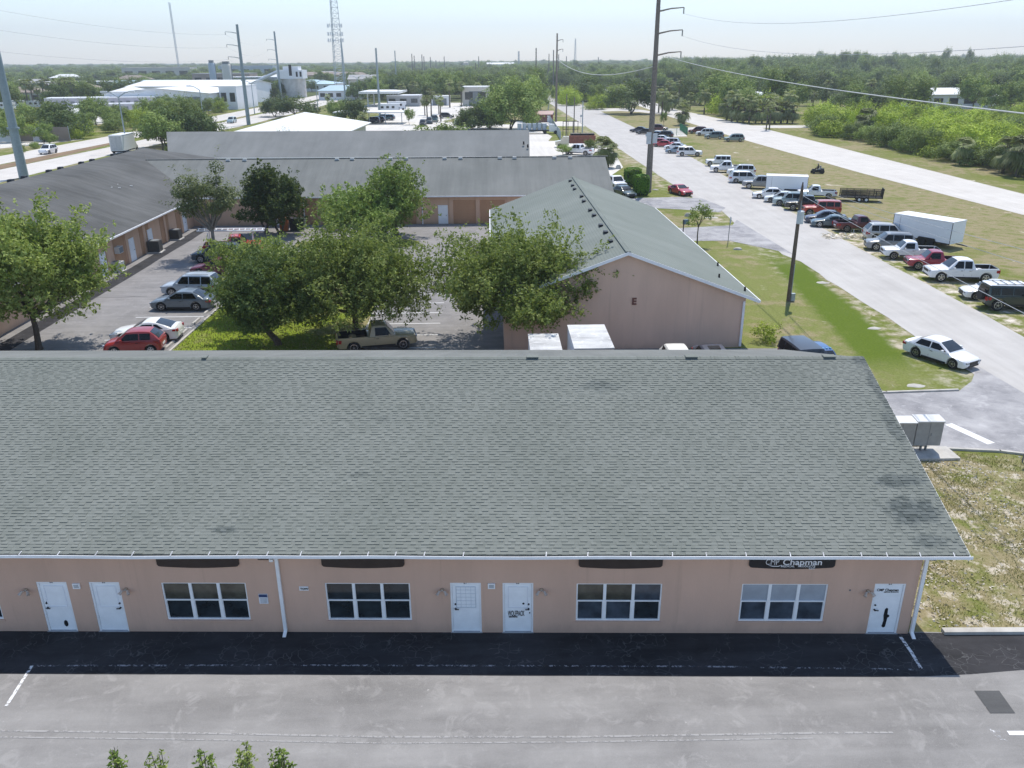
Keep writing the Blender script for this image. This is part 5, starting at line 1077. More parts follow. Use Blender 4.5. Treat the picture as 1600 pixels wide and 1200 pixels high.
# trailers
def enclosed(x, y, rz, L, w_, h, label, nose=False):
    e = empty('box_trailer', (x, y, 0), rz, label, 'trailer', 'white enclosed trailers on the grass'); m = MB()
    m.b2((0, -w_/2, .55), (L, w_/2, h)); m.build('box', plain('trailer_white', (.82, .84, .88), .4, var=.04, scale=.4), e)
    m = MB(); m.b2((-.03, -w_/2-.03, h-.06), (L+.03, w_/2+.03, h+.03)); m.build('roof', METAL_W, e)
    m = MB()
    for x_ in (.0, L): m.b2((x_-.02, -w_/2-.02, .5), (x_+.02, -w_/2+.03, h-.07))
    m.b2((.02, -w_/2-.015, .5), (L-.02, -w_/2-.005, .62)); m.b2((.75, -w_/2-.012, .65), (.77, -w_/2-.003, h-.1)); m.build('trim', BLACK, e)
    m = MB(); m.b2((-.012, -w_/2+.1, .7), (-.002, w_/2-.1, h-.2)); m.build('ramp_door', METAL_W, e)
    c = L*.62
    for x_ in (c-.45, c+.45):
        for sd in (-1, 1):
            m = MB(); yy = sd*(w_/2-.02); m.tube([(x_, yy-.14, .38), (x_, yy+.10, .38)], .38, 16); wl = m.build('wheel', RUBBER, e, 40)
            m = MB(); m.tube([(x_, yy+sd*.1, .38), (x_, yy+sd*.125, .38)], .2, 10); m.build('rim', METAL_W, wl)
    m = MB(); m.prism_y([(c-1.0, .62), (c+1.0, .62), (c+.85, .88), (c-.85, .88)], -w_/2-.10, -w_/2-.016); m.build('fender', BLACK, e)
    m = MB(); m.tube([(L, 0, .5), (L+1.2, 0, .45)], .06, 6); m.build('hitch', BLACK, e)
a, b = at(1402, 372), at(1500, 390); enclosed(a.x, a.y, math.atan2(b.y-a.y, b.x-a.x), 6.4, 2.4, 2.75, 'large white enclosed trailer alone on the grass above the parked pickups')
a, b = at(1195, 302), at(1250, 304); enclosed(a.x, a.y, math.atan2(b.y-a.y, b.x-a.x), 5.6, 2.3, 2.6, 'white enclosed trailer tight among the parked cars of the middle group')
a, b = at(1312, 313), at(1374, 314); e = empty('utility_trailer', (a.x, a.y, 0), math.atan2(b.y-a.y, b.x-a.x)-.12, 'black open utility trailer with mesh sides on the grass', 'trailer')
m = MB(); m.b2((0, -1, .5), (5.2, 1, .58)); m.build('deck', BLACK, e)
m = MB()
for y in (-1, 1):
    for z in (.6, 1.0, 1.5): m.tube([(0, y, z), (5.2, y, z)], .035, 4)
    for k in range(53): m.tube([(k*.1, y, .6), (k*.1, y, 1.5)], .022, 4)
    for z in (.75, .9, 1.15, 1.3): m.tube([(0, y, z), (5.2, y, z)], .025, 4)
    for k in range(7): m.tube([(k*.87, y, .5), (k*.87, y, 1.5)], .04, 4)
m.build('side_rails', BLACK, e)
m = MB()
for k in range(12): m.tube([(5.2, -1+k*.18, .5), (5.3, -1+k*.18, 1.75)], .02, 4)
m.tube([(5.3, -1, 1.75), (5.3, 1, 1.75)], .04, 4); m.build('ramp_gate', BLACK, e)
m = MB(); m.tube([(0, -.7, .5), (-1.3, 0, .45)], .05, 5); m.tube([(0, .7, .5), (-1.3, 0, .45)], .05, 5); m.build('hitch', BLACK, e)
for x in (2.3, 3.2):
    for y in (-1.05, 1.05): m = MB(); m.tube([(x, y-.11, .34), (x, y+.11, .34)], .34, 14); wl = m.build('wheel', RUBBER, e, 40); m = MB(); m.tube([(x, y+(.115 if y > 0 else -.125), .34), (x, y+(.125 if y > 0 else -.115), .34)], .18, 10); m.build('rim', METAL_W, wl)
p = at(1441, 376); e = empty('flat_trailer', (p.x, p.y, 0), R(-12), 'small red flat trailer below the large white trailer', 'trailer')
m = MB(); m.b2((-1.6, -.8, .5), (1.6, .8, .6)); m.build('deck', paint('red_', (.4, .03, .03)), e); m = MB(); m.b2((-.6, -.5, .6), (.8, .5, .95)); m.build('cargo', plain('orange_plastic', (.45, .13, .03), .5), e)
m = MB(); m.tube([(.2, -.9, .3), (.2, .9, .3)], .3, 12); m.build('wheel', RUBBER, e)
# rider on a mower
def skin_mesh(name, pts, edges, rad, mat, parent, sub=1):
    me = bpy.data.meshes.new(name); me.from_pydata(pts, edges, []); o = link(name, me); o.modifiers.new('s', 'SKIN'); o.modifiers.new('b', 'SUBSURF').levels = sub
    for v, r in zip(me.skin_vertices[0].data, rad): v.radius = (r, r)
    me.skin_vertices[0].data[0].use_root = True
    dg = bpy.context.evaluated_depsgraph_get(); m2 = bpy.data.meshes.new_from_object(o.evaluated_get(dg)); bpy.data.objects.remove(o); m2.materials.clear(); m2.materials.append(mat); return link(name, m2, parent)
p = at(1277, 271); e = empty('riding_mower', (p.x, p.y, .02), R(180), 'black riding mower crossing the dry grass field', 'mower')
m = MB(); m.box((.0, 0, .45), (1.5, .75, .3)); m.box((-.75, 0, .62), (.5, .7, .4), taper=.8); m.box((.75, 0, .6), (.5, .5, .3), taper=.7); m.build('body', BLACK, e)
m = MB(); m.box((0, 0, .25), (.9, 1.25, .14)); m.build('mower_deck', DARK, e)
m = MB(); m.box((-.15, 0, .72), (.5, .5, .12)); m.box((-.42, 0, 1.0), (.12, .5, .5)); m.build('seat', plain('seat_vinyl', (.3, .3, .3), .5), e)
for x, r in ((-.65, .32), (.8, .2)):
    for y in (-.5, .5): m = MB(); m.tube([(x, y-.12, r), (x, y+.12, r)], r, 14); m.build('wheel', RUBBER, e)
pe = empty('person', (p.x, p.y, .80), R(180), 'person in dark clothes and cap sitting on the riding mower', 'person')
pts = [(-.12, 0, .05), (-.10, 0, .28), (-.06, 0, .50), (-.02, 0, .60), (.02, 0, .74), (-.07, .19, .48), (.06, .25, .25), (.32, .17, .22), (-.07, -.19, .48), (.06, -.25, .25), (.32, -.17, .22), (.10, .12, .04), (.36, .14, .08), (.46, .14, -.32), (.56, .14, -.34), (.10, -.12, .04), (.36, -.14, .08), (.46, -.14, -.32), (.56, -.14, -.34)]
skin_mesh('body', pts, [(0, 1), (1, 2), (2, 3), (3, 4), (2, 5), (5, 6), (6, 7), (2, 8), (8, 9), (9, 10), (0, 11), (11, 12), (12, 13), (13, 14), (0, 15), (15, 16), (16, 17), (17, 18)],
          [.15, .15, .14, .06, .10, .07, .05, .035, .07, .05, .035, .095, .075, .055, .045, .095, .075, .055, .045], plain('dark_clothes', (.03, .03, .035), .8), pe)
m = MB(); m.tube([(.02, 0, .78), (.02, 0, .86), (.02, 0, .88)], [.115, .10, .02], 10); m.b2((.05, -.07, .79), (.21, .07, .81)); m.build('cap', plain('pale_cap', (.4, .4, .4), .8), pe)
m = MB(); m.tube([(.04, 0, .66), (.045, 0, .70), (.04, 0, .77)], [.06, .10, .10], 10); m.build('face', plain('skin', (.35, .2, .14), .6), pe, 60)

# ------------------------------------------------------------------ trees and plants
def crown_pts(g, W, Hc, z0, K, n, cr=(.13, .24), flat=.8, shell=.55, low=-.35):
    """clump centres in a lumpy ellipsoid and leaf points scattered round them"""
    C = []
    while len(C) < K:
        d = g.normal(size=3); d /= np.linalg.norm(d)
        if d[2] < low: continue
        r = g.uniform(shell, 1.0)**.7*(1+.16*math.sin(3*math.atan2(d[1], d[0])+K)+.10*math.sin(5*d[2]+K))
        C.append((d[0]*r*W/2*.84, d[1]*r*W/2*.84, z0+Hc*(.42+.50*d[2]*r)))
    C = np.array(C); rad = g.uniform(cr[0], cr[1], K)*W; wts = rad**2/np.sum(rad**2)
    idx = g.choice(K, n, p=wts); d = g.normal(size=(n, 3)); d /= np.linalg.norm(d, axis=1)[:, None]
    rr = g.uniform(.15, 1.0, n)**.35; P = C[idx]+d*(rad[idx]*rr)[:, None]*np.array([1, 1, flat])
    return C, P, d
def make_tree(name, seed, W, Ht, trunk_h, K, n, leaf, mat, tr=.2, stems=1, bark=BARK, cr=(.13, .24), limbs=14, low=-.35, asp=.45, lean=0, shell=.55, sprig=False):
    g = np.random.default_rng(seed); Hc = Ht-trunk_h
    C, P, D = crown_pts(g, W, Hc, trunk_h, K, n, cr, low=low, shell=shell)
    # thin sprays that break the outline
    m2 = n//9; idx = g.choice(K, m2); out = C[idx]-np.array([0, 0, trunk_h+Hc*.3]); out /= np.linalg.norm(out, axis=1)[:, None]+1e-6
    P = np.concatenate([P, C[idx]+out*(g.uniform(.10, .27, m2)*W)[:, None]+g.normal(size=(m2, 3))*.05*W*.5]); D = np.concatenate([D, out])
    if sprig:      # leaves gathered on short upright twigs, with gaps between the twigs
        k = len(P)//9; i0 = g.choice(len(P), k, replace=False); tw = D[i0]*.8+np.array([0, 0, .75])+g.normal(size=(k, 3))*.45; tw /= np.linalg.norm(tw, axis=1)[:, None]
        ln = g.uniform(.35, .95, k)*.055*W+.12; t = g.uniform(-.1, 1, (k, 9)); P = (P[i0][:, None, :]+tw[:, None, :]*(t*ln[:, None])[:, :, None]+g.normal(size=(k, 9, 3))*(.055+.06*(1-t))[:, :, None]).reshape(-1, 3)
        D = (D[i0][:, None, :]*.4+g.normal(size=(k, 9, 3))*.75).reshape(-1, 3)
    cm = quads_mesh(name+'_crown', leaf_quads(P, leaf, asp, g=g, N=D), mat)
    m = MB(); rnd = random.Random(seed)
    for s in range(stems):
        a = rnd.uniform(0, 6.28); off = Vector((math.cos(a), math.sin(a), 0))*(0 if stems == 1 else W*.10)
        t0 = off*.25; t1 = Vector((off.x+lean, off.y, trunk_h+Hc*.15)); mid = (t0+t1)/2+Vector((rnd.uniform(-.1, .1), rnd.uniform(-.1, .1), 0))*W*.15
        m.tube([t0-Vector((0, 0, .1)), t0+Vector((0, 0, .25)), mid, t1], [tr*1.5/stems**.5, tr*1.1/stems**.5, tr*.9/stems**.5, tr*.72/stems**.5], 8)
        for k in range(limbs//stems):
            c = Vector(C[rnd.randrange(K)]); b = t1.lerp(mid, rnd.uniform(0, .5)); q = b.lerp(c, .5)+Vector((rnd.uniform(-.1, .1), rnd.uniform(-.1, .1), rnd.uniform(-.12, .05)))*W*.4
            m.tube([b, q, c], [tr*.45/stems**.5, tr*.26/stems**.5, tr*.07], 5)
            for j in range(2):
                c2 = c+Vector((rnd.uniform(-1, 1), rnd.uniform(-1, 1), rnd.uniform(-.3, .9)))*W*.14; m.tube([q.lerp(c, .6), c2], [tr*.12, tr*.03], 4)
    return cm, m.mesh(name+'_trunk', bark, 60)
def plant(name, meshes, x, y, label, cat='tree', group=None, rz=0, s=1.0, sz=None, z=0):
    e = empty(name, (x, y, z), rz, label, cat, group); e.scale = (s, s, sz or s)
    cm, tm = meshes; link('crown', cm, e)
    if tm is not None: link('trunk', tm, e)
    return e
def P0(px, py): p = at(px, py); return p.x, p.y
# near trees, each its own build
plant('leafy_tree', make_tree('near1', 11, 8.8, 8.9, 1.9, 75, 45675, 0.25, LEAF_OAK, .20, 1, cr=(.09, .17), limbs=22, low=-.5, shell=.66, sprig=True), -30.6, 53.0, 'large leafy tree at the far left edge of the courtyard')
plant('leafy_tree', make_tree('near1b', 12, 4.8, 6.4, 0.62, 32, 15834, 0.23, LEAF_OAK, .13, 1, cr=(.10, .2), low=-.5, shell=.66, sprig=True), -36.6, 51.6, 'smaller leafy tree cut by the left edge of the picture, beside the large one')
plant('leafy_tree', make_tree('near2', 21, 6.7, 6.2, 1.3, 50, 28927, 0.20, LEAF_DARK, .22, 1, cr=(.11, .2), limbs=16, lean=-1.3, low=-.5, shell=.66, sprig=True), -14.6, 53.2, 'dark leafy tree on the grass island with a leaning trunk')
plant('leafy_tree', make_tree('near3', 22, 9.2, 7.5, 1.15, 77, 50242, 0.21, LEAF_OAK, .24, 1, cr=(.09, .17), limbs=22, low=-.5, shell=.66, sprig=True), -9.3, 54.0, 'widest olive green tree of the courtyard, in front of the beige pickup')
plant('leafy_tree', make_tree('near4', 23, 6.3, 5.4, 1.1, 42, 21315, 0.20, LEAF_OAK, .18, 1, cr=(.1, .2), low=-.5, shell=.66, sprig=True), -17.4, 60.5, 'mid green tree behind the two courtyard island trees')
plant('leafy_tree', make_tree('near5', 31, 10.2, 7.2, 1.3, 82, 51765, 0.23, LEAF_OAK, .26, 1, cr=(.08, .16), limbs=24, low=-.5, shell=.66, sprig=True), 1.6, 53.0, 'broad leafy tree in front of the gable wall, over the box trucks')
plant('bushy_tree', make_tree('mid1', 41, 8.6, 5.6, 0.68, 50, 17850, 0.28, LEAF_BRIGHT, .17, 3, cr=(.12, .2), limbs=15, low=-.5, shell=.66, sprig=True), -13.4, 86.5, 'round bright green tree with several stems by the row building')
plant('bushy_tree', make_tree('mid2', 42, 7.4, 8.0, 0.99, 45, 15750, 0.28, LEAF_BRIGHT, .2, 1, cr=(.12, .2), low=-.5, shell=.66, sprig=True), -10.2, 89.5, 'taller green tree standing just right of the round bright one')
plant('pine_like_tree', make_tree('pine1', 51, 7.2, 9.4, 2.2, 44, 7500, .26, LEAF_PINE, .2, 1, BARK_PALE, cr=(.08, .14), limbs=26, shell=.3), -27.2, 80.5, 'open pale-branched tree standing over the dark parked cars')
plant('bushy_tree', make_tree('mid3', 52, 5.8, 7.4, 0.50, 37, 13650, 0.30, LEAF_DARK, .2, 2, cr=(.13, .22), low=-.5, shell=.66, sprig=True), -23.4, 91.5, 'dense dark green tree in front of the row building, right of the pale-branched one')
plant('bushy_tree', make_tree('mid4', 53, 5.0, 6.6, 0.37, 27, 9450, 0.30, LEAF_DARK, .2, 2, cr=(.13, .22), low=-.5, shell=.66, sprig=True), -25.2, 92.5, 'dark green tree squeezed in the corner of the wing and the row building')
plant('leafy_shrub', make_tree('shr1', 61, 3.4, 1.9, .0, 16, 2600, .2, LEAF_BRIGHT, .06, 3, cr=(.15, .25)), -18.0, 94.6, 'low green shrub against the tan wall', 'shrub')
MA = make_tree('medA', 71, 10, 9.5, 1.4, 36, 5200, .55, LEAF_WOOD, .25, 1, cr=(.13, .22))
MBt = make_tree('medB', 72, 11, 8.5, .9, 34, 5200, .60, LEAF_DARK, .25, 2, cr=(.14, .23))
MCt = make_tree('medC', 73, 8, 10.5, 1.5, 28, 4400, .55, LEAF_WOOD, .22, 1, cr=(.15, .24))
MV = make_tree('vine', 74, 9, 5.2, .0, 30, 4200, .42, LEAF_VINE, .10, 2, cr=(.13, .22), low=-.75, shell=.5)
MVd = make_tree('vined', 75, 8, 4.6, .0, 26, 3600, .42, LEAF_WOOD, .10, 2, cr=(.13, .22), low=-.75, shell=.5)
MG = make_tree('lime', 76, 7, 6.5, 1.0, 24, 2800, .42, LEAF_BRIGHT, .16, 2, cr=(.13, .22))
def palm_mesh(seed, th=5.5, fr=26, L=1.5, skirt=True):
    g = random.Random(seed); m = MB(); V = []
    m.tube([(0, 0, -.1), (.05, .02, th*.5), (0, 0, th)], [.24, .19, .21], 8)
    for k in range(fr):
        a = g.uniform(0, 6.283); el = g.uniform(-.9, 1.3) if k < fr*.8 or not skirt else g.uniform(-1.4, -1.0)
        d = Vector((math.cos(a)*math.cos(el), math.sin(a)*math.cos(el), math.sin(el))); c = Vector((0, 0, th))+d*L*.62; m.tube([(0, 0, th-.1), c], .02, 4)
        s = d.cross(Vector((0, 0, 1))).normalized(); u = s.cross(d)
        for j in range(9):
            t = (j-4)*.30; q = (d*math.cos(t)+s*math.sin(t)).normalized(); e = c+q*L*.78+Vector((0, 0, -.34*L)); mid = c+q*L*.45; w_ = u.cross(q)*.09*L if abs(j-4) < 9 else u
            w_ = (s*math.cos(t)-d*math.sin(t))*.085*L
            V.append([c-w_*.2, mid-w_, mid+w_, c+w_*.2]); V.append([mid-w_, e, e, mid+w_])
    return quads_mesh('palm_fronds', np.array([[list(p) for p in q] for q in V]), LEAF_PALM), m.mesh('palm_trunk', BARK, 60)
PA, PB, PC = palm_mesh(1), palm_mesh(2, 3.4, 34, 2.0), palm_mesh(3, 7.0, 24, 1.4)
def palm(px, py, v, s, label, group=None, x=None, y=None):
    if x is None: x, y = P0(px, py)
    return plant('cabbage_palm', v, x, y, label, 'palm', group, random.uniform(0, 6), s)
# middle distance specimens
MGR = make_tree('grove', 78, 17, 12.0, .6, 60, 11000, .62, LEAF_WOOD, .4, 3, cr=(.10, .17), low=-.6); MGR2 = make_tree('groveb', 79, 12, 8.0, .3, 40, 6500, .58, LEAF_DARK, .3, 3, cr=(.11, .19), low=-.7)
for k, (px, py, v, s, sz, lab) in enumerate((
 (796, 203, MGR, 1.0, 1.0, 'big dark round tree at the centre of the picture beyond the pale roof'), (764, 201, MGR2, .9, 1.1, 'tree merging into the left side of the big dark round one'), (738, 203, MGR2, .85, .82, 'lowest and leftmost tree of the dark group beyond the pale roof'), (825, 188, MA, 1.25, 1.35, 'lighter green tree behind the right side of the big dark round one'),
 (985, 178, MBt, 1.55, 1.3, 'spreading oak with its shadow on the grass between the two roads'), (921, 158, MBt, 1.5, 1.2, 'broad oak farther along, left of the spreading oak'), (955, 168, MVd, .9, .9, 'thin grey-green shrub left of the spreading oak'), (941, 166, MVd, .9, .8, 'low grey-green shrub in front of the farther oak'),
 (690, 247, MG, 1.55, 1.05, 'green tree rising in front of the pale grey roof'), (722, 246, MG, .75, .6, 'small green bush right of the tree before the pale grey roof'), (444, 249, MG, .62, .82, 'narrow twin-topped green tree in front of the pale grey roof'), (458, 249, MG, .6, .85, 'second narrow green tree next to the twin-topped one'), (274, 247, MG, .55, .5, 'small green bush in the notch between the wing roof and the pale roof'),
 (550, 195, MBt, .85, .85, 'round dark tree right of the white hipped roof'), (527, 190, MA, .6, .7, 'small round tree left of the dark one behind the hipped roof'), (640, 195, MG, .45, .75, 'single slender young tree in the sandy lot'), (465, 185, MBt, 1.3, .8, 'dark tree behind the peak of the white hipped roof'), (430, 182, MBt, 1.0, .7, 'dark tree just right of the tall steel pole'),
 (845, 172, MA, .75, .8, 'round pale green tree by the red shed'), (880, 243, MG, .55, .35, 'bushy grass clump over the end of the row roof'), (925, 240, MG, .5, .45, 'grey-green bush beside the white pickups'),
 (1037, 196, MG, .35, .6, 'bare twiggy sapling by the parked cars'))):
    x, y = P0(px, py); plant('tree', v, x, y, lab, 'tree', None, k*1.3, s, sz)
for px, py, v, s, lab in ((1066, 196, PB, 1.15, 'twin cabbage palm on the verge left of the road junction'), (1069, 194, PA, 1.0, 'cabbage palm immediately right of its twin on the verge'), (1034, 180, PA, 1.3, 'cabbage palm beyond the oak, leftmost of three'), (1040, 178, PB, 1.3, 'cabbage palm beyond the oak, middle of three'), (1029, 176, PA, 1.2, 'cabbage palm beyond the oak, nearest its crown'),
 (668, 190, PC, .95, 'slim palm in the sandy lot, left of the dark pickup'), (674, 182, PC, 1.1, 'tall slim palm behind the first slim palm'), (664, 180, PA, .9, 'short palm at the left of the slim palms'), (689, 190, PC, .9, 'slim palm at the right of the dark pickup'), (686, 178, PA, 1.0, 'small palm between the pickup and the square white house'),
 (703, 168, PC, 1.3, 'tall palm with dark head left of the square white house'), (721, 166, PC, 1.2, 'palm in front of the square white house'), (747, 163, PC, 1.1, 'palm at the right of the square white house'), (628, 163, PA, 1.3, 'palm before the filling station, left one'), (647, 162, PA, 1.4, 'palm before the filling station, right one'), (569, 208, PA, .8, 'tall thin palm beside the round dark tree'), (513, 168, PA, .8, 'palm standing by the highway before the lattice tower'),
 (940, 262, PB, 1.0, 'drooping grey palm at the end of the row roof'), (950, 262, PB, .85, 'drooping palm beside the road, right of the grey one')): palm(px, py, v, s, lab)
plant('sapling', make_tree('sap', 88, 2.6, 4.3, 1.9, 9, 900, .22, LEAF_BRIGHT, .07, 1, cr=(.2, .3)), *P0(1089, 384), 'young palm-like sapling on the lawn beside the rose building', 'tree')
plant('dead_shrub', make_tree('ds', 89, 2.2, 1.3, 0, 8, 700, .16, LEAF_VINE, .05, 2, cr=(.2, .3), low=-.7), 18.7, 52.6, 'small yellow-green shrub at the corner of the gable wall', 'shrub')
# clipped hedges
def hedge(px, py, rx, ry, h, label):
    x, y = P0(px, py); g = np.random.default_rng(int(px)); n = 5200; u = g.uniform(-1, 1, (n, 3)); k = np.argmax(np.abs(u), 1); u[np.arange(n), k] = np.sign(u[np.arange(n), k]); u *= 1-.06*g.random((n, 1)); u += g.normal(size=(n, 3))*.03
    nrm = np.linalg.norm(u, axis=1)[:, None]; u = u*(1-.12*(nrm-1)/.73)
    e = empty('clipped_hedge', (x, y, 0), .1, label, 'hedge', 'clipped hedges near the tall wooden pole'); link('foliage', quads_mesh('hedge', leaf_quads(np.stack([u[:, 0]*rx, u[:, 1]*ry, h/2+.1+u[:, 2]*h/2], 1), .2, .6, g=g, N=u/np.linalg.norm(u, axis=1)[:, None]), HEDGE), e)
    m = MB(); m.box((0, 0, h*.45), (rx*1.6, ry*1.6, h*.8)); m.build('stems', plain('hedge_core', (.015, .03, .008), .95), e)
hedge(988, 290, 1.25, 1.2, 2.6, 'dark green clipped box hedge farther from the camera, left of the tall pole'); hedge(1001, 305, 1.05, 1.0, 2.8, 'bright clipped hedge nearer the camera, right beside the tall pole')
# sprig tops at the bottom edge
def twig_shrub(seed):
    g = np.random.default_rng(seed); m = MB(); P = []
    for k in range(6):
        a = g.uniform(0, 6.28); r_ = g.uniform(.02, .28); h = 3.45-abs(r_)*1.1-g.uniform(0, .12)*k; q = Vector((math.cos(a)*r_, math.sin(a)*r_, h)); m.tube([(0, 0, 0), (q.x*.4, q.y*.4, h*.6), q], [.03, .02, .006], 5)
        for j in range(70): t = g.uniform(.6, 1.0); sp = .03+.16*(1-t)/.4; P.append((q.x*(.4+.6*(t-.6)/.4)+g.normal()*sp, q.y*(.4+.6*(t-.6)/.4)+g.normal()*sp, h*t+g.normal()*.03))
    return quads_mesh('shrub_crown', leaf_quads(np.array(P), .12, .42, g=g), LEAF_OAK if seed % 2 else LEAF_BRIGHT), m.mesh('shrub_stems', BARK, 60)
SP = [twig_shrub(90+i) for i in range(5)]
for i, (px, py, lab) in enumerate(((183, 1173, 'leftmost leafy shrub top at the bottom edge of the picture'), (245, 1176, 'second leafy shrub top from the left at the bottom edge'), (312, 1180, 'middle leafy shrub top of the five at the bottom edge'), (376, 1168, 'fourth leafy shrub top from the left at the bottom edge'), (438, 1170, 'rightmost leafy shrub top at the bottom edge of the picture'))):
    p = at(px, py, 3.25); plant('young_shrub', SP[i], p.x, p.y, lab, 'shrub', 'young shrubs in a row below the picture edge', i*2.0, 1.0)
# bright vine-covered scrub along the second road (individuals)
def in_poly(x, y, pl):
    c = False
    for (a, b), (d, e) in zip(pl, pl[1:]+pl[:1]):
        if (b > y) != (e > y) and x < (d-a)*(y-b)/(e-b)+a: c = not c
    return c
def zone(x, y, x0, x1, y0, y1):
    f = ['left', 'middle', 'right'][min(2, max(0, int(3*(x/y-x0)/(x1-x0))))]; d = 'nearer' if y < (y0+y1)/2 else 'farther'
    return f, d
def spread(poly, n, dmin, seed):
    r = random.Random(seed); xs_ = [p[0] for p in poly]; ys_ = [p[1] for p in poly]; out = []; t = 0
    while len(out) < n and t < n*60:
        t += 1; x, y = r.uniform(min(xs_), max(xs_)), r.uniform(min(ys_), max(ys_))
        if in_poly(x, y, poly) and all((x-a)**2+(y-b)**2 > dmin**2 for a, b in out): out.append((x, y))
    return out
edge = [P0(*q) for q in ((1252, 210), (1290, 216), (1326, 220), (1370, 230), (1412, 241), (1450, 249), (1500, 258), (1550, 268), (1590, 276), (1645, 288), (1700, 302))]
r = random.Random(5); k = 0
for (a, b), (c, d) in zip(edge, edge[1:]):
    L = math.hypot(c-a, d-b); n = max(1, int(L/4.2))
    for i in range(n):
        t = (i+.5)/n; q_ = r.random(); nm_ = 'yellow-green' if q_ < .25 else 'dull olive' if q_ < .8 else 'dark'; plant('roadside_scrub', (MV if q_ < .25 else MVd if q_ < .8 else MBt), a+(c-a)*t+r.uniform(3.0, 4.6), b+(d-b)*t+r.uniform(-1, 1), '%s scrub mound in the %s part of the thicket edge facing the second road' % (nm_, 'nearer' if b < 160 else 'farther'), 'bush', '%s scrub mounds along the thicket edge, %s part' % (nm_, 'nearer' if b < 160 else 'farther'), r.uniform(0, 6), r.uniform(.72, 1.0) if q_ < .8 else r.uniform(.5, .65), r.uniform(.7, 1.1) if q_ < .8 else .55)
VP_ = [(edge[0][0]+6, edge[0][1]+6)]+[(x+8, y) for x, y in edge[1:]]+[(150, 95), (200, 180), (165, 262), (130, 262), (96, 262)]
for x, y in spread(VP_, 150, 6.0, 3):
    f = (x-78)/100
    f, d = zone(x, y, .33, .66, 110, 240); br = r.random() < (.9 if y < 240 else .6)
    plant('vine_scrub', MV if br else MVd, x, y, '%s scrub mound in the %s %s part of the thicket' % ('bright yellow-green' if br else 'dull olive', d, f), 'bush', '%s scrub mounds, %s %s part' % ('bright' if br else 'dull', d, f), r.uniform(0, 6), r.uniform(.8, 1.35), r.uniform(.65, 1.25))
# cabbage palms of the clump and around
for i, (px, py) in enumerate(((1135, 188), (1143, 190), (1152, 191), (1161, 192), (1170, 193), (1180, 193), (1190, 193), (1200, 192), (1210, 193), (1220, 193), (1230, 192), (1238, 193), (1147, 184), (1166, 184), (1186, 185), (1206, 185), (1226, 185))):
    palm(px, py, [PB, PA, PB][i % 3], r.uniform(1.05, 1.4), 'cabbage palm in the dense palm clump beside the road junction', 'cabbage palms of the dense clump')
for i, (px, py) in enumerate(((1100, 178), (1112, 172), (1095, 165), (1078, 172), (1120, 160), (1060, 165), (1085, 160), (1050, 172), (1165, 150), (1178, 148), (1130, 140), (1355, 176), (1420, 172), (1260, 160), (1290, 165), (1045, 160), (1150, 168), (1245, 172), (1270, 170))):
    palm(px, py, [PA, PB, PC][i % 3], r.uniform(.9, 1.4), 'cabbage palm scattered through the green edge of the wood', 'cabbage palms scattered at the wood edge')
for px, py, sc_ in ((1349, 214, 1.25), (1566, 271, 1.1), (1588, 276, 1.2), (1342, 216, 1.0), (1500, 258, .9)): palm(px, py, PB, sc_, 'cabbage palm growing through the front edge of the thicket', 'cabbage palms in the thicket edge')
# two leaning posts-with-palms by the side street
palm(1197, 204, PC, .8, 'tall thin palm on the lawn by the side street, front one'); palm(1202, 202, PC, .85, 'tall thin palm on the lawn by the side street, back one')
# nearer woodland at right, individuals
WR = [(80, 268), (130, 275), (230, 250), (330, 240), (420, 420), (300, 520), (120, 520), (84, 400)]
for x, y in spread(WR, 175, 11.5, 9):
    v = r.choice([MA, MBt, MCt, MBt, MA]); s = r.uniform(.9, 1.35)
    if abs(y-330) < 30 and (95 < x < 130 or 155 < x < 195): s *= .45
    f, d = zone(x, y, .2, .65, 260, 420); nm = {id(MA): 'round', id(MBt): 'dark spreading', id(MCt): 'tall narrow'}[id(v)]
    plant('woodland_tree', v, x, y, '%s tree in the %s %s part of the wood beyond the thicket' % (nm, d, f), 'tree', '%s trees beyond the thicket, %s %s part' % (nm, d, f), r.uniform(0, 6), s, s*r.uniform(.9, 1.15))
for x, y in spread([(78, 262), (92, 262), (95, 330), (84, 330)], 10, 6, 13)+spread([(32, 335), (58, 330), (60, 420), (30, 440)], 12, 9, 12):
    plant('lime_tree', r.choice([MG, MV]), x, y, 'lighter green tree at the edge of the wood near the roads', 'tree', 'lighter green trees at the wood edge', r.uniform(0, 6), r.uniform(.9, 1.4))
# roadside growth at left between highway and warehouses
for x, y in spread([(-106, 205), (-103, 250), (-101, 330), (-108, 345), (-118, 330), (-128, 270), (-140, 235), (-150, 215), (-118, 212)], 70, 6.2, 21):
    v = r.choice([MG, MV, MV, MG, MVd, MA]); s = r.uniform(.6, .9)
    f, d = zone(x, y, -.62, -.36, 205, 345); nm = {id(MG): 'bright round tree', id(MV): 'yellow-green bush', id(MA): 'mid green tree', id(MVd): 'dull green bush'}[id(v)]
    plant('roadside_tree', v, x, y, '%s in the %s %s part of the growth beyond the highway' % (nm, d, f), 'tree', '%s group beyond the highway, %s %s' % (nm, d, f), r.uniform(0, 6), s)
for i, (x, y, v, s) in enumerate(((-74, 196, MBt, .95), (-71, 186, MA, .85), (-72.5, 205, MA, 1.0), (-66, 196, MBt, .9), (-77, 214, MG, .9), (-68, 188, MG, .7), (-76, 224, MBt, .8))):
    plant('highway_tree', v, x, y, 'olive green tree massed behind the wing roof beside the near carriageway', 'tree', 'tree mass behind the wing roof', i*1.1, s)
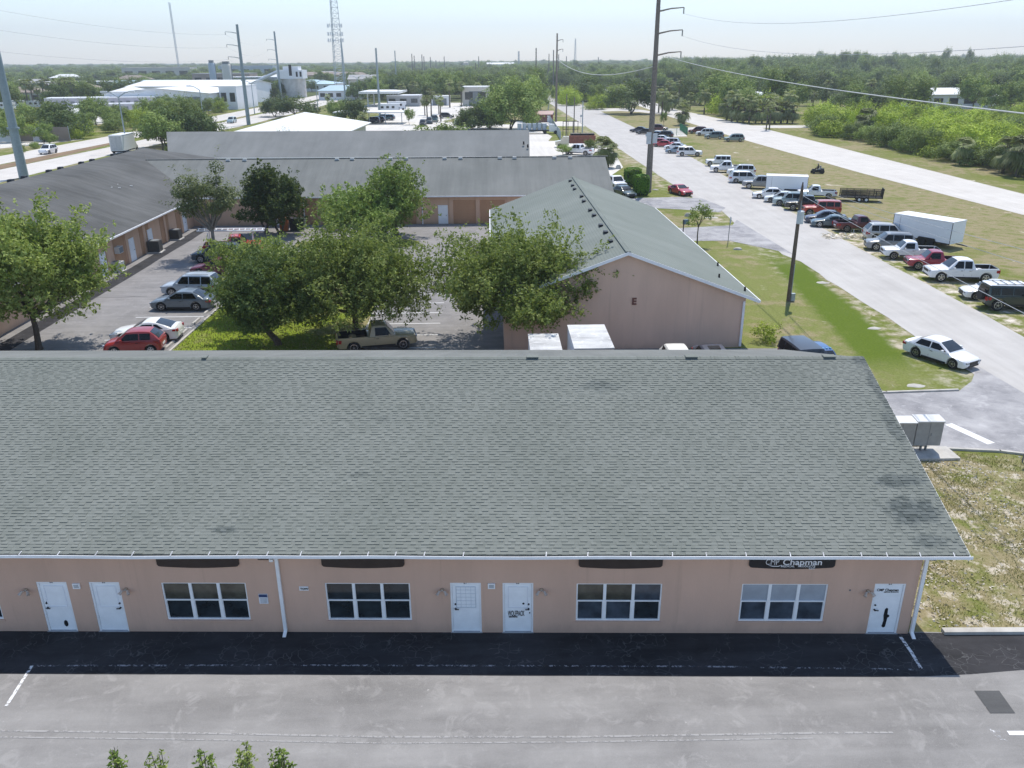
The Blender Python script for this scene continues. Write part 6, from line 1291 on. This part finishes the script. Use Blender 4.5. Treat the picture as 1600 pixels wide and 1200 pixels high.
for px, py, v, s, lab in ((104, 217, MBt, 1.0, 'dark round tree with a clear trunk on the far side of the highway'), (93, 213, MA, .9, 'tree on the left flank of the dark round one across the highway'), (80, 229, MG, .45, 'small dry bush behind the white car'), (55, 232, MVd, .3, 'small dark bush on the far verge, middle one'), (32, 238, MVd, .35, 'small dark bush beside the steel pole on the verge')):
    x, y = P0(px, py); plant('tree', v, x, y, lab, 'tree', None, 1, s)
for i in range(9):
    palm(45+i*9, 166+r.uniform(-3, 3), PC, r.uniform(1.1, 1.5), 'palm in the row along the storage yard at left', 'palms along the storage yard')
for x, y in spread([(-300, 330), (-170, 372), (-165, 420), (-260, 560), (-420, 560)], 85, 12, 31):
    v = r.choice([MA, MBt, MCt, MA, MG]); s = r.uniform(.8, 1.2); f, d = zone(x, y, -.75, -.42, 350, 560); nm = {id(MG): 'bright', id(MA): 'round mid green', id(MBt): 'dark spreading', id(MCt): 'tall narrow'}[id(v)]; plant('suburb_tree', v, x, y, '%s tree in the %s %s part of the wood behind the storage sheds' % (nm, d, f), 'tree', '%s trees behind the sheds, %s %s' % (nm, d, f), r.uniform(0, 6), s)
for x, y in spread([(-68, 470), (-66, 420), (-8, 405), (14, 390), (28, 420), (28, 560), (-66, 600)], 85, 10.5, 41):
    v = r.choice([MA, MBt, MCt, MBt]); s = r.uniform(.9, 1.3); f, d = zone(x, y, -.14, .05, 400, 560); nm = {id(MA): 'round mid green', id(MBt): 'dark spreading', id(MCt): 'tall narrow'}[id(v)]; plant('wood_tree', v, x, y, '%s tree in the %s %s part of the wood behind the filling station' % (nm, d, f), 'tree', '%s trees behind the filling station, %s %s' % (nm, d, f), r.uniform(0, 6), s)
for x, y in spread([(-112, 480), (-104, 430), (-101, 380), (-120, 430), (-160, 560), (-104, 620)], 26, 10, 43):
    plant('plant_side_tree', r.choice([MG, MA, MBt]), x, y, 'tree along the highway beyond the concrete plant', 'tree', 'trees along the highway by the plant', r.uniform(0, 6), r.uniform(.7, 1.0))
# the rest of the woods: one uncountable mass, instanced
def scatter(name, pts, srcs, label):
    """pts rows: x y scale height-scale variant"""
    me = bpy.data.meshes.new(name); me.from_pydata([(p[0], p[1], 0) for p in pts], [], [])
    for nm, i in (('sc', 2), ('sz', 3)):
        a = me.attributes.new(nm, 'FLOAT', 'POINT'); a.data.foreach_set('value', [p[i] for p in pts])
    a = me.attributes.new('vi', 'INT', 'POINT'); a.data.foreach_set('value', [int(p[4]) for p in pts])
    a = me.attributes.new('rz', 'FLOAT', 'POINT'); a.data.foreach_set('value', [random.uniform(0, 6.28) for p in pts])
    o = link(name, me); tag(o, kind='stuff'); ng = bpy.data.node_groups.new(name, 'GeometryNodeTree')
    ng.interface.new_socket('Geometry', in_out='INPUT', socket_type='NodeSocketGeometry'); ng.interface.new_socket('Geometry', in_out='OUTPUT', socket_type='NodeSocketGeometry')
    N = ng.nodes; Lk = ng.links.new; gi = N.new('NodeGroupInput'); go_ = N.new('NodeGroupOutput'); ip = N.new('GeometryNodeInstanceOnPoints'); jn = N.new('GeometryNodeGeometryToInstance')
    for s in srcs:
        oi = N.new('GeometryNodeObjectInfo'); oi.inputs[0].default_value = s; oi.transform_space = 'ORIGINAL'; oi.inputs['As Instance'].default_value = True
        gti = N.new('GeometryNodeGeometryToInstance'); Lk(oi.outputs['Geometry'], gti.inputs[0]); LST.append((gti, None))
    jg = N.new('GeometryNodeJoinGeometry')
    for gti, _ in reversed(LST): Lk(gti.outputs[0], jg.inputs[0])
    LST.clear()
    def attr(nm, t):
        x = N.new('GeometryNodeInputNamedAttribute'); x.data_type = t; x.inputs[0].default_value = nm; return x.outputs[0]
    c = N.new('ShaderNodeCombineXYZ'); sc, sz = attr('sc', 'FLOAT'), attr('sz', 'FLOAT'); Lk(sc, c.inputs[0]); Lk(sc, c.inputs[1]); Lk(sz, c.inputs[2]); c2 = N.new('ShaderNodeCombineXYZ'); Lk(attr('rz', 'FLOAT'), c2.inputs[2])
    Lk(gi.outputs[0], ip.inputs['Points']); Lk(jg.outputs[0], ip.inputs['Instance']); ip.inputs['Pick Instance'].default_value = True; Lk(attr('vi', 'INT'), ip.inputs['Instance Index'])
    Lk(c.outputs[0], ip.inputs['Scale']); Lk(c2.outputs[0], ip.inputs['Rotation']); Lk(ip.outputs[0], go_.inputs[0])
    o.modifiers.new('scatter', 'NODES').node_group = ng; return o
LST = []
def src(mesh):
    return next(o for o in bpy.data.objects if o.data is mesh)
SRC = [src(MA[0]), src(MBt[0]), src(MCt[0]), src(MG[0])]
BLK_ = [(o.location.x, o.location.y) for o in bpy.data.objects if o.name.startswith(('distant', 'warehouse', 'silo', 'concrete_plant'))]
def wood(n, px0, px1, y0, y1, seed, hfun, keep=lambda x, y: True, dens=1.0):
    rr = random.Random(seed); out = []
    while len(out) < n:
        y = y0*(y1/y0)**(rr.random()**.85); px = rr.uniform(px0, px1); d = ray(px, 110); x = d.x*y/d.y
        if not keep(x, y): continue
        if any((x-a)**2 < (45)**2 and -55 < y-b < 25 for a, b in BLK_) and rr.random() < .93: continue
        s = (1.0+max(0, y-500)/1500)*rr.uniform(.85, 1.3); h = hfun(y)*(.92+.16*math.sin(x*.021+2*math.sin(y*.006))*math.sin(y*.013+x*.004))*(rr.uniform(.7, 1.08) if rr.random() < .9 else rr.uniform(1.1, 1.3))/9.5; out.append((x, y, s, h, rr.choice([0, 1, 1, 2, 0]) if rr.random() < .86 else 3))
    return out
rt = wood(5200, 1035, 1760, 430, 4000, 1, lambda y: min(17.5, 9.5+max(0, y-350)*.016), lambda x, y: not (70 < x < 330 and y < 520))
md = wood(3600, 610, 1045, 560, 4300, 2, lambda y: 10.0+min(3, max(0, y-700)*.002), lambda x, y: not (-103 < x < -62 and y < 1500) and not (22 < x < 40 and y < 640))
lf = wood(3600, -160, 610, 560, 3600, 3, lambda y: 9.0+min(2.5, max(0, y-700)*.002), lambda x, y: not (-103 < x < -62 and y < 1500))
scatter('far_wood', rt+md+lf, SRC, '')
# grass tufts and pale litter on the near plot at right
def tufts(name, pts, h, mat, asp=.16, flat=False):
    g = np.random.default_rng(len(pts)); P = np.array(pts); n = len(P)
    if flat: V = leaf_quads(P, h, .5, flat=.25, g=g)
    else:
        a = g.uniform(0, 6.283, n); w_ = np.stack([np.cos(a), np.sin(a), np.zeros(n)], 1)*h*asp; l = np.stack([g.normal(size=n)*.5, g.normal(size=n)*.5, np.ones(n)], 1)*(h*g.uniform(.4, 1.3, n))[:, None]
        V = np.stack([P-w_, P+w_, P+l+w_*.2, P+l-w_*.2], 1)
    return tag(link(name, quads_mesh(name, V, mat)), kind='stuff')
g = np.random.default_rng(4); pts = []
N_1 = g.uniform([15.3, 22.3], [30, 35.2], (60000, 2)); dens = np.sin(N_1[:, 0]*1.9+np.sin(N_1[:, 1]*1.3)*2)+np.sin(N_1[:, 1]*2.3+N_1[:, 0]*.7)
kp = g.random(60000) < np.clip(.35+.30*dens, .08, 1); N_1 = N_1[kp]; pts = [(x, y, 0) for x, y in N_1]
tufts('grass', pts, .085, BLADE)
N_2 = g.uniform([14.6, 22.3], [30, 35.0], (9000, 2)); k2 = np.sin(N_2[:, 0]*1.1+3)+np.sin(N_2[:, 1]*1.7+N_2[:, 0]*.9); N_2 = N_2[(g.random(9000) < np.clip(.30+.45*k2, .03, 1))]
tufts('leaf_litter', [(x, y, .03) for x, y in N_2], .12, DRYLEAF, flat=True)
pts = []
for x0_, x1_, y0_, y1_, n in ((-21.5, -9.5, 43, 68, 22000),):
    q = g.uniform([x0_, y0_], [x1_, y1_], (n, 2)); pts += [(x, y, .04) for x, y in q]
tufts('grass', pts, .10, BLADE, .3)

# ------------------------------------------------------------------ poles, masts, wires and small things
def zpole(px, py, Y): d = ray(px, py); return H+d.z*Y/d.y
def xat(px, py, Y): d = ray(px, py); return d.x*Y/d.y
def tall_pole(x, y, h, r0, r1, mat, label, arms=(), side=-1, alen=3.6, collar=None, name='power_pole', group=None):
    e = empty(name, (x, y, 0), 0, label, 'power pole', group); m = MB(); m.tube([(0, 0, -.2), (0, 0, h*.5), (0, 0, h)], [r0, (r0+r1)/2, r1], 14); m.build('shaft', mat, e, 50)
    for z in arms:
        m = MB(); m.tube([(0, 0, z-.25), (side*alen*.5, 0, z+.12), (side*alen, 0, z+.25)], [.13, .10, .07], 6); a = m.build('arm', mat, e)
        m = MB(); m.tube([(side*alen, 0, z+.25), (side*alen, 0, z-.55)], .08, 6); m.build('insulator', STEEL_D, a)
    if collar: m = MB(); m.tube([(0, 0, collar-.15), (0, 0, collar+.15)], r0*1.25, 14); m.build('collar', mat, e)
    return e
POLE_B = plain('blue_grey_steel', (.24, .30, .33), .5, .3)
tall_pole(-78.5, 143.0, 31, .78, .45, POLE_B, 'thick blue-grey steel pole at the far left edge, crossing the highway view', (24, 27, 30), -1, 3.6, 8.0)
z1 = [zpole(354, 51, 264.5), zpole(357, 71, 264.5), zpole(360, 90, 264.5)]
tall_pole(-73.7, 264.5, zpole(371, 38, 264.5), .60, .36, POLE_B, 'steel pole with three arms in front of the white warehouses', z1, -1, 3.7, 13)
z2 = [zpole(424, 62, 440), zpole(425, 78, 440), zpole(427, 93, 440)]
tall_pole(-104.8, 440, zpole(431, 49, 440), .62, .4, POLE_B, 'second steel pole with arms, standing before the concrete plant', z2, -1, 4.2)
for i, (px, Y, ty, lab) in enumerate(((537, 405, 60, 'pale steel pole standing in front of the lattice tower'), (590, 300, 75, 'pole above the small parking bay'), (619, 585, 79, 'pole rising behind the filling station canopy'), (645, 800, 84, 'pole on the skyline right of the canopy, first of a pair'), (648.5, 900, 87, 'pole on the skyline right of the canopy, second of a pair'), (660.5, 800, 85, 'pole on the skyline left of centre, taller of two'), (663.5, 1000, 88, 'pole on the skyline left of centre, shorter of two'), (673.5, 1200, 89, 'single pole on the skyline left of centre'), (682, 1500, 94, 'small distant pole on the skyline'), (687, 1700, 95, 'smallest distant pole on the skyline'), (695, 1100, 88, 'distant pole left of the pale water tower'), (743.5, 900, 98, 'low distant pole right of the pale water tower'), (748.5, 1000, 88, 'distant pole right of the pale water tower'),
 (857.5, 700, 84, 'thin pole left of the group of three near the grey block'), (864.5, 560, 78, 'darker pole of the group near the grey block'), (872.5, 640, 85, 'pole of the group right of the tall one'), (884.5, 1000, 88, 'faint pole on the skyline right of the grey block'), (934, 1200, 89, 'faint pole above the wood left of the big wooden pole'), (837.5, 482, 75, 'tall dark pole behind the big dark round tree'))):
    tall_pole(xat(px, 120, Y), Y, zpole(px, ty, Y), .42*max(1, Y/700), .3*max(1, Y/700), STEEL if i < 3 else POLEWOOD, lab)
tall_pole(21.1, 267.9, zpole(869, 52, 267.9), .36, .22, POLEWOOD, 'tall wooden pole beside the grey gate fence', [zpole(875, 63, 267.9), zpole(875, 78, 267.9)], 1, 1.8)
arms = [zpole(1017, 15, 120.5), zpole(1016, 50, 120.5), zpole(1016, 84, 120.5)]
tp = tall_pole(23.1, 120.5, 27.5, .46, .26, POLEWOOD, 'largest wooden pole with three curved arms, beside the road', arms, 1, 3.5)
m = MB(); zz = zpole(1014, 213, 120.5); m.b2((-.75, -.75, zz-1.0), (-.1, -.5, zz+.6)); m.b2((.1, -.75, zz-.9), (.75, -.5, zz+.4)); m.build('equipment_box', plain('pale_box', (.55, .58, .6), .5), tp)
# utility pole by the road
x, y = 23.7, 62.4; e = empty('utility_pole', (x, y, 0), 0, 'wooden utility pole with a grey transformer standing on the verge by the road', 'utility pole')
m = MB(); m.tube([(0, 0, -.2), (0, 0, 4), (0, 0, 8.6), (0, 0, 9.3)], [.17, .15, .12, .04], 10); m.build('shaft', POLE_DK, e, 50)
zt = zpole(1244, 338, 62.4); m = MB(); m.tube([(0, -.34, zt-.5), (0, -.34, zt+.45), (0, -.34, zt+.5)], [.26, .26, .12], 14); m.build('transformer', plain('pale_box', (.55, .58, .6), .5), e, 50)
m = MB(); m.tube([(0, -.17, zt+.5), (0, -.2, zt+1.2)], .05, 6); m.tube([(.1, .0, 8.2), (.35, 0, 8.3)], .03, 5); m.tube([(-.1, .0, 7.6), (-.35, 0, 7.7)], .03, 5); m.build('bracket', STEEL_D, e)
m = MB(); m.tube([(.12, -.1, 0), (.12, -.1, 3.0)], .04, 6); m.build('conduit', STEEL, e); m = MB(); m.box((.28, -.1, .35), (.3, .25, .6)); m.build('meter_box', STEEL, e)
def wire(p0, p1, sag, label, r=.02, mat=None, n=26, group='overhead wires'):
    p0, p1 = Vector(p0), Vector(p1); pts = [p0.lerp(p1, i/n)-Vector((0, 0, sag*4*(i/n)*(1-i/n))) for i in range(n+1)]
    m = MB(); m.tube(pts, r, 5); o = m.build('overhead_wire', mat or WIRE); tag(o, label, 'wire', group); return o
WIRE = plain('wire_aluminium', (.42, .43, .45), .5); WIRE_P = plain('pale_cable', (.62, .62, .6), .6)
def zy(px, py, Y): d = ray(px, py); return (d.x*Y/d.y, Y, H+d.z*Y/d.y)
for (sx, sy), zz, nm in (((-60, 5), z1[0], 'top'), ((-60, 38), z1[1], 'middle'), ((-60, 74), z1[2], 'lowest')):
    a = zy(sx, sy, 150); wire(a, (-77.4, 264.5, zz-.5), 1.4, 'faint %s wire from the left edge to the first armed steel pole' % nm, .022)
    k = ('top', 'middle', 'lowest').index(nm); wire((-77.4, 264.5, zz-.5), (-109, 440, z2[k]-.5), 2.4, 'faint %s wire between the two armed steel poles' % nm, .02)
for (sx, sy), az, nm in (((1660, -12), arms[0], 'top'), ((1660, 68), arms[1], 'second')):
    wire((26.6, 120.5, az-.5), zy(sx, sy, 36), 1.2, 'thin %s wire running right from the largest wooden pole' % nm, .014)
wire((24.5, 120.5, zpole(1040, 88, 120.5)), zy(1660, 184, 34), .55, 'thick pale cable sweeping from the largest wooden pole to the right edge', .034, WIRE_P)
wire((23.1, 120.5, zpole(1012, 103, 120.5)), (21.1, 267.9, zpole(872, 92, 267.9)), 2.6, 'sagging pale cable between the wooden poles over the road', .06, WIRE_P)
wire((23.8, 62.4, 8.3), zy(1660, 520, 27.5), .1, 'lowest wire from the utility pole across the parked cars', .014)
wire((23.9, 62.4, 8.9), zy(1660, 430, 30), .2, 'middle wire from the utility pole across the parked cars', .012)
wire((24.0, 62.4, 9.1), zy(1660, 405, 30), .2, 'upper wire from the utility pole across the parked cars', .012)
# lattice communications tower
def lattice(px, Y, h, w0, w1, label, seg, mat, bands=(), r=.12, name='lattice_tower'):
    x = xat(px, 120, Y); e = empty(name, (x, Y, 0), 0, label, 'tower'); m = MB()
    c = lambda k, z: Vector(((w0+(w1-w0)*z/h)/1.7*math.cos(2.1*k+.3), (w0+(w1-w0)*z/h)/1.7*math.sin(2.1*k+.3), z))
    for k in range(3): m.tube([c(k, 0), c(k, h*.5), c(k, h)], r, 5)
    m.build('legs', mat, e); m = MB()
    for i in range(seg):
        za, zb = h*i/seg, h*(i+1)/seg
        for k in range(3): m.tube([c(k, za), c((k+1) % 3, zb)], r*.55, 4, False); m.tube([c(k, zb), c((k+1) % 3, zb)], r*.5, 4, False)
    m.build('bracing', mat, e)
    for z in bands:
        m = MB()
        for k in range(9): a = k*.698; q = (w0+(w1-w0)*z/h)/1.7+1.2; m.box((q*math.cos(a), q*math.sin(a), z), (.35, .35, 2.0), a)
        m.tube([(-1, 0, z), (1, 0, z)], .1, 4); m.build('antenna_ring', METAL_W, e)
lattice(529, 520, 76, 7.5, 2.4, 'tall pale lattice communications tower with antenna rings', 26, plain('pale_steel', (.42, .48, .52), .5), (zpole(528, 40, 520), zpole(528, 53, 520), zpole(528, 63, 520)), .17)
lattice(281, 1500, zpole(266, 4, 1500)*1.0, 2.6, 2.6, 'very tall thin guyed mast fading into the sky at left', 50, plain('pale_steel', (.42, .48, .52), .5), (), .32, 'guyed_mast')
lattice(898, 1900, zpole(899, 60, 1900), 6, 1.2, 'distant lattice mast right of the tall wooden pole', 14, plain('pale_steel', (.42, .48, .52), .5), (), .35)
lattice(810.5, 1400, zpole(811, 80, 1400), 2.6, 2.0, 'distant straight mast above the wood near the centre', 14, plain('pale_steel', (.42, .48, .52), .5), (), .3)
Y = 1500; x = xat(728, 108, Y); e = empty('water_tower', (x, Y, 0), 0, 'small cream water tower above the distant wood', 'tower'); zt = zpole(728, 97.5, Y)
m = MB(); m.tube([(0, 0, 0), (0, 0, zt-4)], 2.8, 12); m.build('column', BEIGE, e); m = MB(); m.tube([(0, 0, zt-6), (0, 0, zt-4.5), (0, 0, zt-.8), (0, 0, zt)], [2.8, 5, 5, 3], 14); m.build('tank', BEIGE, e)
# street lamps of the highway
def lamp(px, py, h, label, dbl=True, sc=1):
    x, y = P0(px, py); e = empty('street_lamp', (x, y, 0), 0, label, 'street lamp', 'highway street lamps'); m = MB(); m.tube([(0, 0, 0), (0, 0, h)], [.2, .12], 8); m.build('post', STEEL, e)
    for s in (-1, 1) if dbl else (-1,):
        m = MB(); m.tube([(0, 0, h), (s*1.5, 0, h+.9), (s*2.6, 0, h+1.1)], .11, 6); a = m.build('arm', STEEL, e); m = MB(); m.box((s*2.9, 0, h+1.1), (1.3, .5, .3)); m.build('lamp_head', METAL_W, a)
lamp(200, 238, 11.2, 'street lamp with two arms behind the white box truck'); lamp(320, 200, 10.5, 'street lamp beyond the tree mass beside the highway', False); lamp(398, 178, 10.5, 'street lamp right of the first armed steel pole'); lamp(497, 172, 10, 'street lamp on the highway verge left of the lattice tower')
lamp(560, 155, 10, 'street lamp on the highway right of the lattice tower')
# posts of the gate at the middle right, sign posts, fences
for px, py, ty, lab in ((884.5, 217, 147, 'dark thin pole, left one of three by the sandy lot gate'), (896.5, 213, 152, 'dark thin pole, middle one of three by the sandy lot gate'), (909.5, 216, 158, 'grey lamp pole with a head, right one of three by the gate')):
    x, y = P0(px, py); tall_pole(x, y, zpole(px, ty, y), .16, .11, POLEWOOD if px < 900 else STEEL, lab, name='thin_pole')
x, y = P0(891, 218); e = empty('gate_frame', (x, y, 0), 0, 'dark metal goalpost frame near the three thin poles', 'frame'); m = MB()
for q in (-1.8, -.6, .6, 1.8): m.tube([(q, 0, 0), (q, 0, 4.2)], .08, 6)
m.build('posts', BLACK, e); m = MB(); m.tube([(-1.9, 0, 4.2), (1.9, 0, 4.2)], .08, 6); m.tube([(-1.9, 0, 2.4), (1.9, 0, 2.4)], .06, 6); m.build('crossbars', BLACK, e)
def fence(a, b, h, mat, label, step=2.5, mesh=.35, name='mesh_fence'):
    a, b = Vector((a[0], a[1], 0)), Vector((b[0], b[1], 0)); L = (b-a).length; e = empty(name, a, math.atan2(b.y-a.y, b.x-a.x), label, 'fence'); n = int(L/step)
    for i in range(n+1): m = MB(); m.tube([(i*L/n, 0, 0), (i*L/n, 0, h+.05)], .05, 6); m.build('post', mat, e)
    m = MB()
    for z in np.arange(.1, h+.01, mesh): m.tube([(0, 0, z), (L, 0, z)], .018, 4)
    for x_ in np.arange(0, L, mesh): m.tube([(x_, 0, .05), (x_, 0, h)], .014, 4, False)
    m.build('mesh', mat, e)
GREENF = plain('green_fence_paint', (.02, .16, .07), .5)
fence(P0(1040, 212), P0(1074, 211), 1.8, GREENF, 'green mesh fence panel row along the concrete pad', 2.5, .22); fence(P0(1074, 211), P0(1062, 203), 1.8, GREENF, 'green mesh fence at the short right end of the concrete pad', 2.5, .22)
sheet('concrete_pad', A((1032, 214), (1074, 213), (1064, 204), (1034, 205)), .018, SANDLOT)
fence(P0(855, 185), P0(876, 219), 2.0, STEEL, 'grey mesh fence beside the tall wooden pole and red shed', 3, .3)
fence(P0(855, 185), P0(858, 163), 2.0, STEEL, 'grey mesh fence running away behind the red shed', 4, .6)
x, y = P0(849, 191); e = empty('shed', (x, y, 0), 0, 'dark red shed with gabled roof beside the grey fence', 'shed'); m = MB(); m.b2((-3, 0, 0), (3, 4, 2.3)); m.build('wall', paint('barn_red', (.16, .03, .025)), e)
m = MB(); roof_slab(m, [[(-3.3, -.3, 2.3), (3.3, -.3, 2.3), (3.3, 2, 3.3), (-3.3, 2, 3.3)], [(-3.3, 2, 3.3), (3.3, 2, 3.3), (3.3, 4.3, 2.3), (-3.3, 4.3, 2.3)]], .1); m.build('roof', paint('barn_red', (.16, .03, .025)), e); m = MB(); m.b2((1.2, -.04, .1), (2.2, -.003, 2.0)); m.build('door', WHITE, e)
def sign(px, py, h, label, rz=.5, red=False):
    x, y = P0(px, py); e = empty('road_sign', (x, y, 0), rz, label, 'sign'); m = MB(); m.tube([(0, 0, 0), (.15, 0, h)], .035, 6); m.build('post', STEEL_D, e)
    m = MB(); m.prism_y([(.12+.38*math.cos(math.pi/8+k*math.pi/4), h-.35+.38*math.sin(math.pi/8+k*math.pi/4)) for k in range(8)], -.06, -.035); m.build('plate', STEEL, e)
sign(1137, 383, 2.9, 'back of a road sign on a leaning post at the driveway corner', 1.1)
sign(907, 191, 2.2, 'small road sign at the edge of the road beyond the thin poles')
sign(1597, 722, 2.0, 'short dark post at the right edge beside the driveway', .2)
x, y = P0(1067, 366); e = empty('mail_post', (x, y, 0), .4, 'small dark post with a pale box beside the lower driveway', 'post'); m = MB(); m.tube([(0, 0, 0), (0, 0, 1.6)], .06, 6); m.build('post', BLACK, e); m = MB(); m.box((.3, 0, 1.35), (.6, .35, .5)); m.build('box', plain('slate_box', (.10, .16, .19), .5), e)
def rock(px, py, s, label, h=.15, cat='rock'):
    x, y = P0(px, py); m = MB(); g_ = random.Random(int(px)); n = 9; r1 = [s*g_.uniform(.6, 1.1) for _ in range(n)]
    m.loft([[(q*f*math.cos(6.283*k/n), q*f*.6*math.sin(6.283*k/n), z) for k, q in enumerate(r1)] for f, z in ((1, 0), (.9, h*.6), (.5, h))], close=True); o = m.build('pale_rock' if cat == 'rock' else 'utility_box', KERB, None, 40); o.location = (x, y, .0); tag(o, label, cat)
rock(1113, 340, 1.2, 'flat pale slab in the grass between the two driveways', .06); rock(1075, 338, .5, 'small pale block on the grass island left of the slab', .4); rock(1153, 390, .5, 'small pale stone on the lawn below the road sign', .2); rock(1286, 442, .8, 'pale flat patch of stone at the verge beside the road', .04); rock(1367, 513, .6, 'pale broken stones in the lush strip by the road', .05)
rock(1430, 603, .6, 'pale flat stone near the driveway kerb', .04); rock(1024, 297, .5, 'small pale cover on the verge right of the tall wooden pole', .15); rock(966, 264, .6, 'small pale box behind the clipped hedges', .7)
x, y = P0(1391, 350); e = empty('sawhorse', (*P0(1338, 362), 0), .2, 'small white sawhorse in the scrap pile beside the maroon pickup', 'sawhorse')
m = MB()
for s in (-1, 1):
    for q in (-1, 1): m.tube([(s*.5, q*.25, 0), (s*.4, 0, .8)], .04, 4)
m.build('leg', WHITE, e); m = MB(); m.box((0, 0, .83), (1.1, .1, .1)); m.build('beam', WHITE, e)
gp = np.random.default_rng(8); q = gp.uniform([-1, -1], [1, 1], (260, 2)); cx, cy = P0(1322, 370)
V = leaf_quads(np.stack([cx+q[:, 0]*2.6, cy+q[:, 1]*1.2, gp.uniform(.02, .22, 260)], 1), .55, .25, flat=.15, g=gp); tag(link('scrap_pile', quads_mesh('scrap_pile', V, DRYLEAF)), 'pile of pale scrap wood in front of the maroon pickup', 'debris')

# ------------------------------------------------------------------ haze
hz = MB(); hz.b2((-4600, -60, -1.5), (4600, 4600, 190)); hm = bpy.data.materials.new('haze'); hm.use_nodes = True; t_ = hm.node_tree; t_.nodes.clear()
vo = t_.nodes.new('ShaderNodeVolumePrincipled'); vo.inputs['Color'].default_value = (.86, .93, 1.0, 1); vo.inputs['Density'].default_value = .00023; vo.inputs['Anisotropy'].default_value = .2
ou = t_.nodes.new('ShaderNodeOutputMaterial'); t_.links.new(vo.outputs[0], ou.inputs['Volume']); o = hz.build('haze', hm); tag(o, kind='stuff')
